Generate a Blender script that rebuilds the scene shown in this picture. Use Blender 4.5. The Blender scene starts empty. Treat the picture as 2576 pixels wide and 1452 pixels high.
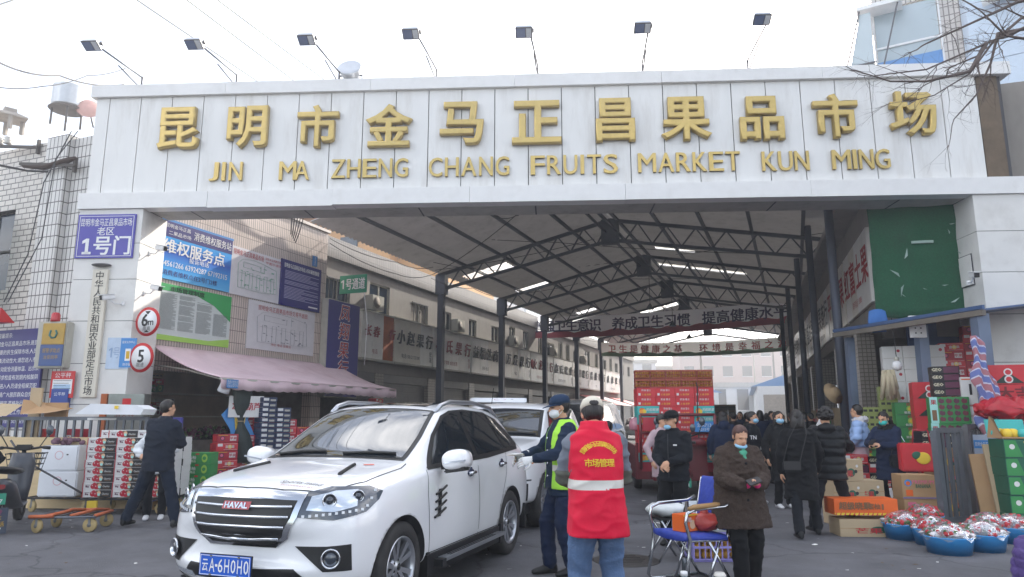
import bpy, bmesh, math, random
from mathutils import Vector, Matrix, noise
from mathutils.bvhtree import BVHTree
random.seed(7)
SC = bpy.context.scene
COL = SC.collection
R = math.radians
# - camera, sky, sun, exposure
PITCH = R(10.43); CH = 1.5; F = 1760.0
cd = bpy.data.cameras.new('camera'); cam = bpy.data.objects.new('camera', cd); COL.objects.link(cam)
cam.location = (0, 0, CH); cam.rotation_euler = (R(90) + PITCH, 0, 0)
cd.sensor_width = 36; cd.lens = 36 * F / 2576; cd.clip_start = .1; cd.clip_end = 2000
SC.camera = cam
SUN_AZ, SUN_EL = R(35), R(33)
w = bpy.data.worlds.new('World'); SC.world = w; w.use_nodes = True
nt = w.node_tree; N = nt.nodes; L = nt.links; N.clear()
wo = N.new('ShaderNodeOutputWorld'); bg = N.new('ShaderNodeBackground')
sky = N.new('ShaderNodeTexSky'); sky.sky_type = 'NISHITA'; sky.sun_disc = False
sky.sun_elevation = SUN_EL; sky.sun_rotation = SUN_AZ; sky.dust_density = 2.5; sky.air_density = 1.0
bg.inputs[1].default_value = .15
tc = N.new('ShaderNodeTexCoord'); mp = N.new('ShaderNodeMapping'); mp.inputs['Scale'].default_value = (1, 1, 2.2)
nz = N.new('ShaderNodeTexNoise'); nz.inputs['Scale'].default_value = 2.3; nz.inputs['Detail'].default_value = 9; nz.inputs['Roughness'].default_value = .58
cr = N.new('ShaderNodeValToRGB'); cr.color_ramp.elements[0].position = .51; cr.color_ramp.elements[1].position = .64
mx = N.new('ShaderNodeMixRGB'); mx.inputs[2].default_value = (10.2, 10.2, 10.3, 1)
L.new(tc.outputs['Generated'], mp.inputs[0]); L.new(mp.outputs[0], nz.inputs[0]); L.new(nz.outputs[0], cr.inputs[0])
hv = N.new('ShaderNodeHueSaturation'); hv.inputs['Saturation'].default_value = .7; L.new(sky.outputs[0], hv.inputs['Color'])
L.new(cr.outputs[0], mx.inputs[0]); L.new(hv.outputs[0], mx.inputs[1]); L.new(mx.outputs[0], bg.inputs[0]); L.new(bg.outputs[0], wo.inputs[0])
sd = bpy.data.lights.new('sun', 'SUN'); sd.energy = 3.2; sd.angle = R(.6); sd.color = (1, .95, .87)
so = bpy.data.objects.new('sun', sd); COL.objects.link(so); so.location = (20, 30, 30)
so.rotation_euler = Vector((math.sin(SUN_AZ) * math.cos(SUN_EL), math.cos(SUN_AZ) * math.cos(SUN_EL), math.sin(SUN_EL))).to_track_quat('Z', 'Y').to_euler()
vs = SC.view_settings; vs.view_transform = 'Standard'; vs.look = 'None'; vs.gamma = 1; vs.use_curve_mapping = False
vs.exposure = 1.5
SC.cycles.use_denoising = True
SC.cycles.max_bounces = 6; SC.cycles.diffuse_bounces = 4; SC.cycles.glossy_bounces = 3; SC.cycles.transmission_bounces = 4; SC.cycles.transparent_max_bounces = 6
SC.cycles.caustics_reflective = False; SC.cycles.caustics_refractive = False
# - frames
CP, SP = math.cos(PITCH), math.sin(PITCH)
def ray(px, py):
 cx, cy = (px - 1288) / F, (726 - py) / F
 return Vector((cx, CP - cy * SP, cy * CP + SP))
def gnd(px, py):
 d = ray(px, py); k = -CH / d.z
 return Vector((d.x * k, d.y * k, 0))
def at(px, py, Y):
 d = ray(px, py); k = Y / d.y
 return Vector((d.x * k, Y, CH + d.z * k))
TH = R(21.7); TR_ = R(18)
def fr(th, t, l, z=0):
 return Vector((t * math.sin(th) + l * math.cos(th), t * math.cos(th) - l * math.sin(th), z))
def S(t, l, z=0): return fr(TH, t, l, z)
def RF(t, l, z=0): return fr(TR_, t, l, z)
def gb(px, py, d):
 p = gnd(px, py); return p + p.normalized() * d
def onl(px, py, l, th=TH):
 d = ray(px, py); ld = d.x * math.cos(th) - d.y * math.sin(th); k = l / ld
 return k * (d.x * math.sin(th) + d.y * math.cos(th)), CH + k * d.z
GY = R(3.2); G0 = Vector((-8.94, 13.9, 0))
def G(s, n, z=0): return G0 + Vector((math.cos(GY) * s + math.sin(GY) * n, -math.sin(GY) * s + math.cos(GY) * n, z))
# - materials
def lin(c):
 if isinstance(c, str):
  c = tuple(int(c[i:i + 2], 16) / 255 for i in (0, 2, 4))
 return tuple(x / 12.92 if x <= .04045 else ((x + .055) / 1.055) ** 2.4 for x in c[:3]) + (1,)
MATS = {}
def pm(name, col, rough=.6, metal=0, var=.12, scale=6, bump=0, bscale=30, dirt=0, spec=.5, coat=0, dcol='5a5248', dscale=2.5, stretch=(1, 1, 1), sheen=0, trans=0, alpha=1):
 if name in MATS: return MATS[name]
 m = bpy.data.materials.new(name); m.use_nodes = True; MATS[name] = m
 n = m.node_tree.nodes; l = m.node_tree.links; b = n['Principled BSDF']
 c = lin(col)
 b.inputs['Roughness'].default_value = rough; b.inputs['Metallic'].default_value = metal
 b.inputs['Specular IOR Level'].default_value = spec; b.inputs['Coat Weight'].default_value = coat
 b.inputs['Coat Roughness'].default_value = .04
 b.inputs['Sheen Weight'].default_value = sheen; b.inputs['Transmission Weight'].default_value = trans; b.inputs['Alpha'].default_value = alpha
 b.inputs['Base Color'].default_value = c
 t = n.new('ShaderNodeTexCoord'); mpp = n.new('ShaderNodeMapping'); mpp.inputs['Scale'].default_value = stretch
 l.new(t.outputs['Object'], mpp.inputs[0])
 out = None
 if var:
  z = n.new('ShaderNodeTexNoise'); z.inputs['Scale'].default_value = scale; z.inputs['Detail'].default_value = 5
  l.new(mpp.outputs[0], z.inputs[0])
  hs = n.new('ShaderNodeMixRGB'); lo, hi = 1 - var * 1.6, 1 + var * 1.6
  hs.inputs[1].default_value = (c[0] * lo, c[1] * lo, c[2] * lo, 1)
  hs.inputs[2].default_value = (min(c[0] * hi, .95), min(c[1] * hi, .95), min(c[2] * hi, .95), 1)
  l.new(z.outputs[0], hs.inputs[0]); out = hs.outputs[0]
 if dirt:
  z2 = n.new('ShaderNodeTexNoise'); z2.inputs['Scale'].default_value = dscale; z2.inputs['Detail'].default_value = 8; z2.inputs['Roughness'].default_value = .65
  l.new(mpp.outputs[0], z2.inputs[0])
  r2 = n.new('ShaderNodeValToRGB'); r2.color_ramp.elements[0].position = .5; r2.color_ramp.elements[1].position = .75
  l.new(z2.outputs[0], r2.inputs[0])
  ml = n.new('ShaderNodeMath'); ml.operation = 'MULTIPLY'; ml.inputs[1].default_value = dirt; l.new(r2.outputs[0], ml.inputs[0])
  h2 = n.new('ShaderNodeMixRGB'); h2.inputs[2].default_value = lin(dcol); h2.inputs[1].default_value = c
  l.new(ml.outputs[0], h2.inputs[0])
  if out: l.new(out, h2.inputs[1])
  out = h2.outputs[0]
 if out: l.new(out, b.inputs['Base Color'])
 if bump:
  z3 = n.new('ShaderNodeTexNoise'); z3.inputs['Scale'].default_value = bscale; z3.inputs['Detail'].default_value = 6
  l.new(mpp.outputs[0], z3.inputs[0])
  bu = n.new('ShaderNodeBump'); bu.inputs['Strength'].default_value = bump; bu.inputs['Distance'].default_value = .02
  l.new(z3.outputs[0], bu.inputs['Height']); l.new(bu.outputs[0], b.inputs['Normal'])
 return m
def glow_through(m, f=.5):
 n = m.node_tree.nodes; l = m.node_tree.links; b = n['Principled BSDF']; o = [q for q in n if q.type == 'OUTPUT_MATERIAL'][0]
 t = n.new('ShaderNodeBsdfTranslucent'); x = n.new('ShaderNodeMixShader'); x.inputs[0].default_value = f
 if b.inputs['Base Color'].is_linked: l.new(b.inputs['Base Color'].links[0].from_socket, t.inputs[0])
 else: t.inputs[0].default_value = b.inputs['Base Color'].default_value
 l.new(b.outputs[0], x.inputs[1]); l.new(t.outputs[0], x.inputs[2]); l.new(x.outputs[0], o.inputs[0]); return m
def tilemat(name, col, grout, bw, bh, mortar, off=.5, axis='x', var=.08, dirt=.25, rough=.35, dcol='7d7468'):
 """ceramic tiles laid on a wall whose long side runs along local x (or y)"""
 if name in MATS: return MATS[name]
 m = pm(name, col, rough=rough, var=0)
 n = m.node_tree.nodes; l = m.node_tree.links; b = n['Principled BSDF']
 t = n.new('ShaderNodeTexCoord'); sp = n.new('ShaderNodeSeparateXYZ'); cb = n.new('ShaderNodeCombineXYZ')
 l.new(t.outputs['Object'], sp.inputs[0])
 ad = n.new('ShaderNodeMath'); ad.operation = 'ADD'; l.new(sp.outputs[0], ad.inputs[0]); l.new(sp.outputs[1], ad.inputs[1])
 l.new(ad.outputs[0], cb.inputs[0]); l.new(sp.outputs[2], cb.inputs[1])
 br = n.new('ShaderNodeTexBrick'); br.offset = off; br.inputs['Scale'].default_value = 1
 br.inputs['Brick Width'].default_value = bw; br.inputs['Row Height'].default_value = bh; br.inputs['Mortar Size'].default_value = mortar
 br.inputs['Mortar Smooth'].default_value = .1
 c = lin(col)
 br.inputs['Color1'].default_value = c; br.inputs['Color2'].default_value = tuple(min(.95, x * (1 - var * 2)) for x in c[:3]) + (1,)
 br.inputs['Mortar'].default_value = lin(grout)
 l.new(cb.outputs[0], br.inputs[0])
 z2 = n.new('ShaderNodeTexNoise'); z2.inputs['Scale'].default_value = 1.3; z2.inputs['Detail'].default_value = 8
 mpp = n.new('ShaderNodeMapping'); mpp.inputs['Scale'].default_value = (1.6, 1.6, .35)
 l.new(t.outputs['Object'], mpp.inputs[0]); l.new(mpp.outputs[0], z2.inputs[0])
 r2 = n.new('ShaderNodeValToRGB'); r2.color_ramp.elements[0].position = .48; r2.color_ramp.elements[1].position = .8
 l.new(z2.outputs[0], r2.inputs[0])
 ml = n.new('ShaderNodeMath'); ml.operation = 'MULTIPLY'; ml.inputs[1].default_value = dirt; l.new(r2.outputs[0], ml.inputs[0])
 h2 = n.new('ShaderNodeMixRGB'); h2.inputs[2].default_value = lin(dcol)
 l.new(ml.outputs[0], h2.inputs[0]); l.new(br.outputs[0], h2.inputs[1]); l.new(h2.outputs[0], b.inputs['Base Color'])
 bu = n.new('ShaderNodeBump'); bu.inputs['Strength'].default_value = .5; bu.inputs['Distance'].default_value = .01; bu.invert = True
 l.new(br.outputs['Fac'], bu.inputs['Height']); l.new(bu.outputs[0], b.inputs['Normal'])
 return m
def flat(name, col, rough=.5, **k):
 return pm(name, col, rough=rough, var=k.pop('var', .05), **k)
# - mesh builder
TXT = {}
def textmesh(body, bold=0, res=3, shear=0, extr=0):
 k = (body, 0, res, shear, extr); bold = 0
 if k not in TXT:
  c = bpy.data.curves.new('t', 'FONT'); c.body = body; c.resolution_u = res; c.offset = bold; c.shear = shear
  c.extrude = extr; c.fill_mode = 'BOTH' if extr else 'FRONT'
  o = bpy.data.objects.new('t', c); COL.objects.link(o)
  d = bpy.context.evaluated_depsgraph_get()
  me = bpy.data.meshes.new_from_object(o.evaluated_get(d))
  TXT[k] = ([v.co.copy() for v in me.vertices], [tuple(p.vertices) for p in me.polygons])
  bpy.data.objects.remove(o); bpy.data.curves.remove(c); bpy.data.meshes.remove(me)
 return TXT[k]
def one(b, x, y, z, h, M):
 k = h; b.prism([(x - .02 * k, z - .42 * k), (x + .12 * k, z - .42 * k), (x + .12 * k, z + .44 * k), (x - .01 * k, z + .44 * k), (x - .2 * k, z + .3 * k), (x - .2 * k, z + .16 * k), (x - .02 * k, z + .24 * k)], (0, y, 0), XA, ZA, .003, M)
class MB:
 def __init__(s): s.v = []; s.f = []; s.m = []; s.sm = []; s.mats = []
 def mi(s, M):
  if M not in s.mats: s.mats.append(M)
  return s.mats.index(M)
 def add(s, vs_, fs, M, smooth=False, X=None):
  o = len(s.v); i = s.mi(M)
  s.v += [(X @ Vector(v)) if X is not None else Vector(v) for v in vs_]
  for f in fs: s.f.append(tuple(a + o for a in f)); s.m.append(i); s.sm.append(smooth)
  return s
 def box(s, c, d, M, rz=0, X=None, bev=0):
  hx, hy, hz = d[0] / 2, d[1] / 2, d[2] / 2
  T = Matrix.Translation(c) @ Matrix.Rotation(rz, 4, 'Z')
  if X is not None: T = X @ T
  if bev:
   bm = bmesh.new(); bmesh.ops.create_cube(bm, size=1)
   for v in bm.verts: v.co = Vector((v.co.x * d[0], v.co.y * d[1], v.co.z * d[2]))
   bmesh.ops.bevel(bm, geom=bm.edges[:], offset=bev, segments=2, affect='EDGES')
   bm.verts.index_update()
   s.add([v.co.copy() for v in bm.verts], [tuple(v.index for v in f.verts) for f in bm.faces], M, False, T); bm.free(); return s
  vs_ = [(x, y, z) for x in (-hx, hx) for y in (-hy, hy) for z in (-hz, hz)]
  return s.add(vs_, [(0, 1, 3, 2), (4, 6, 7, 5), (0, 4, 5, 1), (2, 3, 7, 6), (0, 2, 6, 4), (1, 5, 7, 3)], M, False, T)
 def bx(s, x0, x1, y0, y1, z0, z1, M, bev=0):
  return s.box(((x0 + x1) / 2, (y0 + y1) / 2, (z0 + z1) / 2), (abs(x1 - x0), abs(y1 - y0), abs(z1 - z0)), M, bev=bev)
 def bar(s, a, b, w_, h_, M, up=(0, 0, 1)):
  a, b = Vector(a), Vector(b); d = (b - a); ln = d.length
  if ln < 1e-6: return s
  x = d / ln; u = Vector(up)
  if abs(x.dot(u)) > .98: u = Vector((0, 1, 0))
  y = u.cross(x).normalized(); z = x.cross(y)
  T = Matrix((x, y, z)).transposed().to_4x4(); T.translation = (a + b) / 2
  return s.box((0, 0, 0), (ln, w_, h_), M, X=T)
 def tube(s, pts, r, M, n=8, cap=True, closed=False):
  pts = [Vector(p) for p in pts]; k = len(pts)
  rs = r if isinstance(r, (list, tuple)) else [r] * k
  vs_ = []; prev = None
  for i, p in enumerate(pts):
   if closed: t = pts[(i + 1) % k] - pts[i - 1]
   else: t = pts[min(i + 1, k - 1)] - pts[max(i - 1, 0)]
   t = t.normalized() if t.length > 1e-9 else Vector((0, 0, 1))
   if prev is None:
    u = Vector((0, 0, 1)) if abs(t.z) < .9 else Vector((1, 0, 0))
    a = u.cross(t).normalized()
   else:
    a = (prev - t * prev.dot(t))
    a = a.normalized() if a.length > 1e-6 else Vector((1, 0, 0))
   prev = a; b = t.cross(a)
   for j in range(n):
    an = 2 * math.pi * j / n
    vs_.append(p + (a * math.cos(an) + b * math.sin(an)) * rs[i])
  fs = []
  for i in range(k if closed else k - 1):
   for j in range(n):
    i2 = (i + 1) % k; j2 = (j + 1) % n
    fs.append((i * n + j, i * n + j2, i2 * n + j2, i2 * n + j))
  if cap and not closed:
   fs.append(tuple(reversed(range(n)))); fs.append(tuple((k - 1) * n + j for j in range(n)))
  return s.add(vs_, fs, M, n > 5)
 def cyl(s, a, b, r, M, n=16, r2=None): return s.tube([a, b], [r, r if r2 is None else r2], M, n)
 def lathe(s, prof, M, c=(0, 0, 0), n=24, X=None, smooth=True, cap=True):
  vs_ = []; c = Vector(c)
  for (r, z) in prof:
   for j in range(n):
    a = 2 * math.pi * j / n; vs_.append(c + Vector((r * math.cos(a), r * math.sin(a), z)))
  fs = [(i * n + j, i * n + (j + 1) % n, (i + 1) * n + (j + 1) % n, (i + 1) * n + j) for i in range(len(prof) - 1) for j in range(n)]
  if cap and prof[0][0] > 1e-4: fs.append(tuple(reversed(range(n))))
  if cap and prof[-1][0] > 1e-4: fs.append(tuple((len(prof) - 1) * n + j for j in range(n)))
  return s.add(vs_, fs, M, smooth, X)
 def ell(s, c, r, M, n=16, k=10, X=None):
  c = Vector(c); r = r if isinstance(r, (tuple, list)) else (r, r, r)
  vs_ = [c + Vector((0, 0, -r[2]))]
  for i in range(1, k):
   a = -math.pi / 2 + math.pi * i / k
   for j in range(n):
    b = 2 * math.pi * j / n
    vs_.append(c + Vector((r[0] * math.cos(a) * math.cos(b), r[1] * math.cos(a) * math.sin(b), r[2] * math.sin(a))))
  vs_.append(c + Vector((0, 0, r[2]))); fs = []
  for j in range(n): fs.append((0, 1 + (j + 1) % n, 1 + j))
  for i in range(k - 2):
   for j in range(n): fs.append((1 + i * n + j, 1 + i * n + (j + 1) % n, 1 + (i + 1) * n + (j + 1) % n, 1 + (i + 1) * n + j))
  e = len(vs_) - 1; o = 1 + (k - 2) * n
  for j in range(n): fs.append((o + j, o + (j + 1) % n, e))
  return s.add(vs_, fs, M, True, X)
 def prism(s, poly, O, U, V, th, M):
  """polygon (u,v) in the plane O+uU+vV thickened by th along U x V"""
  O, U, V = Vector(O), Vector(U), Vector(V); n = U.cross(V).normalized() * th; k = len(poly)
  a = [O + U * p[0] + V * p[1] for p in poly]
  vs_ = [p + n for p in a] + a
  fs = [tuple(range(k)), tuple(reversed(range(k, 2 * k)))] + [(i, k + i, k + (i + 1) % k, (i + 1) % k) for i in range(k)]
  return s.add(vs_, fs, M)
 def loft(s, rings, M, n=16, smooth=True, sq=2.0):
  """rings: (center, ax(vec), ay(vec)) superelliptic cross sections"""
  vs_ = []; k = len(rings)
  for (c, ax, ay) in rings:
   c, ax, ay = Vector(c), Vector(ax), Vector(ay)
   for j in range(n):
    a = 2 * math.pi * j / n; ca, sa = math.cos(a), math.sin(a); e = 2 / sq
    vs_.append(c + ax * (abs(ca) ** e * (1 if ca > 0 else -1)) + ay * (abs(sa) ** e * (1 if sa > 0 else -1)))
  fs = [(i * n + j, i * n + (j + 1) % n, (i + 1) * n + (j + 1) % n, (i + 1) * n + j) for i in range(k - 1) for j in range(n)]
  fs.append(tuple(reversed(range(n)))); fs.append(tuple((k - 1) * n + j for j in range(n)))
  return s.add(vs_, fs, M, smooth)
 def text(s, body, O, U, V, M, h=None, w=None, bold=.01, th=0, res=2, shear=0, vertical=False, gap=1.06):
  """text centred at O, reading along U, upright along V, th = thickness"""
  O, U, V = Vector(O), Vector(U).normalized(), Vector(V).normalized(); n = U.cross(V).normalized()
  if vertical:
   k = len(body)
   for i, ch in enumerate(body):
    if ch != ' ': s.text(ch, O + V * (h * gap * ((k - 1) / 2 - i)), U, V, M, h=h, bold=bold, th=th, res=res, shear=shear)
   return s
  vs_, fs = textmesh(body, bold, res, shear, .5 if th else 0)
  if not vs_: return s
  x0, x1 = min(v.x for v in vs_), max(v.x for v in vs_)
  cjk = any(ord(ch) > 0x2e80 for ch in body)
  y0, y1 = (-.08, .82) if cjk else (min(v.y for v in vs_), max(v.y for v in vs_))
  sy = h / (y1 - y0) if h else w / (x1 - x0)
  sx = w / (x1 - x0) if w else sy
  cx, cy = (x0 + x1) / 2, (y0 + y1) / 2
  if len(body) == 1 and cjk and not w: cx = .5
  e = bold * .8; st_ = [(0, 0)] if bold < .012 else ([(-e, 0), (e, 0)] if bold < .02 else [(-e, -e * .6), (e, -e * .6), (-e, e * .6), (e, e * .6)])
  for i, (ex, ey) in enumerate(st_):   # strokes thickened by laying the glyph several times
   s.add([O + U * ((v.x - cx + ex) * sx) + V * ((v.y - cy + ey) * sy) + n * ((v.z + .5) * th + i * .0005 if th else .002 + i * .0005) for v in vs_], fs, M)
  return s
 def build(s, name, parent=None, loc=None, rz=0, bev=0):
  me = bpy.data.meshes.new(name)
  me.from_pydata([tuple(v) for v in s.v], [], s.f)
  for m in s.mats: me.materials.append(m)
  me.polygons.foreach_set('material_index', s.m); me.polygons.foreach_set('use_smooth', s.sm); me.update()
  o = bpy.data.objects.new(name, me); COL.objects.link(o)
  if parent is not None: o.parent = parent
  if loc is not None: o.location = loc
  if rz: o.rotation_euler = (0, 0, rz)
  if bev:
   b = o.modifiers.new('b', 'BEVEL'); b.width = bev; b.segments = 2; b.limit_method = 'ANGLE'
  return o
def tag(o, label=None, cat=None, group=None, kind=None):
 if label: o['label'] = label
 if cat: o['category'] = cat
 if group: o['group'] = group
 if kind: o['kind'] = kind
 return o
def thing(name, label, cat, loc=(0, 0, 0), rz=0, group=None):
 o = bpy.data.objects.new(name, None); COL.objects.link(o); o.empty_display_size = .2
 o.location = loc; o.rotation_euler = (0, 0, rz)
 return tag(o, label, cat, group)
def dup(o, loc, rz, label=None, group=None):
 r = o.copy(); COL.objects.link(r); r.location = loc; r.rotation_euler = (0, 0, rz)
 if label: r['label'] = label
 if group: r['group'] = group
 for ch in list(o.children):
  c = ch.copy(); COL.objects.link(c); c.parent = r
  for g in ch.children:
   d = g.copy(); COL.objects.link(d); d.parent = c
 return r
ORD = ['lowest', 'second', 'third', 'fourth', 'fifth', 'sixth', 'seventh', 'eighth', 'ninth', 'tenth', 'eleventh', 'twelfth', 'thirteenth', 'fourteenth', 'fifteenth', 'sixteenth', 'seventeenth', 'eighteenth', 'nineteenth', 'twentieth', 'last']
def nth(k, n):
 if n == 1: return 'only one'
 if k == n - 1: return 'topmost'
 if k == 0: return 'lowest'
 return ORD[k] + ' from bottom'
XA, YA, ZA = Vector((1, 0, 0)), Vector((0, 1, 0)), Vector((0, 0, 1))
# == ground
def ground_mat():
 m = pm('asphalt', '66666a', rough=.85, var=.16, scale=1.2, bump=.35, bscale=70, dirt=.35, dcol='4a4744', dscale=.9)
 n = m.node_tree.nodes; l = m.node_tree.links; b = n['Principled BSDF']
 # pale litter flecks and small dark stones
 t = n.new('ShaderNodeTexCoord'); vo = n.new('ShaderNodeTexNoise'); vo.inputs['Scale'].default_value = 55; vo.inputs['Detail'].default_value = 2
 l.new(t.outputs['Object'], vo.inputs[0])
 r = n.new('ShaderNodeValToRGB'); r.color_ramp.elements[0].position = .68; r.color_ramp.elements[1].position = .76
 l.new(vo.outputs[0], r.inputs[0])
 src = b.inputs['Base Color'].links[0].from_socket
 h = n.new('ShaderNodeMixRGB'); h.inputs[2].default_value = lin('8d8b88'); l.new(r.outputs[0], h.inputs[0]); l.new(src, h.inputs[1])
 # cracks, dark tyre polish and stains
 vr = n.new('ShaderNodeTexVoronoi'); vr.feature = 'DISTANCE_TO_EDGE'; vr.inputs['Scale'].default_value = .32
 wn = n.new('ShaderNodeTexNoise'); wn.inputs['Scale'].default_value = 1.6; wn.inputs['Detail'].default_value = 6
 l.new(t.outputs['Object'], wn.inputs[0]); vm_ = n.new('ShaderNodeMixRGB'); vm_.blend_type = 'ADD'; vm_.inputs[0].default_value = .9; l.new(t.outputs['Object'], vm_.inputs[1]); l.new(wn.outputs['Color'], vm_.inputs[2]); l.new(vm_.outputs[0], vr.inputs[0])
 rc = n.new('ShaderNodeValToRGB'); rc.color_ramp.elements[0].position = .0; rc.color_ramp.elements[0].color = (.55, .55, .55, 1); rc.color_ramp.elements[1].position = .012; l.new(vr.outputs['Distance'], rc.inputs[0])
 st = n.new('ShaderNodeTexNoise'); st.inputs['Scale'].default_value = .55; st.inputs['Detail'].default_value = 7; st.inputs['Roughness'].default_value = .7; l.new(t.outputs['Object'], st.inputs[0])
 rs_ = n.new('ShaderNodeValToRGB'); rs_.color_ramp.elements[0].position = .36; rs_.color_ramp.elements[0].color = (.5, .5, .51, 1); rs_.color_ramp.elements[1].position = .6; l.new(st.outputs[0], rs_.inputs[0])
 m1 = n.new('ShaderNodeMixRGB'); m1.blend_type = 'MULTIPLY'; m1.inputs[0].default_value = 1; l.new(h.outputs[0], m1.inputs[1]); l.new(rc.outputs[0], m1.inputs[2])
 m2 = n.new('ShaderNodeMixRGB'); m2.blend_type = 'MULTIPLY'; m2.inputs[0].default_value = .8; l.new(m1.outputs[0], m2.inputs[1]); l.new(rs_.outputs[0], m2.inputs[2])
 l.new(m2.outputs[0], b.inputs['Base Color'])
 return m
g = MB(); nx = 40
g.add([(-300, -60, 0), (300, -60, 0), (300, 500, 0), (-300, 500, 0)], [(0, 1, 2, 3)], ground_mat())
tag(g.build('ground'), kind='structure')
# - litter on the asphalt: paper scraps and a manhole cover
paper = flat('paper_scrap', 'e6e4df', .8); dleaf = flat('dry_leaf', '5c4c38', .8)
sp = [(595, 1212, 0), (802, 1410, 1), (1470, 1395, 0), (2180, 1333, 1), (1655, 1318, 1), (1620, 1262, 0), (2050, 1372, 0), (540, 1220, 0), (1255, 1332, 1)]
for i, (px, py, kind) in enumerate(sp):
 p = gnd(px, py); a = random.uniform(0, 6); k = random.uniform(.04, .09)
 b = MB(); pts = [(k * math.cos(a + q * 1.05) * random.uniform(.6, 1.3), k * .6 * math.sin(a + q * 1.05) * random.uniform(.6, 1.3), .006 + .012 * random.random()) for q in range(6)]
 b.add(pts + [(0, 0, .02)], [(q, (q + 1) % 6, 6) for q in range(6)], paper)
 where = ['by the orange trolley', 'near the front left of the car', 'by the left legs', 'before the walking pair', 'by the far edge of the chair', 'behind the chair', 'between the coat woman and basins', 'near the dark suited man', 'beside the rear car wheel'][i]
 tag(b.build('paper_scrap', loc=p), 'scrap of pale litter on the asphalt ' + where, 'litter', 'litter on the asphalt')
def debris():
 b = MB(); rnd = random.Random(3)
 for i in range(420):
  x, y = rnd.uniform(-8, 9), rnd.uniform(4.6, 14)
  k = rnd.uniform(.008, .03); a = rnd.uniform(0, 6)
  M = paper if rnd.random() < .4 else dleaf
  pts = [(x + k * math.cos(a + q * 1.57) * rnd.uniform(.5, 1.4), y + k * math.sin(a + q * 1.57) * rnd.uniform(.5, 1.2), .005 + rnd.random() * .008) for q in range(4)]
  b.add(pts, [(0, 1, 2, 3)], M)
 tag(b.build('ground_debris'), 'tiny crumbs of leaf and paper scattered on the asphalt', 'debris', kind='stuff')
debris()
mh = MB(); iron = pm('cast_iron', '4b4846', .6, .6, bump=.3)
mh.lathe([(.0, .012), (.28, .012), (.3, .006), (.34, .006), (.36, .0)], iron, n=32)
for q in range(5): mh.box((0, (q - 2) * .09, .014), (.4 - abs(q - 2) * .07, .025, .006), iron)
tag(mh.build('manhole_cover', loc=gnd(1575, 1410)), 'round iron manhole cover set in the asphalt', 'manhole cover')
# == the gate
gwhite = pm('gate_panel', 'e4e3e0', rough=.32, var=.05, scale=1.4, dirt=.3, dcol='9a8f80', dscale=1.1, stretch=(3, 3, .6))
gtrim = pm('gate_trim', 'e4e3e1', rough=.35, var=.04, dirt=.15, dcol='9a9084')
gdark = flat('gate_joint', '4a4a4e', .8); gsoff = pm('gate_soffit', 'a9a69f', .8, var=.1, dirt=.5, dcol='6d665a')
colm = pm('column_stone', 'dcdad6', .55, var=.07, scale=2, dirt=.3, dcol='8a8177', dscale=1.6)
gold = pm('gold_leaf', 'c2a866', rough=.3, metal=.6, var=.16, scale=5, dirt=.5, dcol='7d6a3c', dscale=5, bump=.25, bscale=9)
brown_end = pm('rotten_board', '6b5c4b', .85, var=.2, dirt=.5, dcol='3c332a')
gate = thing('market_gate', 'huge white panelled entrance gate with gold lettering', 'gate', G(0, 0), -GY)
ZB, ZT, W_ = 5.73, 8.46, 20.2
b = MB(); b.bx(.06, 18.7, .13, .95, ZB + .06, ZT - .04, gdark); b.build('beam_core', gate)
b = MB()
edges = [.05, .38]; x = .38
px_seams = [340, 420, 500, 580, 660, 738, 815, 893, 975, 1058, 1142, 1224, 1308, 1393, 1478, 1566, 1652, 1735, 1815, 1905, 1990, 2075, 2160, 2245, 2330, 2415]
b = MB(); s_edges = [.06, .36]
for q in range(26): s_edges.append(.36 + (18.2 - .36) * (q + 1) / 26)
for a, c in zip(s_edges[:-1], s_edges[1:]): b.bx(a + .009, c - .009, .085, .125, ZB + .335, ZT - .262, gwhite)
b.build('front_panelling', gate)
b = MB(); b.bx(18.22, 18.62, .1, .13, ZB + .34, ZT - .26, brown_end); b.build('bare_end_board', gate)
b = MB()
for a, c, zo in [(-.02, 2.9, 0), (2.905, 6, .004), (6.005, 9, 0), (9.005, 12, .004), (12.005, 15.2, -.002), (15.205, 18.85, 0)]: b.bx(a, c, .0 + zo, .5, ZT - .26, ZT + zo, gtrim)
b.build('top_trim', gate)
b = MB()
for a, c, zo in [(-.04, 2.7, 0), (2.705, 5.3, -.03), (5.305, 8.1, .006), (8.105, 11.2, 0), (11.205, 14.8, .005), (14.805, W_, 0)]: b.bx(a, c, .0 - zo * .3, .3, ZB + zo * .5, ZB + .335, gtrim)
b.build('bottom_trim', gate)
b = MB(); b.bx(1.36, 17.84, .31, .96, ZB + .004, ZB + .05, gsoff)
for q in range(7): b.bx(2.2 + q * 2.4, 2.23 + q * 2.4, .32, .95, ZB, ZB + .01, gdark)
b.build('soffit', gate)
def column(x0, x1, zj):
 b = MB(); prev = 0
 for z in zj:
  b.bx(x0, x1, .05, .95, prev + .006, z - .006, colm); prev = z
 b.bx(x0 + .015, x1 - .015, .065, .935, 0, zj[-1] - .01, gdark)
 return b.build('column', gate)
column(.0, 1.35, [.9, 1.75, 2.55, 3.4, 4.25, 5.0, ZB]); column(17.85, W_, [.8, 1.6, 2.5, 3.4, 4.2, 5.0, ZB])
b = MB(); b.bx(17.84, 17.85 - .02, .28, .7, 4.0, 4.62, gdark); b.bx(17.81, 17.83, .3, .68, 4.02, 4.6, colm); b.build('meter_hatch', gate)
GC = '昆明市金马正昌果品市场'
cpx = [(455, 327), (627, 324), (803, 322), (981, 320), (1163, 314), (1350, 312), (1547, 306), (1724, 303), (1913, 302), (2098, 296), (2291, 290)]
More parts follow.
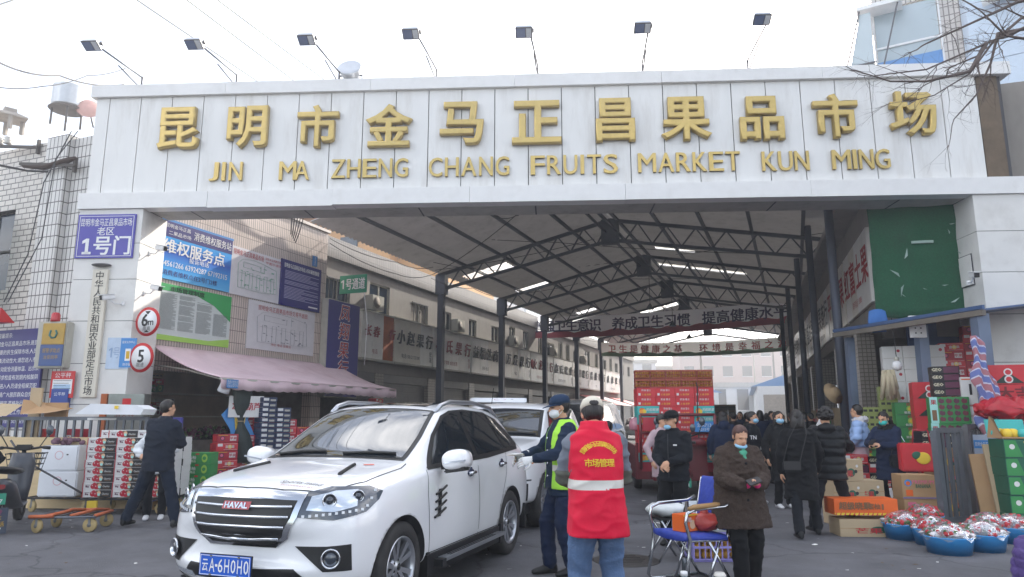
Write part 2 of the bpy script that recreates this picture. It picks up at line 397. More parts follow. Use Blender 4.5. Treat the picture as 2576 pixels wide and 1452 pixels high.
def gs(px, py):   # gate-face coordinates of a photo point
 d = ray(px, py); nrm = Vector((math.sin(GY), math.cos(GY), 0)); o = Vector((0, 0, CH))
 k = (G0.dot(nrm) + .08) / d.dot(nrm); p = o + d * k - G0
 return p.x * math.cos(GY) - p.y * math.sin(GY), p.z
def bevel_text(ch, h, w_, th, bold):
 vs_, fs = textmesh(ch, bold, 3, 0, 0)
 return vs_, fs
for ch, (px, py) in zip(GC, cpx):
 s_, z_ = gs(px, py)
 c = bpy.data.curves.new('t', 'FONT'); c.body = ch; c.offset = .004; c.extrude = .045; c.bevel_depth = .026; c.bevel_resolution = 1; c.resolution_u = 3
 o = bpy.data.objects.new('t', c); COL.objects.link(o)
 me = bpy.data.meshes.new_from_object(o.evaluated_get(bpy.context.evaluated_depsgraph_get()))
 bpy.data.objects.remove(o)
 xs = [v.co.x for v in me.vertices]; ys = [v.co.y for v in me.vertices]
 k = .93 / (max(ys) - min(ys)); cx, cy = (max(xs) + min(xs)) / 2, (max(ys) + min(ys)) / 2
 me.transform(Matrix.Translation((s_, .02, z_)) @ Matrix.Rotation(R(90), 4, 'X') @ Matrix.Diagonal((k * .97, k, 1, 1)) @ Matrix.Translation((-cx, -cy, 0)))
 me.materials.clear(); me.materials.append(gold)
 go = bpy.data.objects.new('gold_character', me); COL.objects.link(go); go.parent = gate
words_ = [('JIN', 530, 611, 434), ('MA', 705, 779, 432), ('ZHENG', 836, 1027, 427), ('CHANG', 1080, 1281, 423), ('FRUITS', 1336, 1553, 418), ('MARKET', 1605, 1860, 412), ('KUN', 1916, 2033, 408), ('MING', 2092, 2236, 404)]
for wd, x0, x1, py in words_:
 a, z_ = gs(x0, py); c, _ = gs(x1, py)
 b = MB(); n = len(wd)
 b2 = 1
 # letters spaced evenly across the measured width
 widths = {'I': .3, 'J': .6, 'M': 1.15, 'A': 1.0}
 tot = sum(widths.get(q, .9) for q in wd); gapw = (c - a - tot * .30) / max(1, n - 1); x = a
 for q in wd:
  wq = widths.get(q, .9) * .30
  b.text(q, (x + wq / 2, .075, z_), XA, ZA, gold, h=.40, w=wq if q != 'I' else .06, bold=.015, th=.05, res=3); x += wq + gapw
 b.build('gold_word', gate)
# - lamps along the top of the gate
steel = pm('dull_steel', '5f5f62', .45, .7, var=.15); lampgrey = pm('lamp_housing', 'b4b9c0', .35, .5, var=.1); white_l = pm('lamp_white_end', 'dfe2e6', .4, var=.03); lampglass = pm('lamp_glass', '66769a', .1, 0, var=.1)
heads = [(248, 117, 348, 208), (506, 114, 588, 203), (788, 103, 848, 197), (1050, 88, 1095, 190), (1334, 84, 1353, 184), (1632, 73, 1618, 178), (1932, 52, 1886, 171)]
for i, (hx, hy, bx_, by) in enumerate(heads):
 s0, _ = gs(bx_, by); 
 d = ray(hx, hy); nrm = Vector((math.sin(GY), math.cos(GY), 0)); k = (G0.dot(nrm) - 1.15) / d.dot(nrm)
 hp = Vector((0, 0, CH)) + d * k - G0
 hs_, hn, hz = hp.x * math.cos(GY) - hp.y * math.sin(GY), -1.15, hp.z
 lab = ['leftmost gate floodlight, above the first gold character', 'floodlight on a bent arm above the second gold character', 'floodlight beside the bulky spotlight on the gate', 'fourth gate floodlight from the left on a short arm', 'middle right gate floodlight on a thin straight arm', 'upright gate floodlight, second from the right', 'rightmost gate floodlight near the glass balcony'][i]
 t = thing('sign_floodlight', lab, 'floodlight', G(s0, .2, ZT), -GY, 'floodlights along the gate top')
 dx, dz = hs_ - s0, hz - ZT
 b = MB(); b.tube([(0, 0, 0), (0, 0, .28)], .02, steel, 6); b.tube([(0, 0, .26), (dx * .35, -.5, .26 + (dz - .26) * .45), (dx, -1.3, dz)], .017, steel, 6)
 b.tube([(0, -.02, 0), (dx * .55, -.75, dz * .62)], .014, steel, 6); b.build('arm', t)
 b = MB(); X = Matrix.Translation((dx - .12, -1.38, dz + .02)) @ Matrix.Rotation(R(-28), 4, 'X')
 X = X @ Matrix.Scale(.7, 4); b.box((0, 0, .03), (.44, .3, .12), lampgrey, X=X, bev=.02); b.box((0, 0, -.045), (.46, .32, .02), steel, X=X); b.box((.2, .03, .1), (.14, .1, .06), steel, X=X)
 for q in range(5): b.box((-.16 + q * .08, 0, .1), (.012, .24, .03), lampgrey, X=X)
 b.box((-.08, 0, -.06), (.24, .26, .012), lampglass, X=X); b.box((.13, 0, -.06), (.14, .26, .012), white_l, X=X)
 b.build('lamp_head', t)
s0, _ = gs(870, 190)
t = thing('spotlight', 'bulky silver spotlight sitting on the gate behind its edge', 'spotlight', G(s0, .45, ZT), -GY)
b = MB(); b.box((0, 0, .05), (.3, .2, .1), steel); b.tube([(-.22, 0, .05), (-.25, 0, .3), (.25, 0, .3), (.22, 0, .05)], .02, steel, 6); b.build('bracket', t)
b = MB(); X = Matrix.Translation((0, -.02, .34)) @ Matrix.Rotation(R(60), 4, 'X')
b.lathe([(.08, -.22), (.16, -.18), (.19, -.05), (.24, .12), (.26, .16), (.24, .17), (.0, .15)], lampgrey, X=X); b.build('lamp_body', t)
# == things on the left gate column (front face n=.05)
def gplate(name, label, cat, px, py, w_, h_, col_, group=None, th=.03, n0=.05):
 s_, z_ = gs(px, py)
 return thing(name, label, cat, G(s_, n0, z_), -GY, group), w_, h_
enamel = flat('enamel_blue', '3b35a0', .3); white = flat('paint_white', 'e8e8e8', .45); black = flat('ink_black', '151515', .6)
red = flat('sign_red', 'c3161c', .4); ggreen = flat('sign_green', '1f8f6e', .4); gyellow = flat('sign_yellow', 'd0a526', .5); skyb = flat('sign_sky', '3d86c8', .4); navy = flat('board_navy', '252073', .4)
t = thing('gate_number_sign', 'blue enamel gate number sign high on the white column', 'sign', G(gs(270, 596)[0], .045, gs(270, 596)[1]), -GY)
b = MB(); b.bx(-.61, .61, -.03, 0, -.46, .46, enamel); b.bx(-.575, .575, -.034, -.03, .415, .425, white); b.bx(-.575, .575, -.034, -.03, -.425, -.415, white)
b.bx(-.575, -.565, -.034, -.03, -.42, .42, white); b.bx(.565, .575, -.034, -.03, -.42, .42, white); b.build('plate', t)
b = MB(); b.text('昆明市金马正昌果品市场', (0, -.032, .29), XA, ZA, white, h=.16, w=1.08, bold=.015); b.text('老区', (0, -.032, .1), XA, ZA, white, h=.17, bold=.015)
b.text('号门', (.16, -.032, -.2), XA, ZA, white, h=.38, w=.76, bold=.03); b.prism([(-.40, -.37), (-.33, -.37), (-.33, -.05), (-.39, -.05), (-.47, -.10), (-.47, -.16), (-.40, -.13)], (0, -.0345, 0), XA, ZA, .003, white); b.bx(-.46, -.27, -.0375, -.0345, -.38, -.33, white); b.build('lettering', t)
wood = pm('plaque_wood', 'd6cfc0', .5, var=.12, scale=3, stretch=(8, 8, .6))
p0 = gs(262, 680); p1 = gs(238, 1000)
hh = p0[1] - p1[1]; t = thing('wooden_plaque', 'tall pale wooden plaque with black vertical writing on the column', 'plaque', G(.62, .045, (p0[1] + p1[1]) / 2), -GY)
b = MB(); b.bx(-.16, .16, -.06, 0, -hh / 2, hh / 2, wood, bev=.008); b.build('board', t)
b = MB(); b.text('中华人民共和国农业部定点市场', (0, -.062, 0), XA, ZA, black, h=hh / 15.2, vertical=True, bold=.012, gap=1.05); b.build('lettering', t)
b = MB(); b.ell((0, -.05, hh / 2 + .09), (.2, .12, .035), pm('lamp_housing2', '5b5b5b', .5)); b.build('lamp_hood', t)
# round road signs on the inner column edge
for (px, py, big, small, lab) in [(379, 811, '6', '限高', 'round red rimmed height limit sign, upper one on the column'), (363, 901, '5', '限速', 'round red rimmed speed limit sign, lower one on the column')]:
 s_, z_ = gs(px, py)
 t = thing('road_sign', lab, 'road sign', G(s_, -.02, z_), -GY + R(-14), 'round signs on the gate column')
 b = MB(); X = Matrix.Rotation(R(90), 4, 'X'); b.lathe([(0, -.012), (.29, -.012), (.29, .012), (.0, .012)], red, n=40, X=X); b.lathe([(0, .012), (.235, .012), (.235, .015), (0, .015)], white, n=40, X=X); b.build('disc', t)
 b = MB(); b.text(big, (-.06 if big == '6' else 0, -.016, .03), XA, ZA, black, h=.24, bold=.03); b.text(small, (0, -.016, -.14), XA, ZA, black, h=.085)
 if big == '6':
  b.text('m', (.09, -.016, -.03), XA, ZA, black, h=.09, bold=.02)
  b.prism([(-.07, .21), (.07, .21), (0, .14)], (0, -.016, 0), XA, ZA, .002, black); b.prism([(-.07, -.215), (0, -.17), (.07, -.215)], (0, -.016, 0), XA, ZA, .002, black)
 b.build('lettering', t)
# small things on the column
s_, z_ = gs(325, 888)
t = thing('wall_notice', 'small blue notice with a pale phone picture beside the speed sign', 'notice', G(s_, .045, z_), -GY)
b = MB(); b.bx(-.16, .16, -.012, 0, -.29, .29, skyb); b.bx(-.05, .06, -.016, -.012, -.16, .08, white); b.bx(-.03, .04, -.018, -.016, -.12, .03, gyellow); b.text('国家反诈中心', (0, -.012, .21), XA, ZA, white, w=.26, h=.05); b.text('防诈骗', (0, -.012, -.23), XA, ZA, white, h=.05); b.build('sheet', t)
s_, z_ = gs(286, 888)
b = MB(); b.bx(-.22, .25, -.006, 0, -.32, .3, pm('faded_panel', 'b9c9dc', .6)); one(b, -.13, -.008, 0, .22, pm('faded_blue', '8ea6c6', .6)); b.text('号门', (.06, -.006, 0), XA, ZA, MATS['faded_blue'], h=.22, w=.28); tag(b.build('faded_sign', loc=G(s_ + .1, .045, z_), rz=-GY), 'faded pale blue gate number sheet right of the plaque', 'sign')
s_, z_ = gs(181, 968)
b = MB(); b.bx(-.24, .24, -.012, 0, -.26, .26, red); b.bx(-.2, .2, -.016, -.012, -.18, .1, white); b.bx(-.17, .17, -.018, -.016, -.13, .0, pm('pale_blue', 'a9c4dd', .6)); b.text('公平秤', (0, -.014, .18), XA, ZA, white, h=.1)
for q in range(5): b.bx(-.18, .18 - .05 * (q % 3), -.019, -.016, .07 - q * .05, .078 - q * .05, black)
tag(b.build('fair_scale_poster', loc=G(s_ - .12, -.02, z_), rz=-GY), 'red and white fair scale poster left of the plaque', 'poster')
b = MB(); b.bx(-.17, .17, -.1, 0, -.2, .2, pm('blue_box', '2a4690', .5)); b.text('公平秤', (0, -.1, .1), XA, ZA, white, h=.07)
s_, z_ = gs(172, 1005); tag(b.build('blue_wall_box', loc=G(s_ - .1, .05, z_), rz=-GY), 'blue metal box behind the red scale poster', 'box')
t = thing('alarm_box', 'yellow and blue alarm cabinet with red beacon on the tiled pier', 'alarm box', G(gs(160, 870)[0] - .1, -.1, gs(160, 870)[1]), -GY)
ycab = pm('cabinet_yellow', 'b5913a', .5, var=.15, dirt=.3); gcab = pm('cabinet_grey', 'b4b1a6', .6, dirt=.2)
b = MB(); b.bx(-.3, .3, -.06, .2, -.46, .46, gcab, bev=.02); b.build('cabinet', t)
b = MB(); b.bx(-.18, .28, -.085, -.062, .0, .42, ycab, bev=.01); b.bx(-.18, .28, -.085, -.062, -.42, -.005, pm('cabinet_blue', '3a5488', .5, dirt=.2))
b.tube([(.0, -.09, .28), (-.02, -.09, .18), (.03, -.09, .13), (.1, -.09, .14), (.13, -.09, .22), (.1, -.09, .28)], .018, pm('teal_mark', '2c6e6a', .5), 6); b.text('报警求助点', (.05, -.087, -.12), XA, ZA, ycab, w=.36, h=.09); b.text('治安岗亭', (.05, -.087, -.25), XA, ZA, ycab, w=.3, h=.08); b.build('door', t)
b = MB(); b.lathe([(.085, .46), (.085, .5), (.08, .6), (.06, .64), (0, .65)], pm('beacon_red', 'b8202a', .25, spec=.6)); b.build('beacon', t)
# hydrant cabinet at the foot of the inner side
t = thing('hydrant_cabinet', 'dented stainless fire hydrant cabinet with red sticker by the column', 'cabinet', G(1.42, .0, 0), -GY + R(8))
ss = pm('stainless', '8f9390', .3, .85, var=.15, dirt=.3); rust = pm('rust_paint', 'a9592a', .7, var=.2, dirt=.4)
b = MB(); b.bx(-.34, .34, -.02, .3, .75, 1.95, ss, bev=.01); b.bx(-.3, .3, -.03, -.02, .8, 1.9, ss); b.build('body', t)
b = MB(); b.bx(-.46, -.35, -.05, .1, .7, 1.95, rust); b.build('rusty_edge', t)
b = MB(); b.bx(-.06, .1, -.036, -.03, 1.72, 1.86, red); b.text('消火栓', (-.0, -.032, 1.55), XA, ZA, pm('dull_red', '7a4a48', .6), h=.12); b.build('sticker', t)
# security cameras
def cctv(loc, rz, label, arm=.25):
 t = thing('security_camera', label, 'security camera', loc, rz, 'security cameras about the gate')
 b = MB(); b.bx(-.03, .03, -.02, .02, -.04, .04, white); b.tube([(0, 0, 0), (0, -arm * .6, -.02), (0, -arm, .05)], .014, white, 6); b.build('bracket', t)
 b = MB(); X = Matrix.Translation((0, -arm - .04, .09)) @ Matrix.Rotation(R(12), 4, 'X'); b.box((0, 0, 0), (.1, .26, .1), white, X=X, bev=.02); b.box((0, -.03, .058), (.12, .3, .012), white, X=X); b.box((0, -.135, 0), (.085, .012, .085), black, X=X); b.build('housing', t)
 return t
cctv(G(gs(312, 765)[0], .04, gs(312, 765)[1]), -GY - .6, 'white security camera on the column front above the notices')
cctv(G(1.36, .4, gs(420, 628)[1]), R(70), 'white camera on the inner column edge before the blue board')
cctv(G(1.36, .35, gs(405, 725)[1] - .05), R(70), 'second camera on the inner column edge before the rules board')
cctv(G(gs(2440, 712)[0] - .05, .05, gs(2440, 712)[1]), R(200) - GY + R(150), 'white camera on the right gate column')
# == left foreground tiled building (faces across the street axis)
C0 = Vector((-9.2, 14.15, 0))
tileA = tilemat('small_wall_tile', 'd6cfc6', '6d6660', .25, .125, .012, var=.06, dirt=.35)
tileP = tilemat('pier_tile', 'd9d6d2', '55504c', .12, .25, .011, off=0, var=.05, dirt=.25)
glassd = pm('window_glass', '2b3a49', .08, 0, var=.2, scale=2, spec=.8)
frame_ = pm('window_frame', '4a443f', .6, var=.1)
bld = thing('tiled_corner_building', 'white tiled building with steel windows left of the gate', 'building', C0, -TH)
# local x runs along the wall (negative = to the left and back), y into the building
b = MB(); H_ = 7.45
dw = ray(44, 500); nw = Vector((math.sin(TH), math.cos(TH), 0)); pw_ = Vector((0, 0, CH)) + dw * (C0.dot(nw) / dw.dot(nw)); WX = (pw_ - C0).dot(Vector((math.cos(TH), -math.sin(TH), 0)))
def wall_with_holes(b, x0, x1, z0, z1, holes, y0, th, M):
 xs = sorted({x0, x1, *[h[0] for h in holes], *[h[1] for h in holes]}); zs = sorted({z0, z1, *[h[2] for h in holes], *[h[3] for h in holes]})
 for a, c in zip(xs[:-1], xs[1:]):
  run = None
  for d, e in zip(zs[:-1], zs[1:]):
   mx_, mz = (a + c) / 2, (d + e) / 2
   if any(h[0] < mx_ < h[1] and h[2] < mz < h[3] for h in holes):
    if run: b.bx(a, c, y0, y0 + th, run[0], run[1], M); run = None
   else: run = (run[0], e) if run else (d, e)
  if run: b.bx(a, c, y0, y0 + th, run[0], run[1], M)
wall_with_holes(b, -9, -1.0, 0, H_, [(WX - 2.3, WX, 4.2, 6.0), (-8.8, WX - 3.2, 4.2, 6.0)], 0, .3, tileA)
b.bx(-9, -.4, 1.0, 1.2, 0, H_ - .3, tileA); b.build('wall', bld)
b = MB(); b.bx(-1.0, -.36, -.06, .3, 0, H_ + .06, tileP); b.bx(-.36, .22, .1, .5, 0, H_ + .0, tileP); b.build('pier', bld)
b = MB(); b.bx(-9, -.4, .3, 1.2, H_ - .25, H_ - .1, gsoff); b.build('roof', bld)
def steel_window(x0, x1, z0, z1, nx, nz, y, parent):
 f = MB(); w_ = .05
 for q in range(nx + 1): x = x0 + (x1 - x0) * q / nx; f.bx(x - w_ / 2, x + w_ / 2, y - .03, y + .03, z0, z1, frame_)
 for q in range(nz + 1): z = z0 + (z1 - z0) * q / nz; f.bx(x0, x1, y - .034, y + .034, z - w_ / 2, z + w_ / 2, frame_)
 o = f.build('window', parent)
 p = MB(); p.bx(x0, x1, y + .005, y + .012, z0, z1, glassd); p.build('glass', o)
steel_window(WX - 2.3, WX, 4.2, 6.0, 3, 2, .15, bld); steel_window(-8.8, WX - 3.2, 4.2, 6.0, 4, 2, .15, bld)
# brackets with insulators
for (px, py, zz, lab) in [(60, 375, 1, 'iron bracket with three white insulators high on the tiled wall'), (150, 420, 0, 'rusty iron bracket with taped cable on the tiled wall')]:
 d = ray(px, py); u = Vector((-math.cos(TH), math.sin(TH), 0)); nrm = Vector((math.sin(TH), math.cos(TH), 0))
 k = (C0.dot(nrm) - .02) / d.dot(nrm); p = Vector((0, 0, CH)) + d * k
 t = thing('cable_bracket', lab, 'bracket', p, -TH, 'cable brackets on the tiled wall')
 b = MB(); b.bar((-.75, -.35, .05), (.55, -.05, -.06), .05, .06, frame_); b.bx(.5, .56, -.06, .0, -.2, .12, frame_); b.build('arm', t)
 if zz:
  for q in range(3):
   b = MB(); X = Matrix.Translation((-.62 + q * .2, -.32 + q * .05, .1)); b.lathe([(.03, -.04), (.09, -.02), (.05, .02), (.1, .05), (.05, .08), (.09, .11), (.04, .14), (0, .15)], pm('porcelain', 'd8d4cc', .25), X=X, n=14); b.build('insulator', t)
 else:
  b = MB(); b.tube([(-.7, -.3, .02), (-.2, -.2, -.06), (.3, -.1, .05), (.55, -.06, .1)], [.05, .06, .07, .04], pm('brown_tape', '3f2f28', .8), 8); b.build('taped_cable', t)
# navy notice board at far left, in front of the tiled wall
def tile_pt(px, py, off=-.04):
 d = ray(px, py); nrm = Vector((math.sin(TH), math.cos(TH), 0)); k = (C0.dot(nrm) + off) / d.dot(nrm); return Vector((0, 0, CH)) + d * k
p0 = tile_pt(120, 825); p1 = tile_pt(40, 1045)
t = thing('notice_board', 'dark blue visitor rules board with white writing at the left wall', 'notice board', p0, -TH)
b = MB(); b.bx(-1.6, 0, -.04, 0, -2.0, 0, navy); b.build('panel', t)
b = MB()
for q, ln in enumerate(['温馨提示:', '昆明金马正昌果品市场,是昆明', '重要的民生保障市场,人员密', '集流动性大,请您进入市场', '主动配合测量体温、出示双', '码,要求检查有效期内核酸阴', '性,进入人员请全程规范配', '戴口罩,请广大居民群众自觉遵', '守规定,严格执行防控措', '施,做好防控工作,对违反', '规定的依法处理疫情防控']):
 vs_, fs = textmesh(ln, .008, 1, 0, 0); wd = .105 * len(ln)
 b.text(ln, (-.06 - wd / 2 if q else -1.2, -.042, -.12 - q * .175), XA, ZA, white, h=.1, w=wd if q else None, bold=.008, res=1)
b.build('lettering', t)
p = tile_pt(14, 660); b = MB(); b.bx(-.9, .06, -.5, -.44, -1.1, 1.1, pm('poster_teal', '6fb59a', .5, var=.5, scale=1.2)); b.bx(.06, .1, -.52, -.42, -1.12, 1.12, gcab)
b.prism([(-.7, -.9), (-.1, -.5), (-.4, .3)], (0, -.505, 0), XA, ZA, .003, pm('poster_leaf', '3d7a4c', .5)); tag(b.build('fruit_billboard', loc=p, rz=-TH), 'pale green painted billboard cut off at the left edge', 'billboard')
p = tile_pt(40, 815); b = MB(); b.prism([(-1.5, -.02), (0, -.12), (0, .18), (-1.5, .34)], (0, -.9, 0), XA, ZA, .02, red); b.prism([(0, -.12), (.0, .16), (.02, .16), (.3, -.1)], (0, -.9, 0), YA, ZA, .9, red)
b.bx(-.02, .14, -.94, -.88, -.2, .1, white); tag(b.build('red_awning', loc=p, rz=-TH), 'faded red awning end above the navy board', 'awning')
# old concrete building and water tank behind
conc = pm('old_concrete', '9a938a', .9, var=.2, dirt=.6, dcol='4f4a44', dscale=1.5, stretch=(2, 2, .5)); brick = tilemat('old_brick', '8a5a47', '9a9088', .24, .075, .012, dirt=.4)
ob = at(205, 300, 24); t = thing('concrete_block', 'weathered concrete rooftop behind the tiled building', 'building', (ob.x, 24, 0), R(14))
b = MB(); b.bx(-12, -.3, 0, 8, 0, 8.0, conc); b.bx(-12, .1, -.4, 8, 8.9, 9.5, conc); b.bx(-1.3, -.3, .0, 6, 8.0, 8.9, brick); b.build('wall', t)
b = MB(); b.bx(-12, -1.3, .05, .15, 8.0, 8.9, pm('blue_glazing', '7f9cc0', .15)); 
for q in range(8): b.bx(-11.6 + q * 1.4, -11.5 + q * 1.4, -.02, .16, 8.0, 8.9, frame_)
b.build('window', t)
b = MB(); b.bx(-.2, 1.6, 1.5, 3.5, 8.0, 9.7, brick); b.build('brick_stack', t)
p = at(168, 283, 26)
t = thing('water_tank', 'ribbed steel water tank on a rooftop', 'water tank', (p.x, 26, p.z), 0)
tin = pm('tank_steel', 'aeb1b4', .35, .8, var=.1); prof = [(.0, .15), (.3, .15)]
for q in range(25): prof.append((.56 + .012 * (q % 2), .2 + q * .035))
b = MB(); b.lathe([(.5, .16)] + prof[2:] + [(.5, 1.08), (0, 1.1)], tin, n=28); b.build('drum', t)
b = MB(); b.lathe([(.0, .06), (.62, .06), (.66, .1), (.55, .17)], pm('tank_base', '4d463f', .8)); 
for q in range(4): a = q * 1.57 + .6; b.tube([(.5 * math.cos(a), .5 * math.sin(a), -.6), (.5 * math.cos(a), .5 * math.sin(a), .1)], .04, frame_, 6)
b.build('stand', t)
p = at(222, 272, 26); b = MB(); b.lathe([(0, .12), (.2, .09), (.35, .03), (.43, -.04), (.44, -.03)], pm('dish_pink', 'c99a90', .6), X=Matrix.Rotation(R(70), 4, 'X') @ Matrix.Rotation(R(25), 4, 'Y'), n=24); b.tube([(0, .05, 0), (.1, .3, -.7)], .03, frame_, 6); tag(b.build('satellite_dish', loc=p), 'round pinkish satellite dish beside the water tank', 'satellite dish')
p = at(22, 300, 25); b = MB(); b.lathe([(.75, 0), (.75, .05), (.3, .25), (.28, .4), (0, .42)], conc, n=4, smooth=False); 
for q in range(4): a = q * 1.57 + .78; b.bx(.45 * math.cos(a) - .06, .45 * math.cos(a) + .06, .45 * math.sin(a) - .06, .45 * math.sin(a) + .06, -.5, 0, conc)
tag(b.build('roof_vent', loc=p), 'small concrete chimney vent on the far left rooftop', 'vent')
# == market office wall with notice boards (street frame, l = -12.7)
LW = -12.7
tileB = tilemat('office_tile', 'd8c9bf', '8a7b74', .075, .30, .009, off=0, var=.05, dirt=.22)
office = thing('market_office', 'narrow pink tiled office building covered in notice boards', 'building', S(10.2, LW), -TH)
# local x -> l (right), y -> t (along the street)
b = MB(); b.bx(-.3, 0, 0, 6.75, 2.5, 6.95, tileB); b.bx(-.3, 0, 0, .5, 0, 2.5, tileB); b.bx(-.3, 0, 6.3, 6.75, 0, 2.5, tileB); b.bx(-5, -.3, 6.55, 6.75, 0, 6.9, tileB); b.bx(-5, -.3, 0, .2, 0, 6.9, tileB); b.build('wall', office)
b = MB(); b.bx(-5, -.3, .2, 6.55, 6.6, 6.8, gsoff); b.bx(-.02, .06, -.1, 6.8, 6.95, 7.03, pm('coping', 'bdb3aa', .6)); b.build('roof', office)
def board(name, label, px, cat='notice board', th=.04, l=LW):
 """px: x of left/right edges with the top and bottom y at each; returns thing, width, height (local x along street toward the left = reading direction)"""
 (xl, yl0, yl1), (xr, yr0, yr1) = px
 tl, zl0 = onl(xl, yl0, l); _, zl1 = onl(xl, yl1, l); tr, zr0 = onl(xr, yr0, l); _, zr1 = onl(xr, yr1, l)
 z0, z1 = (zl1 + zr1) / 2, (zl0 + zr0) / 2
 t = thing(name, label, cat, S((tl + tr) / 2, l + th, (z0 + z1) / 2), R(90) - TH)
 return t, abs(tr - tl), z1 - z0
# local x -> along the street (away), y -> away from the wall is -y
blk = black; dred = flat('ink_red', 'b02a30', .5)
paleb = pm('board_white', 'dcd9dc', .35, var=.04, dirt=.08)
def fake_lines(b, x0, x1, z0, z1, n, M, y=-.002, lh=.35, seed=1, ragged=.3):
 rnd = random.Random(seed); dz = (z1 - z0) / n
 for q in range(n):
  zc = z1 - (q + .5) * dz
  if rnd.random() < .06: continue
  e = x1 - (x1 - x0) * (rnd.random() * ragged if rnd.random() < .5 else 0)
  b.bx(x0 + (x1 - x0) * .03, e, y - .001, y, zc - dz * lh / 2, zc + dz * lh / 2, M)
# A: blue service board
t, w_, h_ = board('service_board', 'big blue consumer service board with white phone numbers', ((408, 553, 699), (583, 606, 739)))
def grad_blue():
 m = pm('board_gradient', '2f9be0', .35, var=0); n = m.node_tree.nodes; l = m.node_tree.links
 tcn = n.new('ShaderNodeTexCoord'); sx = n.new('ShaderNodeSeparateXYZ'); rp = n.new('ShaderNodeValToRGB')
 mm = n.new('ShaderNodeMath'); mm.operation = 'MULTIPLY_ADD'; mm.inputs[1].default_value = .5; mm.inputs[2].default_value = .62
 l.new(tcn.outputs['Object'], sx.inputs[0]); l.new(sx.outputs[2], mm.inputs[0]); l.new(mm.outputs[0], rp.inputs[0])
 e = rp.color_ramp.elements; e[0].color = lin('7fd0f2'); e[1].color = lin('49b4ee'); e[0].position = .1; e[1].position = .95
 x = e.new(.45); x.color = lin('3a9fe6'); x = e.new(.6); x.color = lin('1f5cc0')
 x = e.new(.72); x.color = lin('2f9be6')
 l.new(rp.outputs[0], n['Principled BSDF'].inputs['Base Color']); return m
q_ = h_ * .27; b = MB(); b.bx(-w_ / 2, w_ / 2, 0, .04, -h_ / 2, h_ / 2 - q_, grad_blue()); b.bx(-w_ / 2, w_ / 2, -.002, .04, h_ / 2 - q_, h_ / 2, navy); b.bx(-w_ / 2 - .03, w_ / 2 + .03, .0, .05, h_ / 2, h_ / 2 + .05, skyb); b.build('panel', t)
b = MB()
for tx, u, v, hh_, wd, bo, M_ in (('消费维权服务站', .20, .135, .15, .56, .016, white), ('昆明金马正昌', -.30, .075, .07, .33, .01, white), ('二果品市场', -.27, .195, .07, .3, .01, white), ('维权服务点', -.04, .43, .23, .86, .024, white), ('投诉电话', .02, .595, .09, .28, .012, white), ('64561266 63924287 67192315', -.02, .735, .095, .93, .016, white), ('消费者维权点在2号门2楼', -.08, .89, .09, .76, .016, navy)): b.text(tx, (u * w_, -.006, h_ / 2 - v * h_), XA, ZA, M_, h=hh_ * h_, w=wd * w_, bold=bo)
b.build('lettering', t)
# B: green rules
t, w_, h_ = board('rules_board', 'white rules board with green top corner above the awning', ((394, 709, 857), (580, 748, 874)))
b = MB(); b.bx(-w_ / 2, w_ / 2, 0, .04, -h_ / 2, h_ / 2, pm('rules_paper', 'ccd3d0', .4, var=.03)); b.build('panel', t)
b = MB(); gr2 = flat('rules_green', '3aa45a', .45); lg = flat('rules_lime', 'a4cf5c', .45)
b.prism([(-w_ / 2, h_ / 2), (-w_ / 2, h_ / 2 - .16), (0, h_ / 2 - .14), (.25 * w_, h_ / 2 - .3), (w_ / 2, h_ / 2 - .62), (w_ / 2, h_ / 2)][::-1], (0, -.001, 0), XA, ZA, .002, gr2)
b.prism([(-w_ / 2, -h_ / 2), (w_ / 2, -h_ / 2), (w_ / 2, -h_ / 2 + .2), (.2 * w_, -h_ / 2 + .1), (-w_ / 2, -h_ / 2 + .12)], (0, -.001, 0), XA, ZA, .002, lg); b.build('border', t)
b = MB(); b.text('市场管理制度', (-.12 * w_, -.005, h_ / 2 - .1), XA, ZA, blk, h=.11, w=.45 * w_, bold=.02); gink = flat('ink_grey', '6a6f70', .6)
for q in range(4): fake_lines(b, -w_ * .46 + q * w_ * .235, -w_ * .46 + q * w_ * .235 + w_ * .21, -h_ / 2 + .24, h_ / 2 - (.2 if q < 2 else .28 + .2 * (q - 2)), 42 - 6 * max(0, q - 1), gink, y=-.003, seed=q)
b.build('lettering', t)
# C + E: floor plans
def plan(b, w_, h_, seed, M):
 rnd = random.Random(seed)
 def ln(p, q): b.bar((p[0] * w_, -.003, p[1] * h_), (q[0] * w_, -.003, q[1] * h_), .002, .012, M, up=(0, 1, 0))
 out = [(-.38, .18), (-.3, .3), (-.1, .33), (.1, .3), (.36, .22), (.38, -.32), (.1, -.38), (-.36, -.36), (-.38, .18)]
 for p, q in zip(out[:-1], out[1:]): ln(p, q)
 for q in range(5): x = -.3 + q * .14; ln((x, -.34), (x, .02)); ln((x + .06, -.34), (x + .06, .02)); ln((x, .02), (x + .06, .02)); ln((x, -.34), (x + .06, -.34))
 ln((-.28, .12), (.05, .1)); ln((-.28, .24), (.05, .22)); ln((.05, .1), (.05, .22)); ln((-.28, .12), (-.28, .24)); ln((.12, .08), (.12, .26)); ln((-.34, -.02), (.34, -.06))
 for q in range(26): x, z = rnd.uniform(-.34, .34), rnd.uniform(-.33, .25); b.box((x * w_, -.003, z * h_), (.05 + rnd.random() * .06, .002, .02), M)
t, w_, h_ = board('evacuation_map', 'white market map with red heading, upper one on the pink tiles', ((582, 617, 739), (711, 656, 769)))
b = MB(); b.bx(-w_ / 2, w_ / 2, 0, .03, -h_ / 2, h_ / 2, paleb); b.build('panel', t)
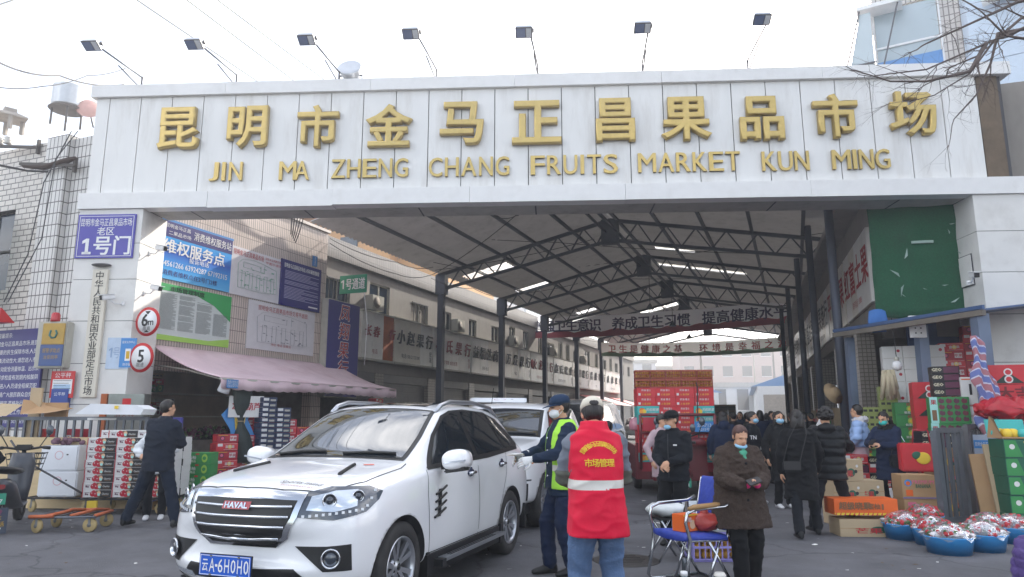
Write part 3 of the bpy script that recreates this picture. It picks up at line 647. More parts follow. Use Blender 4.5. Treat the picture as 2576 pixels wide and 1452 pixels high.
b = MB(); b.text('昆明金马正昌果品市场', (-.19 * w_, -.004, h_ / 2 - .13), XA, ZA, dred, h=.14, w=.56 * w_, bold=.015); b.text('消防安全疏散示意图', (.3 * w_, -.004, h_ / 2 - .1), XA, ZA, dred, h=.07, w=.36 * w_); b.text('平面示意图', (.3 * w_, -.004, h_ / 2 - .2), XA, ZA, dred, h=.07, w=.34 * w_); plan(b, w_, h_ * .92, 4, flat('plan_green', '7fae98', .6)); b.build('print', t)
t, w_, h_ = board('trading_map', 'grey white trading floor plan with red heading, lower one above the awning', ((624, 755, 877), (790, 786, 897)))
b = MB(); b.bx(-w_ / 2, w_ / 2, 0, .03, -h_ / 2, h_ / 2, paleb); b.build('panel', t)
b = MB(); b.text('昆明金马正昌果品市场交易平面图', (0, -.004, h_ / 2 - .16), XA, ZA, dred, h=.13, w=.74 * w_, bold=.01); plan(b, w_, h_ * .95, 9, flat('plan_grey', '8d8d94', .6)); b.text('地址 电话 监督台', (-.05, -.004, -h_ / 2 + .17), XA, ZA, dred, h=.07, w=.3 * w_); b.build('print', t)
t, w_, h_ = board('vehicle_rules_board', 'navy board of small white vehicle rules on the pink tiles', ((707, 653, 769), (806, 678, 787)), l=LW + .04)
b = MB(); b.bx(-w_ / 2, w_ / 2, 0, .04, -h_ / 2, h_ / 2, navy); b.build('panel', t)
b = MB(); b.text('昆明金马正昌果品市场出入场车辆管理制度', (0, -.004, h_ / 2 - .15), XA, ZA, white, h=.12, w=.88 * w_, bold=.02); fake_lines(b, -w_ * .44, w_ * .44, -h_ / 2 + .2, h_ / 2 - .28, 20, flat('ink_pale', 'a9a6cc', .6), seed=11, lh=.45, ragged=.5); b.bx(w_ * .2, w_ * .44, -.003, 0, -h_ / 2 + .08, -h_ / 2 + .12, white); b.build('lettering', t)
t, w_, h_ = board('small_blue_sign', 'small sky blue vertical plate high on the pink tiles', ((785, 644, 670), (796, 646, 672)), 'sign')
b = MB(); b.bx(-w_ / 2, w_ / 2, 0, .02, -h_ / 2, h_ / 2, skyb); b.text('电子监控区', (0, -.002, 0), XA, ZA, white, h=h_ / 6.5, vertical=True); b.build('panel', t)
# purple vertical shop sign and green lane sign
t, w_, h_ = board('vertical_shop_sign', 'tall purple vertical shop sign with red characters beside the pink tiles', ((826, 751, 1000), (906, 768, 1003)), 'sign', th=.0, l=LW + .25)
pur = flat('sign_purple', '33307f', .35)
b = MB(); b.bx(-w_ / 2, w_ / 2, 0, .22, -h_ / 2, h_ / 2, gcab); b.bx(-w_ / 2 + .03, w_ / 2 - .03, -.012, 0, -h_ / 2 + .03, h_ / 2 - .03, pur); b.build('box', t)
b = MB()
for q, ch in enumerate('凤翔果行'):
 z = h_ / 2 - .34 - q * .56
 b.text(ch, (0, -.014, z), XA, ZA, white, h=.50, bold=.042, shear=.12); b.text(ch, (0, -.019, z), XA, ZA, dred, h=.48, bold=.016, shear=.12)
b.build('lettering', t)
p0 = S(17.7, -12.75, 0); p1 = S(17.7, -11.8, 0); z0 = at(873, 740, p0.y).z; z1 = at(873, 695, p0.y).z
t = thing('lane_sign', 'green lane number sign hung out from the wall', 'sign', S(17.7, -12.27, (z0 + z1) / 2), -TH)
b = MB(); hz = (z1 - z0) / 2; b.bx(-.48, .48, 0, .04, -hz, hz, ggreen); one(b, -.36, -.005, 0, hz * 1.15, white); b.text('号通道', (.09, -.003, 0), XA, ZA, white, h=hz * 1.2, w=.68, bold=.03); b.build('plate', t)
b = MB(); b.tube([(-.55, .02, hz * .6), (.48, .02, hz * .6)], .015, steel, 6); b.tube([(.4, .03, -hz), (.55, .03, -hz - 1.0), (.5, .03, -hz - 2.2)], .012, white, 6); b.build('hanger', t)
# bundle of cables leaving the top of the office wall
cabm = flat('cable_black', '2b2a2c', .6)
def wire(name, label, pts, r=.012, sag=0, group='overhead cables', n=14, M=None):
 P = []
 for a, c in zip(pts[:-1], pts[1:]):
  a, c = Vector(a), Vector(c)
  for q in range(n): u = q / n; P.append(a.lerp(c, u) - ZA * sag * 4 * u * (1 - u))
 P.append(Vector(pts[-1])); o = P[0].copy()
 b = MB(); b.tube([p - o for p in P], r, M or cabm, 5)
 return tag(b.build(name, loc=o), label, 'cable', group)
t0_, zc_ = onl(728, 590, LW)
for q in range(5):
 wire('cable', 'thin black cable of the fan leaving the top of the pink tiled wall', [S(t0_ + q * .05, LW + .05, zc_ - .05 * q), S(t0_ - .3 + .12 * q, LW + .3, zc_ + .5), S(t0_ - .9 + q * .25, LW + .5, zc_ + 1.4)], .014, .08, 'cable fan on the office wall')
# == pink awning and the stall beneath
pinkc = pm('awning_pink', 'dcc2c8', .7, var=.08, scale=3, dirt=.38, dcol='a06672', dscale=1.3, bump=.15, bscale=6)
awn = thing('awning', 'sagging dusty pink awning over the fruit stall', 'awning', S(11.0, LW + .04, 3.0), R(90) - TH)
pts = []; NXA, NYA = 26, 14; LA = 6.7
def awz(u, v):   # u along 0..1, v out 0..1
 return -.72 * v - .10 * math.sin(v * math.pi) * (1 - .4 * math.sin(u * math.pi)) - .05 * math.sin(u * math.pi * 3) * v * (1 - v) * 4 + .28 * u * v * 0 + .02 * math.sin(u * 17) * v * (1 - v)
b = MB(); V_ = []
for i in range(NXA + 1):
 for j in range(NYA + 1):
  u, v = i / NXA, j / NYA
  V_.append((u * LA - .1 * v, -.03 - 2.05 * v * (1.0 + .12 * (1 - u) * 0), awz(u, v) + (.02 if v < .01 else 0)))
b.add(V_, [(i * (NYA + 1) + j, (i + 1) * (NYA + 1) + j, (i + 1) * (NYA + 1) + j + 1, i * (NYA + 1) + j + 1) for i in range(NXA) for j in range(NYA)], pinkc, True)
o = b.build('canopy', awn); sm = o.modifiers.new('s', 'SOLIDIFY'); sm.thickness = .012
b = MB(); V_ = []; K = 132
for i in range(K + 1):
 u = i / K; x = u * LA - .1; zt = awz(u, 1) - .005; V_.append((x, -2.085 + .015 * math.sin(u * 60), zt)); V_.append((x, -2.1 + .03 * math.sin(u * 40), zt - .2 - .022 * abs(math.sin(u * math.pi * 22)) - .02 * math.sin(u * 9)))
b.add(V_, [(2 * i, 2 * i + 1, 2 * i + 3, 2 * i + 2) for i in range(K)], pinkc, True)
V_ = []
for j in range(13):
 v = j / 12; V_.append((LA - .1 * v, -.03 - 2.05 * v, awz(1, v))); V_.append((LA - .1 * v + .02, -.03 - 2.05 * v, awz(1, v) - .08 - .16 * v))
b.add(V_, [(2 * i, 2 * i + 1, 2 * i + 3, 2 * i + 2) for i in range(12)], pinkc, True)
o = b.build('valance', awn); sm = o.modifiers.new('s', 'SOLIDIFY'); sm.thickness = .008
b = MB(); b.tube([(-.1, -2.06, awz(0, 1) - .02), (LA - .1, -2.06, awz(1, 1) - .02)], .025, gcab, 8)
for u in (0.02, .5, .98): b.tube([(u * LA, 0, -.4), (u * LA - .1, -1.0, awz(u, .5) - .06), (u * LA - .1, -2.0, awz(u, 1) - .03)], .02, gcab, 6)
b.build('frame', awn)
b = MB(); b.bx(.02, .34, -2.122, -2.118, awz(0, 1) - .2, awz(0, 1) - .03, skyb); b.text('雨篷定做电话', (.18, -2.125, awz(0, 1) - .07), XA, ZA, white, h=.045); b.text('15911183417', (.18, -2.125, awz(0, 1) - .115), XA, ZA, white, h=.04); b.text('15925787078', (.18, -2.125, awz(0, 1) - .16), XA, ZA, white, h=.04); b.build('label_patch', awn)
p = S(11.15, LW + 2.0, 2.1); b = MB(); b.lathe([(.09, -.12), (.12, -.1), (.11, .1), (.06, .16), (0, .16)], pm('lamp_white', 'dfe0e4', .3), X=Matrix.Rotation(R(20), 4, 'Y')); tag(b.build('work_lamp', loc=p), 'white plastic drum lamp hanging at the awning corner', 'lamp')
# stall interior shell
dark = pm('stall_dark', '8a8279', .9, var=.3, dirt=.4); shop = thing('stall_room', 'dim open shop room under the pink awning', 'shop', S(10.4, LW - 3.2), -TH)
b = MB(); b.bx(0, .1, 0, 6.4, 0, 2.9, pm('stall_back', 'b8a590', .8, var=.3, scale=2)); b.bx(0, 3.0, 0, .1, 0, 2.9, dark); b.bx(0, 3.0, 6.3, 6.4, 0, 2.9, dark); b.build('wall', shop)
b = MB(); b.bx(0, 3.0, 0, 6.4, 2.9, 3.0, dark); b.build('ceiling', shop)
b = MB(); b.bx(.12, .5, .3, 6.1, .9, .94, wood); b.bx(.12, .5, .3, 6.1, 1.5, 1.54, wood); b.bx(.12, .5, .3, 6.1, 2.1, 2.14, wood); b.build('shelf', shop)
# == left row of two storey shops
LS = -13.3
plaster = pm('plaster', '8f8982', .85, var=.1, dirt=.45, dcol='6c645b', dscale=1.1, stretch=(1, 1, .5)); dkroof = tilemat('parapet_tile', '6f6a66', '4a4644', .12, .32, .012, off=0, dirt=.4)
row = thing('shop_row', 'two storey row of fruit shops along the left of the market', 'building', S(16.95, LS), -TH)
RL = 46
b = MB(); hol = []
rnd = random.Random(5); wins = []
y = .8
while y < RL - 2:
 wd = rnd.choice([.8, .9, 1.3]); k = rnd.random()
 wins.append((y, y + wd, 5.0 if k < .8 else 4.85, 5.85 if k < .7 else 6.1, k)); y += wd + rnd.uniform(.7, 1.9)
for (a, c, z0, z1, k) in wins: hol.append((a, c, z0, z1))
# facade runs along local y: build with x as the thin axis
def wall_y(b, y0, y1, z0, z1, holes, x0, th, M):
 ys = sorted({y0, y1, *[h[0] for h in holes], *[h[1] for h in holes]}); zs = sorted({z0, z1, *[h[2] for h in holes], *[h[3] for h in holes]})
 for a, c in zip(ys[:-1], ys[1:]):
  run = None
  for d, e in zip(zs[:-1], zs[1:]):
   my, mz = (a + c) / 2, (d + e) / 2
   if any(h[0] < my < h[1] and h[2] < mz < h[3] for h in holes):
    if run: b.bx(x0 - th, x0, a, c, run[0], run[1], M); run = None
   else: run = (run[0], e) if run else (d, e)
  if run: b.bx(x0 - th, x0, a, c, run[0], run[1], M)
wall_y(b, 0, RL, 3.0, 6.45, hol, 0, .25, plaster); b.build('upper_wall', row)
b = MB(); b.bx(-.25, .12, 0, RL, 6.45, 7.1, dkroof); b.bx(-6, -.25, 0, RL, 6.8, 6.95, dkroof); b.build('parapet', row)
b = MB(); pil = tilemat('pillar_tile', 'a8a096', '6b655e', .1, .1, .01, off=0, dirt=.4)
for q in range(int(RL / 3.8) + 1): b.bx(-.3, -.02, q * 3.8, q * 3.8 + .55, 0, 3.0, pil)
b.bx(-4, -3.8, 0, RL, 0, 3, dark); b.bx(-4, -.3, 0, RL, 2.98, 3.0, dark); b.build('lower_wall', row)
for i, (a, c, z0, z1, k) in enumerate(wins):
 f = MB(); f.bx(-.1, -.04, a, a + .05, z0, z1, gcab); f.bx(-.1, -.04, c - .05, c, z0, z1, gcab); f.bx(-.1, -.04, a + .05, c - .05, z0, z0 + .05, gcab); f.bx(-.1, -.04, a + .05, c - .05, z1 - .05, z1, gcab); f.bx(-.1, -.04, (a + c) / 2 - .02, (a + c) / 2 + .02, z0, z1, gcab)
 if k < .35:
  for q in range(6): f.bx(.02, .035, a + (c - a) * (q + .5) / 6, a + (c - a) * (q + .5) / 6 + .015, z0, z1, steel)
  f.bx(.015, .04, a, c, z0, z0 + .03, steel); f.bx(.015, .04, a, c, z1 - .03, z1, steel)
 o = f.build('window', row); p = MB(); p.bx(-.09, -.08, a, c, z0, z1, glassd if k > .2 else dark); p.build('glass', o)
shut = pm('shutter', '7d7c7a', .5, .3, var=.1, dirt=.3)
for q in range(int(RL / 3.8)):
 y0 = q * 3.8 + .55; y1 = (q + 1) * 3.8; open_ = (q * 7) % 5 in (0, 1)
 b = MB(); zb = 2.1 if open_ else .0
 for r in range(int((2.7 - zb) / .09)): b.bx(-.22, -.2 + .015 * (r % 2), y0, y1, zb + r * .09, zb + r * .09 + .088, shut)
 b.bx(-.25, -.05, y0, y1, 2.7, 3.0, shut); b.build('shutter', row)
for q in range(5):
 y = 3 + q * 6.5; b = MB(); b.bx(0, .3, y, y + .7, 5.1, 5.6, gcab); b.lathe([(0, 0), (.2, 0), (.2, .01), (0, .01)], dark, X=Matrix.Translation((.305, y + .25, 5.35)) @ Matrix.Rotation(R(90), 4, 'Y')); b.build('air_conditioner', row)
# shop sign boards
sgn = [pm('signboard_%s' % k, c, .3, 0, var=.08, dirt=.22, dcol='8b8276', scale=2) for k, c in zip(('silver', 'cream', 'pearl'), ('e9e7e2', 'e2dccf', 'efede8'))]
names = ['长春 行', '小赵果行', '杨氏果行', '益福达商贸', '万发果行', '火龙果行', '赵氏果业', '火旺果行', '昌盛果行', '鑫源果行']
cuts = [905, 990, 1088, 1185, 1268, 1335, 1392, 1440, 1480, 1522, 1562]
lab = ['first board by the purple sign, with a brown middle panel', 'second board from the purple sign', 'third board, first one past the front post', 'fourth board, five black characters', 'fifth board behind the second post', 'board with a round red emblem', 'board between the third and fourth posts', 'eighth board down the row', 'ninth board near the row end', 'farthest board at the row end']
for i, nm in enumerate(names):
 ta, _ = onl(cuts[i], 900, LS + .3); tb, _ = onl(cuts[i + 1], 900, LS + .3); wd = tb - ta - .08
 t = thing('shop_signboard', 'silver shop signboard, ' + lab[i], 'signboard', S((ta + tb) / 2, LS + .3, 4.18), R(90) - TH, 'signboards of the left shop row')
 b = MB(); k = max(3, int(wd / .9))
 for q in range(k): b.bx(-wd / 2 + wd * q / k + .008, -wd / 2 + wd * (q + 1) / k - .008, 0, .25, -.75, .78, sgn[(i + q // 2) % 3] if not (i == 0 and q == 2) else rust)
 b.bx(-wd / 2, wd / 2, -.04, .25, -.82, -.75, gcab); b.bx(-wd / 2, wd / 2, -.04, .25, .78, .84, gcab); b.build('panel', t)
 b = MB(); M_ = flat('sign_maroon', '8d2b34', .5) if i in (0, 2, 5) else flat('sign_ink', '2c2a2c', .5)
 n = len(nm)
 for q, ch in enumerate(nm):
  if ch != ' ': b.text(ch, (-wd / 2 + wd * (q + .5 + (.0 if i else .15)) / n, -.03, .16), XA, ZA, M_, h=min(.52, wd / n * .7), bold=.022, th=.03, shear=.15)
 b.text(['电话', '电话15812123188', '批发零售 诚信经营', '联系电话'][i % 4], (-.1 * wd, -.02, -.5), XA, ZA, M_, h=.16, bold=.01); b.text('批发', (.44 * wd, -.02, -.4), XA, ZA, M_, h=.2, vertical=True)
 if i == 5: b.lathe([(0, .0), (.25, 0), (.25, .02), (0, .02)], dred, X=Matrix.Translation((-wd / 2 + .2, -.0, .16)) @ Matrix.Rotation(R(90), 4, 'X'))
 b.build('lettering', t)
# == market roof
rfm = pm('roof_sheet', 'aeaaa6', .6, .0, var=.12, scale=1.2, dirt=.4, dcol='6d665f'); rsteel = pm('truss_steel', '585c63', .6, .3, var=.15)
glow_through(rfm, .045); milky = pm('skylight_panel', 'e9e6da', .4, var=.05); milky.node_tree.nodes['Principled BSDF'].inputs['Transmission Weight'].default_value = .9; milky.node_tree.nodes['Principled BSDF'].inputs['Roughness'].default_value = .6
TR0, TR1, LE, LR, RE, ZE, ZR, ZE2 = 15.6, 53.5, -12.4, -5.6, 2.2, 6.95, 8.45, 6.9
mr = thing('market_roof', 'long corrugated market roof on dark steel trusses', 'roof', S(TR0, LR), -TH)
def rz_(l): return ZE + (ZR - ZE) * (l - LE) / (LR - LE) if l < LR else ZR + (ZE2 - ZR) * (l - LR) / (RE - LR)
sky_spots = {(-1, 6): (28.2, .9, .1, .35), }
# skylight cells: (side, t0, t1, u0, u1) with u measured from ridge (0) to eave (1)
cells = [(1, 31.0, 31.7, .02, .52), (-1, 29.0, 29.8, .62, .86), (-1, 35.5, 36.2, .0, .09), (-1, 37.2, 38.0, .62, .8), (-1, 42.2, 43.2, .02, .6), (1, 45, 45.8, .45, .6), (-1, 24.6, 25.6, .66, .94), (-1, 43, 43.8, .7, .86), (1, 27.5, 28.0, .1, .3)]
for sd_ in (-1, 1):
 le = LE if sd_ < 0 else RE
 ts = sorted({TR0, TR1, *[c[1] for c in cells if c[0] == sd_], *[c[2] for c in cells if c[0] == sd_]})
 us = sorted({0, 1, *[c[3] for c in cells if c[0] == sd_], *[c[4] for c in cells if c[0] == sd_]})
 b = MB(); sk = []
 for a, c in zip(ts[:-1], ts[1:]):
  for u0, u1 in zip(us[:-1], us[1:]):
   if any(q[0] == sd_ and q[1] < (a + c) / 2 < q[2] and q[3] < (u0 + u1) / 2 < q[4] for q in cells): continue
   n = 2 * max(1, int((c - a) / .22)); l0, l1 = LR + (le - LR) * u0, LR + (le - LR) * u1; V_ = []
   for q in range(n + 1):
    tt = a + (c - a) * q / n; dz = .038 * (1 if q % 2 else -1)
    V_ += [(l0 - LR, tt - TR0, rz_(l0) + dz), (l1 - LR, tt - TR0, rz_(l1) + dz)]
   b.add(V_, [(2 * q, 2 * q + 1, 2 * q + 3, 2 * q + 2) for q in range(n)], rfm)
 b.build('roof_sheet', mr)
for (sd_, a, c, u0, u1) in cells:
 le = LE if sd_ < 0 else RE; l0, l1 = LR + (le - LR) * u0, LR + (le - LR) * u1
 b = MB(); b.add([(l0 - LR, a - TR0, rz_(l0) + .03), (l1 - LR, a - TR0, rz_(l1) + .03), (l1 - LR, c - TR0, rz_(l1) + .03), (l0 - LR, c - TR0, rz_(l0) + .03)], [(0, 1, 2, 3)], milky); b.build('skylight', mr)
tt = 23.4; trs = []
while tt < 53.6: trs.append(tt); tt += 6
for tt in trs:
 b = MB(); y = tt - TR0
 for sd_ in (-1, 1):
  le = LE if sd_ < 0 else RE; n = 7 if sd_ < 0 else 8; P = []
  A0 = (0, y, ZR - .12); A1 = (le - LR, y, rz_(le) - .12); B0 = (0, y, ZR - .85); B1 = (le - LR, y, rz_(le) - .7)
  b.bar(A0, A1, .1, .12, rsteel); b.bar(B0, B1, .1, .1, rsteel)
  for q in range(n):
   u0, um, u1 = q / n, (q + .5) / n, (q + 1) / n
   f = lambda p, r, u: Vector(p).lerp(Vector(r), u)
   b.bar(f(A0, A1, u0), f(B0, B1, um), .045, .045, rsteel); b.bar(f(B0, B1, um), f(A0, A1, u1), .045, .045, rsteel)
 b.bx(-.3, .3, y - .12, y + .12, ZR - 1.0, ZR - .1, rsteel); b.build('truss', mr)
for l in (-11.2, -9.8, -8.4, -7.0, -5.75, -5.35, -3.9, -2.4, -.9, .6, 2.0):
 b = MB(); z = rz_(l) - .07
 b.bar((l - LR, 0, z), (l - LR, TR1 - TR0, z), .1, .09, rsteel); 
 if l in (-5.75, -5.35): b.bar((l - LR, 0, z - .45), (l - LR, TR1 - TR0, z - .45), .07, .07, rsteel)
 b.build('purlin', mr)
postm = pm('post_paint', '4a4f5c', .5, .2, var=.12, dirt=.25)
for i, tt in enumerate(trs):
 b = MB(); b.bx(-.11, .11, -.11, .11, 0, rz_(-12.2) - .2, postm); b.bx(-.22, .22, -.22, .22, 0, .03, postm); b.bx(-.2, .2, -.15, .15, rz_(-12.2) - .9, rz_(-12.2) - .15, postm)
 tag(b.build('roof_post', loc=S(tt, -12.2), rz=-TH), 'dark steel roof post on the left shop side, number %s counting away from the gate' % ['one', 'two', 'three', 'four', 'five', 'six'][i], 'post', 'roof posts of the left row')
tl = [16.8, 21.5, 26, 31.5, 37]
for i, tt in enumerate(tl):
 p = RF(tt, 2.1); b = MB(); hgt = 7.0; b.tube([(0, 0, 0), (0, 0, hgt)], .095, postm, 10); b.lathe([(.16, 0), (.16, .25), (.12, .3)], postm, n=10)
 tag(b.build('market_post', loc=p), 'dark round market post on the right side, number %s counting away from the gate' % ['one', 'two', 'three', 'four', 'five', 'six', 'seven'][i], 'post', 'posts of the right row')
for i, tt in enumerate(trs[1:5]):
 b = MB(); b.tube([(0, 0, 0), (0, 0, -1.3)], .012, cabm, 5); b.lathe([(.02, -1.3), (.05, -1.34), (.16, -1.5), (.18, -1.55), (0, -1.5)], rsteel, n=14)
 tag(b.build('pendant_lamp', loc=S(tt, LR + .2, ZR - .9)), 'dark bell pendant lamp under roof truss %s from the gate' % ['two', 'three', 'four', 'five'][i], 'pendant lamp', 'pendant lamps under the ridge')
# == banners
def banner(name, label, A, B_, drop, col_, body, M, edge=None, blocks=((0, 1),), grad=None, hfrac=.55):
 A, B_ = Vector(A), Vector(B_); d = (B_ - A); d.z = 0; W = d.length; rz = math.atan2(d.y, d.x); n = 60
 t = thing(name, label, 'banner', A, rz); dz = B_.z - A.z
 b = MB(); V_ = []; K = 6
 def P(u, v): return Vector((u * W, .05 * math.sin(u * 21 + v * 2) * (1 - .5 * v), dz * u - .35 * 4 * u * (1 - u) * .5 - drop * v))
 for i in range(n + 1):
  for j in range(K + 1): V_.append(P(i / n, j / K))
 b.add(V_, [(i * (K + 1) + j, i * (K + 1) + j + 1, (i + 1) * (K + 1) + j + 1, (i + 1) * (K + 1) + j) for i in range(n) for j in range(K)], col_, True)
 b.build('cloth', t)
 b = MB()
 for (txt, u0, u1) in body:
  for q, ch in enumerate(txt):
   u = u0 + (u1 - u0) * (q + .5) / len(txt); e = P(u + .01, .45) - P(u - .01, .45); e.y = 0
   b.text(ch, P(u, .45) + Vector((0, -.06, 0)), e, ZA, M, h=drop * hfrac, bold=.03)
 b.build('lettering', t)
 if edge:
  b = MB()
  for i in range(n): 
   u0, u1 = i / n, (i + 1) / n; h0 = .1 + .07 * abs(math.sin(u0 * 31)); h1 = .1 + .07 * abs(math.sin(u1 * 31))
   y = Vector((0, -.022, 0)); b.add([P(u0, 1) + y, P(u1, 1) + y, P(u1, 1) + y + ZA * h1 * drop * 2, P(u0, 1) + y + ZA * h0 * drop * 2], [(0, 1, 2, 3)], edge)
  b.build('border', t)
 b = MB(); b.tube([(-1.2, 0, .2), (0, 0, 0)], .012, cabm, 5); b.tube([(W, 0, dz), (W + 1.2, 0, dz + .2)], .012, cabm, 5); b.tube([(0, .01, .02), (0, .01, -drop)], .02, gcab, 6); b.tube([(W, .01, dz), (W, .01, dz - drop)], .02, gcab, 6); b.build('rope', t)
Yb = 39.5; A = at(1312, 800, Yb); B_ = at(2018, 752, Yb - 3.5); drop = A.z - at(1312, 845, Yb).z
banner('health_banner', 'long pale blue hygiene banner with purple characters under the roof', A, B_, drop * 1.15, glow_through(pm('banner_blue', 'eef2fa', .6, var=.1, scale=.6), .9), [('增强卫生意识', .04, .30), ('养成卫生习惯', .34, .62), ('提高健康水平', .66, .95)], flat('banner_ink', '3d3a63', .6), flat('banner_red', 'c2626c', .6))
Yb = 46; A = at(1512, 862, Yb); B_ = at(1993, 846, Yb - 2); drop = A.z - at(1512, 896, Yb).z
banner('slogan_banner', 'cream slogan banner with red characters beyond the roof', A, B_, drop, glow_through(pm('banner_cream', 'f0f2e8', .6, var=.08, scale=.6), .9), [('卫生是健康之基', .03, .44), ('环境是幸福之源', .51, .98)], flat('banner_ink_red', 'c23434', .6), flat('banner_green', '9cc0a0', .6))
# == cartons and crates
class Face:
 """draws print on the front (-y) face of a box of size w,d,h standing on z=0"""
 def __init__(s, w_, d, h, M, bev=.004):
  s.w, s.d, s.h = w_, d, h; s.b = MB(); s.b.box((0, 0, h / 2), (w_, d, h), M, bev=bev); s.y = -d / 2 - .001; s.k = 0
 def rect(s, u0, u1, v0, v1, M):
  s.k += 1; y = s.y - s.k * .0006; w_, h = s.w, s.h
  s.b.add([(-w_ / 2 + u0 * w_, y, v0 * h), (-w_ / 2 + u1 * w_, y, v0 * h), (-w_ / 2 + u1 * w_, y, v1 * h), (-w_ / 2 + u0 * w_, y, v1 * h)], [(0, 1, 2, 3)], M); return s
 def poly(s, P, M):
  s.k += 1; y = s.y - s.k * .0006; s.b.add([(-s.w / 2 + u * s.w, y, v * s.h) for u, v in P], [tuple(range(len(P)))], M); return s
 def disc(s, u, v, r, M, n=14, asp=1):
  s.k += 1; y = s.y - s.k * .0006; s.b.add([(-s.w / 2 + u * s.w + r * math.cos(a * 6.2832 / n), y, v * s.h + asp * r * math.sin(a * 6.2832 / n)) for a in range(n)], [tuple(range(n))], M); return s
 def text(s, body, u, v, h, M, w_=None, bold=.02, shear=0):
  s.k += 1; s.b.text(body, (-s.w / 2 + u * s.w, s.y - s.k * .0006, v * s.h), XA, ZA, M, h=h, w=w_, bold=bold, res=1, shear=shear); return s
 def side(s, u0, u1, v0, v1, M, x=-1):
  x_ = x * (s.w / 2 + .0015); s.b.add([(x_, s.d / 2 - u0 * s.d, v0 * s.h), (x_, s.d / 2 - u1 * s.d, v0 * s.h), (x_, s.d / 2 - u1 * s.d, v1 * s.h), (x_, s.d / 2 - u0 * s.d, v1 * s.h)], [(0, 1, 2, 3)], M); return s
 def top(s, u0, u1, v0, v1, M):
  s.b.add([(-s.w / 2 + u0 * s.w, -s.d / 2 + v0 * s.d, s.h + .0015), (-s.w / 2 + u1 * s.w, -s.d / 2 + v0 * s.d, s.h + .0015), (-s.w / 2 + u1 * s.w, -s.d / 2 + v1 * s.d, s.h + .0015), (-s.w / 2 + u0 * s.w, -s.d / 2 + v1 * s.d, s.h + .0015)], [(0, 1, 2, 3)], M); return s
 def mesh(s, name):
  o = s.b.build(name); me = o.data; bpy.data.objects.remove(o); return me
def put(name, me, loc, rz, label, cat='box', group=None, rx=0, ry=0):
 o = bpy.data.objects.new(name, me); COL.objects.link(o); o.location = loc; o.rotation_euler = (rx, ry, rz)
 return tag(o, label, cat, group)
kraft = pm('kraft_card', 'b08e68', .85, var=.08, scale=4, dirt=.2, dcol='7d6348'); kraft2 = pm('kraft_pale', 'b8a384', .85, var=.08, dirt=.15, dcol='8b7253')
foam = pm('foam_white', 'e4e6ea', .8, var=.04, dirt=.12, dcol='9b9a96', bump=.1, bscale=120); cred = pm('carton_red', 'c42d36', .5, var=.1); cred2 = pm('carton_crimson', 'a81f33', .5, var=.1)
cgreen = pm('carton_green', '358a4a', .5, var=.1); dgreen = pm('carton_dark_green', '1c5c48', .5, var=.1); ylw = flat('carton_yellow', 'e4c33c', .5); orng = flat('carton_orange', 'e0641e', .5); teal = flat('carton_teal', '3fb0ac', .5); cwhite = pm('carton_white', 'd9d8d6', .55, var=.05, dirt=.1); cblue = flat('carton_blue', '2c52a8', .5); blackc = flat('carton_black', '1d1b1e', .5); brownc = flat('print_brown', '7b5a3c', .6); pinkp = flat('print_pink', 'd86a8a', .5); dpur = flat('print_plum', '5c2440', .5); mint = flat('print_mint', '9fd6cf', .5); crimson = flat('cherry_red', 'b0122e', .35); skin_p = flat('print_skin', 'd9b48f', .5)
# cherry box
f = Face(.45, .32, .112, cwhite); f.rect(.58, 1, .02, .98, blackc).rect(.46, .62, .05, .95, brownc); f.disc(.36, .48, .042, crimson).disc(.47, .40, .04, crimson).disc(.4, .72, .03, crimson); f.disc(.33, .6, .008, cwhite).disc(.45, .5, .008, cwhite)
f.disc(.13, .45, .014, dpur).disc(.19, .4, .012, dpur).rect(.08, .26, .62, .68, dpur).disc(.58, .6, .03, skin_p).disc(.58, .4, .022, mint); f.text('Cherries', .81, .5, .028, cwhite, w_=.11, shear=.2).rect(.72, .92, .22, .28, brownc).rect(0, .03, 0, 1, crimson)
f.side(.05, .95, .1, .9, cwhite).side(.3, .7, .3, .7, crimson); cherry = f.mesh('cherry_box')
# red fruit box with white label
f = Face(.42, .30, .16, cred); f.rect(.05, .28, .55, .9, cwhite).rect(.33, .96, .84, .87, cwhite).rect(.33, .96, .14, .17, cwhite).disc(.62, .5, .04, ylw).text('富贵果', .62, .5, .055, cwhite).rect(.4, .6, .04, .1, blackc).side(.1, .9, .2, .8, cred2); redbox = f.mesh('red_fruit_box')
f = Face(.42, .30, .16, cred2); f.rect(.6, .9, .2, .8, cwhite).text('苹果', .75, .5, .06, crimson).disc(.25, .5, .05, dpur).disc(.25, .5, .03, pinkp).rect(.05, .5, .85, .9, ylw).side(.1, .9, .2, .8, cred); redbox2 = f.mesh('crimson_fruit_box')
f = Face(.42, .30, .18, cgreen); f.text('西柚', .25, .55, .06, cwhite).disc(.75, .5, .05, flat('print_lime', '9cc34a', .5), asp=1.4).disc(.74, .5, .03, cgreen).rect(.38, .52, .8, .94, cred).text('精品', .3, .22, .04, flat('print_pale', 'dfe6d2', .5)); f.side(.1, .9, .1, .9, dgreen); greenbox = f.mesh('green_fruit_box')
f = Face(.36, .30, .26, cwhite); f.rect(.72, .92, .1, .95, dpur).text('百香果', .82, .52, .06, cwhite, w_=.05).disc(.35, .55, .07, dpur).disc(.4, .3, .06, flat('print_fig', '8d2a46', .5)).disc(.4, .3, .04, skin_p).disc(.2, .2, .05, dpur); passion = f.mesh('passion_fruit_box')
f = Face(.38, .28, .13, kraft); f.rect(.1, .3, .4, .6, blackc).rect(.42, .62, .4, .6, blackc).rect(.72, .9, .4, .6, blackc); kraftbox = f.mesh('kraft_tray')
f = Face(.34, .3, .1, pm('crate_navy', '2f3956', .6)); f.rect(.1, .45, .3, .85, cwhite).rect(.55, .9, .2, .6, gcab); navybox = f.mesh('navy_box')
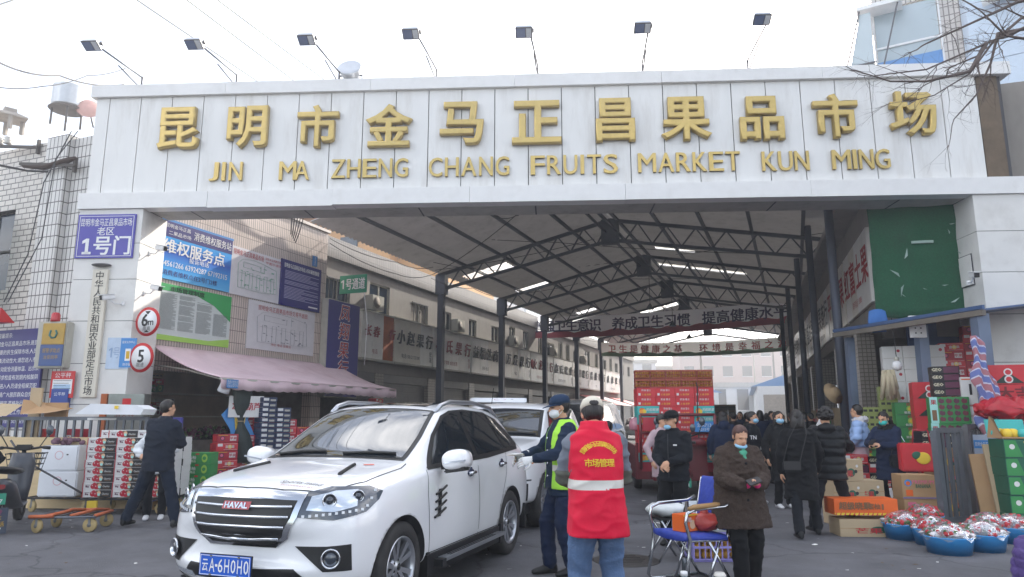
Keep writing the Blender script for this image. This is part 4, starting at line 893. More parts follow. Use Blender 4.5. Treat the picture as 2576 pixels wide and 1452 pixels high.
f = Face(.62, .4, .4, foam, bev=.02); f.disc(.5, .62, .07, flat('pen_red', 'd7a0a8', .6)).disc(.5, .62, .06, foam).rect(.7, .75, .62, .67, blackc).top(.03, .97, .03, .97, foam); foambox = f.mesh('foam_box')
f = Face(.42, .34, .21, cred); f.text('奶油 富士', .5, .72, .045, cwhite).text('上 品 正宗', .5, .25, .04, ylw).rect(.03, .97, .94, .97, cred2).rect(.08, .2, .14, .4, cwhite); loadred = f.mesh('load_red_carton')
f = Face(.52, .34, .21, teal); f.disc(.22, .5, .075, orng, asp=.8).disc(.3, .42, .06, ylw, asp=.8).disc(.18, .38, .05, flat('print_amber', 'e69a3c', .5)).text('沃柑鲜果', .68, .6, .07, cwhite, shear=.3).text('云南特产', .68, .22, .035, cwhite); loadteal = f.mesh('load_teal_carton')
def lattice_crate(w_, d, h, M, fill, name):
 b = MB(); t_ = .015
 b.bx(-w_ / 2, w_ / 2, -d / 2, d / 2, 0, .02, M)
 for z0, z1 in ((.0, .03), (h * .45, h * .52), (h - .04, h)):
  b.bx(-w_ / 2, w_ / 2, -d / 2, -d / 2 + t_, z0, z1, M); b.bx(-w_ / 2, w_ / 2, d / 2 - t_, d / 2, z0, z1, M); b.bx(-w_ / 2, -w_ / 2 + t_, -d / 2 + t_, d / 2 - t_, z0, z1, M); b.bx(w_ / 2 - t_, w_ / 2, -d / 2 + t_, d / 2 - t_, z0, z1, M)
 n = int(w_ / .06)
 for q in range(n + 1):
  x = -w_ / 2 + .008 + (w_ - .016) * q / n
  for y in (-d / 2 + t_ / 2, d / 2 - t_ / 2): b.box((x, y, h / 2), (.012, t_ * .9, h - .002), M)
 m = int(d / .06)
 for q in range(1, m):
  y = -d / 2 + d * q / m
  for x in (-w_ / 2 + t_ / 2, w_ / 2 - t_ / 2): b.box((x, y, h / 2), (t_ * .9, .012, h - .002), M)
 rnd = random.Random(w_)
 r = min(.04, h * .24)
 if fill:
  nx_, ny_, nz_ = int(w_ / (2 * r)) , int(d / (2 * r)), max(1, int(h / (2 * r)))
  for k in range(nz_):
   for i in range(nx_):
    for j in range(ny_):
     if 0 < j < ny_ - 1 and k < nz_ - 1: continue
     b.ell((-w_ / 2 + .02 + r + i * (w_ - .04 - 2 * r) / max(1, nx_ - 1) + rnd.uniform(-.005, .005), -d / 2 + .02 + r + j * (d - .04 - 2 * r) / max(1, ny_ - 1), .02 + r + k * 2 * r * .92), r, fill, 8, 5)
 o = b.build(name); me = o.data; bpy.data.objects.remove(o); return me
yfruit = pm('fruit_yellow', 'c89a3c', .45, var=.2); bcrate = pm('crate_brick', '9a4a35', .5, var=.1); pcrate = pm('crate_lilac', '9b93d8', .45, var=.06); wcrate = pm('crate_white', 'd8dde2', .5, var=.05)
loadcrate = lattice_crate(.44, .34, .2, bcrate, yfruit, 'load_crate')
COLN = ['left', 'second', 'third', 'fourth', 'fifth', 'sixth', 'seventh', 'eighth']
def stack(name, me, O, rz, nx, nz, w_, h_, desc, where, group, gap=.006, jit=.006, cat='box', heights=None, yaw=.02, depth=None):
 """nx columns side by side along local x, nz high (or heights per column)"""
 rnd = random.Random(hash(where) % 1000 if False else len(where) * 7 + nx)
 O = Vector(O); u = Vector((math.cos(rz), math.sin(rz), 0)); out = []
 for i in range(nx):
  hgt = heights[i] if heights else nz
  for k in range(hgt):
   col = (COLN[i] + ' column') if nx > 1 else 'column'
   lab = '%s, %s in the %s %s' % (desc, nth(k, hgt), col if nx > 1 else 'stack', where)
   p = O + u * (i * (w_ + gap) + rnd.uniform(-jit, jit)) + ZA * (k * (h_ + .002)) + Vector((-u.y, u.x, 0)) * rnd.uniform(-jit, jit)
   m_ = me[(i + k) % len(me)] if isinstance(me, list) else me
   out.append(put(name, m_, p, rz + rnd.uniform(-yaw, yaw), lab, cat, group))
 return out
# - under the pink awning
SR = R(90) - TH   # a box turned so that its front faces the street
def base(px, Y): p = at(px, 1100, Y); return Vector((p.x, Y, 0))
def stall(t, l, z=0): return S(t, l, z)
stack('fruit_box', [redbox, redbox2], stall(13.0, -11.0), SR, 4, 5, .42, .16, 'red fruit box', 'at the awning front', 'red boxes under the awning', heights=[4, 5, 5, 4])
stack('fruit_box', [redbox2, redbox], stall(13.8, -12.6), SR, 3, 8, .42, .16, 'red fruit box', 'at the back of the stall', 'red boxes under the awning', heights=[9, 10, 9])
stack('fruit_box', [redbox, redbox2], base(560, 14.9), SR - .6, 5, 8, .42, .16, 'red fruit box', 'around the tied tarpaulin', 'red boxes around the tarpaulin', heights=[6, 7, 8, 9, 8])
stack('kraft_tray', kraftbox, stall(13.3, -11.3, .82), SR, 2, 2, .38, .13, 'brown tray', 'on the front red boxes', 'kraft trays')
stack('navy_box', navybox, base(664, 15.2), SR - .4, 2, 11, .34, .105, 'navy box with white label', 'beside the tied tarp', 'navy boxes', heights=[18, 16])
stack('fruit_box', greenbox, gnd(478, 1278) + Vector((.1, .1, 0)), 0, 1, 5, .42, .18, 'green grapefruit box', 'behind the car headlight', 'green boxes by the car')
stack('passion_fruit_box', passion, gnd(440, 1278) + Vector((-.08, -.1, .5)), .1, 1, 2, .36, .26, 'white passion fruit box', 'beside the suited man', 'passion fruit boxes')
stack('kraft_tray', kraftbox, gnd(440, 1278) + Vector((-.08, -.1, 0)), .1, 1, 3, .38, .165, 'closed brown tray', 'under passion fruit boxes', 'kraft trays')
stack('kraft_carton', kraftbox, stall(16.3, -12.6, 0), SR, 2, 9, .38, .13, 'brown carton', 'right of the stall', 'cartons at the stall end')
stack('fruit_box', redbox, stall(12.2, -11.2, 0), SR, 2, 4, .42, .16, 'red fruit box', 'behind the suited man', 'red boxes under the awning')
ft = MB(); ft.bx(-.3, .3, -.22, .22, 0, .03, foam)
for a in ((-.3, -.27, -.22, .22), (.27, .3, -.22, .22), (-.27, .27, -.22, -.19), (-.27, .27, .19, .22)): ft.bx(*a, .03, .17, foam)
for q in range(40): ft.ell((random.uniform(-.24, .24), random.uniform(-.16, .16), .1 + random.random() * .05), .035, crimson, 8, 5)
ftm = ft.build('t').data; bpy.data.objects.remove(bpy.data.objects['t'])
put('foam_tray', ftm, stall(12.9, -10.9, .52), SR + .2, 'white foam tray of red fruit on the low pile behind the bonnet', 'tray', 'foam trays of fruit'); put('foam_tray', ftm, stall(12.4, -11.1, .66), SR + .1, 'white foam tray of red fruit leaning beside the suited man', 'tray', 'foam trays of fruit', rx=.6)
stack('fruit_box', redbox2, stall(12.7, -10.9, 0), SR + .2, 1, 3, .42, .17, 'crimson fruit box', 'under the foam tray', 'red boxes under the awning')
for q, (ta, la, za, n_) in enumerate([(11.4, -15.4, .95, 7), (11.4, -15.4, 1.55, 7), (11.4, -15.4, 2.15, 6)]): stack('fruit_box', [redbox, kraftbox, greenbox] if q != 1 else [redbox2, passion], stall(ta, la, za), SR, n_, 2, .42, .17, 'fruit box', ['on the low', 'on the middle', 'on the top'][q] + ' stall shelf', 'boxes on the stall shelves', heights=[2 + (i * (q + 1)) % 2 for i in range(n_)])
for q in range(4): stack('fruit_box', [[redbox, redbox2], [redbox2, redbox], [greenbox], [redbox]][q], gb(505 + q * 52, 1262 - q * 8, .5 + .5 * q), SR - .5, 1, 1, .42, .165, 'fruit box', ['beside the headlight', 'over the bonnet edge', 'third behind the bonnet', 'nearest the mirror'][q], 'boxes seen over the bonnet', heights=[5 + q, 6 + q, 5, 8][q:q + 1])
# fruit trays wrapped in film, dark grapes
fg = MB(); fg.bx(-.35, .35, -.25, .25, 0, .06, blackc)
for q in range(70): fg.ell((random.uniform(-.3, .3), random.uniform(-.2, .2), .07 + random.random() * .06), random.uniform(.025, .04), dpur if q % 3 else pm('grape_green', '4b6b3c', .4), 8, 5)
fgm = fg.build('t').data; bpy.data.objects.remove(bpy.data.objects['t'])
for q in range(3): put('grape_tray', fgm, stall(12.3 + q * .75, -12.7, 1.05 + q * .04), SR, 'black tray of dark grapes, %s on the sloping stand' % ['nearest the column', 'middle one', 'nearest the tied tarp'][q], 'tray', 'grape trays', rx=.5)
b = MB(); b.bx(-.9, .9, -.3, .3, 0, 1.0, dark); tag(b.build('display_stand', loc=stall(13.0, -12.7, 0), rz=SR), 'dark wooden fruit stand under the grape trays', 'stand')
# tied dark tarpaulin curtain and a snack sign
tarp = pm('tarp_dark', '2e3836', .7, var=.2, bump=.4, bscale=12)
b = MB(); rg = []
for q in range(15):
 z = 2.25 - q * .12; r = .28 - .2 * math.exp(-((z - 1.42) ** 2) / .06) + .05 * max(0, .9 - z); x = .0 if z > 1.4 else (1.4 - z) * .28
 rg.append(((x, 0, z), (r * .8, 0, 0), (0, r * .55, 0)))
b.loft(rg, tarp, 26); b.v = [v + Vector((math.cos(9 * math.atan2(v.y, v.x + .001)), math.sin(7 * v.x * 9), 0)) * .012 for v in b.v]
t = thing('tied_tarpaulin', 'dark tarpaulin curtain tied in a bundle at the awning front', 'tarpaulin', stall(13.15, -10.95), SR); b.build('cloth', t); t.location = base(603, 14.9)
b = MB(); b.tube([(.1 * math.cos(a * .52), .075 * math.sin(a * .52), 1.42) for a in range(12)], .008, kraft2, 5, closed=True); b.build('tie_string', t)
b = MB(); b.bx(-.35, .35, -.01, .01, -.22, .22, cwhite); b.text('冰糖葫芦', (0, -.012, .0), XA, ZA, crimson, h=.15, w=.56, bold=.03); b.rect = None
tag(b.build('snack_sign', loc=base(614, 14.9) + ZA * 1.72, rz=SR - .6), 'white candied fruit sign with red characters in the stall', 'sign')
b = MB(); b.prism([(0, 0), (.3, .35), (.7, .25), (.55, -.1), (.8, -.6), (.3, -.75), (.2, -.3)], (0, 0, 0), XA, ZA, .02, skyb); b.prism([(.25, .1), (.5, .05), (.45, -.45), (.3, -.3)], (0, -.025, 0), XA, ZA, .02, ylw); tag(b.build('parasol_cloth', loc=base(552, 14.7) + ZA * 1.55, rz=SR - .5), 'crumpled blue and yellow cloth behind the tied tarpaulin', 'cloth')
for q in range(3): put('foam_box', foambox, stall(18.2 + q * .7, -12.6, 0), SR, 'white foam box standing by the shop row, %s past the stall' % ['first', 'second', 'third'][q], 'box', 'foam boxes by the shops')
stack('kraft_carton', [kraftbox, redbox], stall(19.6, -12.8), SR, 4, 9, .42, .16, 'fruit carton', 'outside the first shops', 'cartons outside the shops', heights=[11, 13, 12, 9])
stack('kraft_carton', [redbox2, kraftbox, redbox], stall(24.5, -12.9), SR, 4, 9, .42, .16, 'stacked carton', 'past the front roof post', 'cartons past the post', heights=[9, 11, 8, 6])
# - barrier with plywood in front of the column
ply = pm('plywood', 'd5bd93', .7, var=.14, scale=1.4, dirt=.35, dcol='a2835a', dscale=1.6, stretch=(.8, 1, 3.5)); rail = pm('rail_steel', '6b7078', .45, .6, var=.15, dirt=.25)
A = gnd(350, 1283); Bp = Vector((-9.6, A.y + .15, 0)); dv = (Bp - A); LB = dv.length; rz = math.atan2(-dv.y, -dv.x)
t = thing('barrier', 'grey steel rail barrier faced with pale plywood sheets', 'barrier', Bp, rz)
b = MB(); b.bar((0, .06, 1.48), (LB, .06, 1.48), .07, .06, rail); b.bar((0, .06, .3), (LB, .06, .3), .05, .05, rail)
n = int(LB / .14)
for q in range(n + 1): b.bar((LB * q / n, .06, .05), (LB * q / n, .06, 1.47), .035, .035, rail)
b.bar((LB - .03, .06, 0), (LB - .03, .06, 1.48), .06, .06, rail); b.build('rail', t)
b = MB(); b.bx(-.5, 1.2, -.02, .0, .1, 1.18, ply); b.build('plywood_sheet', t); b = MB(); b.bx(1.205, LB - .02, -.03, -.01, .02, 1.17, ply); b.build('plywood_sheet', t)
b = MB(); b.bx(.35, .62, -.0, .02, 1.1, 1.48, ply); b.bx(1.3, 1.5, .1, .14, 1.1, 2.0, kraft2); b.build('plywood_strip', t)
b = MB(); b.bx(LB - 1.05, LB - .55, .01, .02, 1.455, 1.49, white); b.build('paper_strip', t)
def onb(x, z): return Bp + Vector((math.cos(rz), math.sin(rz), 0)) * x + ZA * z
b = MB(); b.prism([(-.55, -.05), (-.3, .12), (.45, .1), (.6, .03), (.55, -.06)], (0, 0, 0), XA, ZA, .4, foam); b.box((.15, -.42, .06), (.05, .03, .05), ylw); tag(b.build('foam_sheet', loc=onb(LB - .45, 1.6), rz=rz), 'broken white foam lid lying on the barrier rail', 'lid')
b = MB(); b.add([(-.25, -.3, 0), (.25, -.35, .02), (.25, .3, .1), (-.25, .3, .2), (-.45, .0, .25)], [(0, 1, 2, 3), (0, 3, 4)], kraft); b.bx(-.2, .2, .2, .24, -.05, .2, kraft); o = tag(b.build('cardboard_scrap', loc=onb(LB - 1.75, 1.55), rz=rz), 'folded brown cardboard lying behind the barrier rail', 'cardboard')
b = MB(); b.add([(-.3, -.2, 0), (.25, -.2, 0), (.15, .3, .2), (-.25, .3, .22)], [(0, 1, 2, 3)], kraft2); tag(b.build('cardboard_scrap', loc=onb(.9, 1.52), rz=rz), 'pale cardboard flap on the far left of the barrier', 'cardboard')
put('foam_box', foambox, onb(.1, 1.2) + Vector((0, .5, 0)), rz, 'white foam box peeking over the far left barrier', 'box')
for x, M_, lb in ((1.35, cred, 'red carton with white writing behind the barrier bars'), (2.0, cred2, 'second red carton behind the barrier bars')):
 f = Face(.3, .3, .4, M_); f.text('助', .5, .5, .2, cwhite); put('red_carton', f.mesh('red_carton'), onb(x, .9) + Vector((0, .45, 0)), rz, lb)
b = MB(); b.bx(-.2, .2, -.02, .02, 0, 1.5, pur); b.bx(-.12, .2, -.03, -.02, .9, 1.4, flat('lime_panel', '8fbf3c', .5)); tag(b.build('roll_banner', loc=onb(LB + .22, 0) + Vector((0, .4, 0)), rz=rz), 'narrow purple and lime standing panel at the barrier end', 'panel')
# - hand carts
tyre = pm('cart_tyre', 'b7a06f', .7, var=.15, dirt=.3); castm = pm('cast_grey', '7c7c7c', .5, .6)
def wheel(b, c, r, w_, ax=(1, 0, 0), M=tyre):
 ax = Vector(ax).normalized(); c = Vector(c); b.tube([c - ax * w_ / 2, c - ax * w_ * .3, c + ax * w_ * .3, c + ax * w_ / 2], [r * .92, r, r, r * .92], M, 18); b.tube([c - ax * (w_ / 2 + .006), c + ax * (w_ / 2 + .006)], r * .3, castm, 10)
def flat_cart(name, label, loc, rz, Lx, Ly, z, deck, slats, handle=None):
 t = thing(name, label, 'cart', loc, rz)
 b = MB(); 
 for y in (-Ly / 2, Ly / 2): b.tube([(-Lx / 2, y, z), (Lx / 2, y, z)], .016, deck, 6)
 for x in (-Lx / 2, Lx / 2): b.tube([(x, -Ly / 2, z), (x, Ly / 2, z)], .016, deck, 6)
 for q in range(slats): x = -Lx / 2 + Lx * (q + .5) / slats; b.bar((x, -Ly / 2, z), (x, Ly / 2, z), .035, .015, steel)
 b.build('deck', t)
 for x, y in ((-Lx * .4, -Ly * .4), (-Lx * .4, Ly * .4), (Lx * .4, -Ly * .4), (Lx * .4, Ly * .4)):
  b = MB(); wheel(b, (0, 0, 0), .09, .045, (.5, 1, 0) if x < 0 else (0.1, 1, 0)); b.bar((0, -.03, .0), (0, -.03, z - .1), .03, .008, castm); b.bar((0, .03, 0), (0, .03, z - .1), .03, .008, castm); b.box((0, 0, z - .1), (.09, .09, .01), castm); b.build('wheel', t, loc=(x, y, .09))
 if handle:
  b = MB(); b.tube(handle, .016, steel, 6); b.build('handle', t)
 return t
ctrot = .12
t = flat_cart('flat_trolley', 'empty flat trolley with orange wrapped bars and cream wheels', gnd(152, 1340) + Vector((0, .25, 0)), ctrot, .82, .62, .2, rail, 9)
ort = pm('orange_tape', 'bd6238', .6, var=.2)
b = MB()
for x in (-.2, .1): b.tube([(x, -.31, .22), (x + .15, -.1, .25), (x + .12, .12, .25), (x + .22, .31, .22)], .022, ort, 6)
b.tube([(-.41, -.31, .215), (-.1, -.33, .22)], .024, ort, 6); b.tube([(.41, -.31, .215), (.41, .2, .215)], .024, ort, 6); b.tube([(-.2, .31, .22), (.2, .31, .22)], .024, ort, 6); b.build('taped_bar', t)
cc = gnd(310, 1296); t = flat_cart('stack_cart', 'low iron hand cart carrying the white cherry boxes', cc + Vector((0, .35, 0)), .02, 1.35, .75, .24, blackc, 8, handle=[(-.66, -.2, .26), (-1.0, -.35, .5), (-1.55, -.5, .85), (-1.75, -.55, 1.15)])
b = MB(); b.bx(-.55, -.4, -.42, -.38, .02, .22, ylw); b.build('yellow_block', t)
oc = cc + Vector((-.43, .12, .27))
stack('cherry_box', cherry, oc, .02, 3, 8, .45, .112, 'white and black cherry box', 'on the hand cart', 'cherry boxes on the hand cart', heights=[8, 8, 8])
stack('cherry_box', cherry, oc + Vector((0, .33, 0)), .02, 3, 8, .45, .112, 'cherry box of the rear row', 'behind the first', 'cherry boxes in the rear row', heights=[9, 8, 8])
stack('cherry_box', cherry, oc + Vector((.3, .05, 8 * .114)), .06, 2, 1, .43, .112, 'cherry box lying loose on top', 'of the load', 'loose cherry boxes')
wc = gnd(132, 1290); t = flat_cart('foam_cart', 'low cart under the two white foam boxes', wc + Vector((.05, .3, 0)), 0, 1.1, .55, .22, blackc, 6, handle=[(.5, -.1, .25), (.9, -.2, .5)])
put('foam_box', foambox, wc + Vector((.0, .22, .24)), .03, 'lower of two white foam boxes by the plywood', 'box', 'foam boxes on the cart'); put('foam_box', foambox, wc + Vector((-.02, .24, .645)), -.02, 'upper white foam box with bagged fruit on it', 'box', 'foam boxes on the cart')
b = MB(); plum = pm('plum_fruit', '6b4858', .5, var=.25)
for q in range(26): b.ell((random.uniform(-.24, .24), random.uniform(-.13, .13), .03 + random.random() * .07), (.05, .035, .035), plum, 8, 5, X=Matrix.Rotation(q, 4, 'Z') if False else None)
tag(b.build('fruit_pile', loc=wc + Vector((-.02, .24, 1.045))), 'small dark fruits heaped on the upper foam box', 'fruit', kind='stuff')
put('foam_box', foambox, gnd(65, 1285) + Vector((0, .6, 0)), .3, 'white foam box half hidden behind the electric bike', 'box')
# == right row of shops
LRX = 2.85
rrow = thing('market_hall_row', 'shop row along the right side of the market with silver signs', 'building', RF(16.0, LRX), -TR_)
b = MB(); b.bx(0, .3, 0, 34, 3.6, 6.4, plaster); b.bx(0, 9, -.02, .25, 3.1, 8.3, plaster); b.bx(2.6, 9, -.0, .25, 0, 3.1, plaster)
for q in range(8): b.bx(0, .4, 3.5 + q * 4.2, 4.0 + q * 4.2, 0, 3.6, pil)
b.bx(3.4, 3.6, 0, 34, 0, 3.6, dark); b.bx(0.3, 3.4, 0.3, 34, 3.55, 3.65, dark); b.build('wall', rrow)
b = MB(); b.bx(-.5, .0, .3, 34, 6.3, 6.45, rfm); b.bx(-.3, 9, .3, 34, 6.4, 6.5, rfm); b.build('roof', rrow)
for i in range(8):
 ta = 16.5 + i * 3.9; wd = 3.7
 t = thing('hall_signboard', 'tall silver signboard along the right row, number %s from the gate' % ['one', 'two', 'three', 'four', 'five', 'six', 'seven', 'eight'][i], 'signboard', RF(ta + wd / 2, LRX - .02, 4.75), -R(90) - TR_, 'signboards of the right row')
 b = MB()
 for q in range(4): b.bx(-wd / 2 + wd * q / 4 + .01, -wd / 2 + wd * (q + 1) / 4 - .01, -.06, .18, -.8, .85, sgn[(i + q) % 3])
 b.build('panel', t); b = MB(); M_ = dred if i in (0, 1) else flat('sign_ink', '2c2a2c', .5)
 for q, ch in enumerate(['红富士果', '平安水果', '金果商行', '盛达果品', '云果商贸', '恒丰果行', '绿源果业', '永昌果行'][i]): b.text(ch, (-wd / 2 + wd * (q + .5) / 4, -.07, .12), XA, ZA, M_, h=.8, bold=.03)
 b.text('联系电话 13888', (0, -.07, -.55), XA, ZA, M_, h=.18); b.build('lettering', t)
# artificial turf sheet hung above the right stall
turf = pm('turf', '1d5a3c', .9, var=.25, scale=30, bump=.8, bscale=140, dirt=.3, dcol='2f3f36')
tA = at(2205, 800, 14.0); tB = at(2372, 800, 13.75)
t = thing('turf_sheet', 'dark green artificial turf sheet hung beside the right gate column', 'sheet', Vector((tA.x, tA.y, 0)), math.atan2(tB.y - tA.y, tB.x - tA.x)); WT = 2.2; zt0 = at(2300, 800, 13.9).z
b = MB(); V_ = []
for i in range(21):
 for j in range(15): V_.append((WT * i / 20, -.05 + .03 * math.sin(i * .8 + j * .5) + .02 * math.sin(j * 1.7), zt0 + .02 * math.sin(i * 1.1) * (j == 0) + (6.2 - zt0) * j / 14))
b.add(V_, [(i * 15 + j, (i + 1) * 15 + j, (i + 1) * 15 + j + 1, i * 15 + j + 1) for i in range(20) for j in range(14)], turf, True)
o = b.build('turf', t); o.modifiers.new('s', 'SOLIDIFY').thickness = .02
b = MB(); rnd = random.Random(4); pl = pm('plastic_scrap', '8fa79b', .3)
for q in range(10):
 x, z = rnd.uniform(.2, 1.7), rnd.uniform(zt0 + .2, 5.6); a = rnd.uniform(0, 6); k = rnd.uniform(.08, .28)
 b.add([(x, -.1, z), (x + k * math.cos(a), -.12, z + k * math.sin(a)), (x + k * .7 * math.cos(a + .25), -.13, z + k * .7 * math.sin(a + .25))], [(0, 1, 2)], pl)
b.bx(.75, 1.15, -.13, -.1, 4.95, 5.0, pl); b.build('torn_film', t)
# canopy frame
cA, cB = Vector((6.75, 14.6, 3.25)), Vector((7.5, 11.0, 3.2))
t = thing('stall_canopy', 'tin lean-to canopy on blue grey posts by the right column', 'canopy', Vector((7.4, 12.9, 0)), 0); o_ = Vector((7.4, 12.9, 0))
def lo(v): return Vector(v) - o_
b = MB(); e1 = Vector((2.6, .55, .35)); bluesheet = pm('tin_blue', '46618c', .5, .3, var=.15, dirt=.4)
b.add([lo(cA), lo(cB), lo(cB + e1), lo(cA + e1)], [(0, 1, 2, 3)], bluesheet); o = b.build('roof_sheet', t); o.modifiers.new('s', 'SOLIDIFY').thickness = .03
b = MB(); b.bar(lo(cA) - ZA * .06, lo(cB) - ZA * .06, .08, .09, pm('lip_wood', '6e675e', .8, dirt=.4)); b.bar(lo(cA) + ZA * .03, lo(cB) + ZA * .03, .05, .06, bluesheet); b.build('eave', t)
bgp = pm('post_bluegrey', '67748a', .5, .2, var=.12, dirt=.3)
for (px, py, Yp, r) in [(2308, 820, 12.9, .11), (2455, 790, 11.2, .12), (2130, 850, 14.4, .09)]:
 p = at(px, py, Yp); b = MB(); b.bar(lo((p.x, p.y, 0)), lo((p.x + .05, p.y, p.z)), r * 1.6, r * 1.6, bgp); b.build('post', t)
p = at(2308, 822, 12.75); b = MB(); b.bx(-.14, .14, -.03, .03, -.2, .2, white)
for q in range(6): b.box((-.06 + .1 * (q % 2), -.032, -.12 + .09 * (q // 2)), (.025, .004, .025), black)
tag(b.build('socket_plate', loc=p), 'white perforated electrical plate on the canopy edge', 'socket')
p = at(2205, 790, 13.6); b = MB(); jean = pm('blue_tarp', '2f66a8', .7, var=.15, bump=.3, bscale=8)
b.loft([((0, 0, -.36), (.15, 0, 0), (0, .05, 0)), ((.02, .02, -.15), (.19, 0, 0), (0, .08, 0)), ((.02, 0, .06), (.17, 0, 0), (0, .06, 0)), ((.03, 0, .1), (.08, 0, 0), (0, .03, 0))], jean, 18); b.v = [v + noise.noise_vector(v * 7) * .03 for v in b.v]; tag(b.build('blue_tarp', loc=p), 'bright blue tarpaulin folded over the canopy corner', 'tarpaulin')
p = at(2245, 880, 13.4); t = thing('bulb_lamp', 'white bare bulb hanging on a wire in the right stall', 'lamp', at(2257, 920, 13.2)); b = MB(); b.tube([(0, 0, .1), (-.02, 0, .9)], .008, cabm, 5); b.build('wire', t); b = MB(); b.ell((0, 0, 0), (.09, .09, .1), white); b.lathe([(.04, .08), (.04, .16), (0, .17)], gcab); b.build('bulb', t)
b = MB(); b.bx(-.75, .75, -.02, .02, -.55, .55, pm('tarp_blue_dark', '25406f', .7, var=.15)); tag(b.build('blue_curtain', loc=at(2370, 850, 14.05), rz=.1), 'dark blue sheet at the back of the right stall', 'curtain')
# - goods in the right stall
f = Face(.5, .36, .22, cgreen); f.disc(.5, .45, .06, flat('print_lime', '9cc34a', .5)).disc(.5, .45, .035, ylw).text('红提', .5, .82, .05, cred).text('鲜果水果', .5, .14, .045, cwhite).rect(.03, .97, .95, .99, dgreen); gcrate = f.mesh('green_crate')
f = Face(.32, .3, .13, pm('crate_lime', '8a9450', .5)); f.rect(.1, .3, .35, .7, blackc).rect(.4, .6, .35, .7, blackc).rect(.7, .9, .35, .7, blackc); lcrate = f.mesh('lime_crate')
f = Face(.36, .3, .46, cwhite); f.disc(.8, .8, .03, crimson).rect(.05, .95, .48, .5, gcab); wbox = f.mesh('white_box')
f = Face(.52, .4, .3, cred); f.poly([(.12, .05), (.5, .62), (.88, .05)], flat('print_bottle_green', '17362d', .5)).disc(.5, .62, .06, cwhite).disc(.5, .62, .04, cred).disc(.5, .25, .06, cwhite).disc(.5, .25, .04, cred); applebox = f.mesh('apple_box')
f = Face(.5, .4, .28, cred); f.text('大吉', .62, .5, .2, flat('print_dark_red', '6d1018', .5), bold=.04).disc(.12, .5, .05, blackc).disc(.12, .5, .035, cwhite); jibox = f.mesh('gift_box')
f = Face(.36, .3, .16, cwhite); f.rect(.36, .64, .55, .68, blackc).rect(.05, .95, .9, .94, brownc).rect(.05, .95, .05, .09, brownc); hbox = f.mesh('handle_box')
f = Face(.26, .26, .44, cwhite); f.rect(.42, .56, .35, .75, blackc).rect(.05, .95, .9, .94, orng); hbox2 = f.mesh('tall_handle_box')
f = Face(.56, .3, .42, cgreen); f.rect(0, .2, 0, 1, mint).rect(.04, .16, .1, .5, brownc).text('果', .1, .8, .08, crimson)
for q in range(4):
 for r in range(4): f.disc(.3 + q * .19, .16 + r * .23, .042, dpur if (q + r) % 2 else flat('print_beet', '6d2338', .5)).disc(.33 + q * .19, .26 + r * .23, .018, cgreen)
f.rect(.2, 1, .0, .08, cgreen); cherrydisp = f.mesh('mangosteen_box')
f = Face(.5, .4, .24, dgreen); f.poly([(.02, .05), (.45, .05), (.3, .95), (.02, .95)], cgreen).disc(.2, .6, .035, cwhite).rect(.5, .85, .8, .9, ylw).disc(.85, .5, .06, ylw).rect(.55, .8, .35, .5, teal); mangobox = f.mesh('green_mango_box')
f = Face(.46, .36, .34, kraft); f.text('PREMIUM', .62, .72, .05, pinkp).text('BANANA', .62, .55, .05, dgreen, w_=.2).disc(.18, .68, .05, skyb).disc(.18, .66, .03, orng).rect(.0, 1, .04, .1, flat('tape_violet', '7a6a94', .4)).rect(.1, .3, .15, .4, orng); bananabox = f.mesh('banana_carton')
f = Face(.46, .36, .34, kraft); f.disc(.55, .4, .07, ylw).disc(.6, .35, .04, dgreen).rect(.1, .35, .75, .9, pinkp).disc(.25, .2, .025, blackc).text('香蕉', .68, .5, .07, cred); pcarton = f.mesh('plain_carton')
f = Face(.46, .36, .298, kraft2); f.rect(.0, 1, .47, .5, kraft).disc(.6, .4, .06, dgreen).text('芒果', .45, .35, .09, cred).disc(.8, .7, .02, cwhite).disc(.75, .45, .025, blackc); mcarton = f.mesh('mango_carton')
f = Face(.8, .34, .2, orng); f.rect(0, 1, 0, .14, ylw)
for q in range(14): f.poly([(q / 14, 0), (q / 14 + .03, 0), (q / 14 + .07 - .03, .22)], cred)
f.text('超级晓果', .32, .58, .09, brownc, bold=.04).text('蜜柚', .62, .55, .07, brownc).rect(.47, .5, .4, .75, brownc).rect(.74, .77, .35, .7, brownc); orangebox = f.mesh('orange_box')
f = Face(.4, .3, .12, blackc); f.text('GEO', .18, .55, .05, flat('print_sand', 'd6cdb0', .5), bold=.04).rect(.42, .95, .1, .9, dpur); geobox = f.mesh('grape_box')
def RP(px, py, Y): p = at(px, py, Y); return p
rs = -.36
stack('lime_crate', lcrate, base(2195, 13.9) + ZA * .9, rs, 2, 8, .32, .13, 'lime slatted crate', 'left in the stall', 'lime crates', heights=[6, 9])
stack('green_crate', gcrate, base(2180, 14.0), rs, 2, 6, .5, .22, 'green printed crate', 'at the stall left', 'green crates at the left')
stack('green_crate', gcrate, base(2292, 13.3), rs, 1, 8, .5, .22, 'green grape crate', 'behind the second post', 'green crates behind the post', heights=[8])
stack('white_box', wbox, base(2262, 14.0) + ZA * 1.5, rs, 3, 3, .36, .46, 'tall white box', 'in the stall rear', 'white boxes')
stack('fruit_box', [redbox, redbox2], base(2250, 13.6), rs, 3, 7, .42, .16, 'red box', 'behind the navy coat', 'red boxes behind', heights=[8, 9, 8])
stack('fruit_box', [redbox, redbox2], base(2350, 13.8), rs, 3, 17, .42, .16, 'red gift box', 'against the right back wall', 'red boxes at the back wall', heights=[15, 18, 20])
stack('apple_box', applebox, base(2345, 12.6) + ZA * .0, rs, 1, 7, .52, .3, 'red apple box with green triangle', 'right of the post', 'apple boxes by the post')
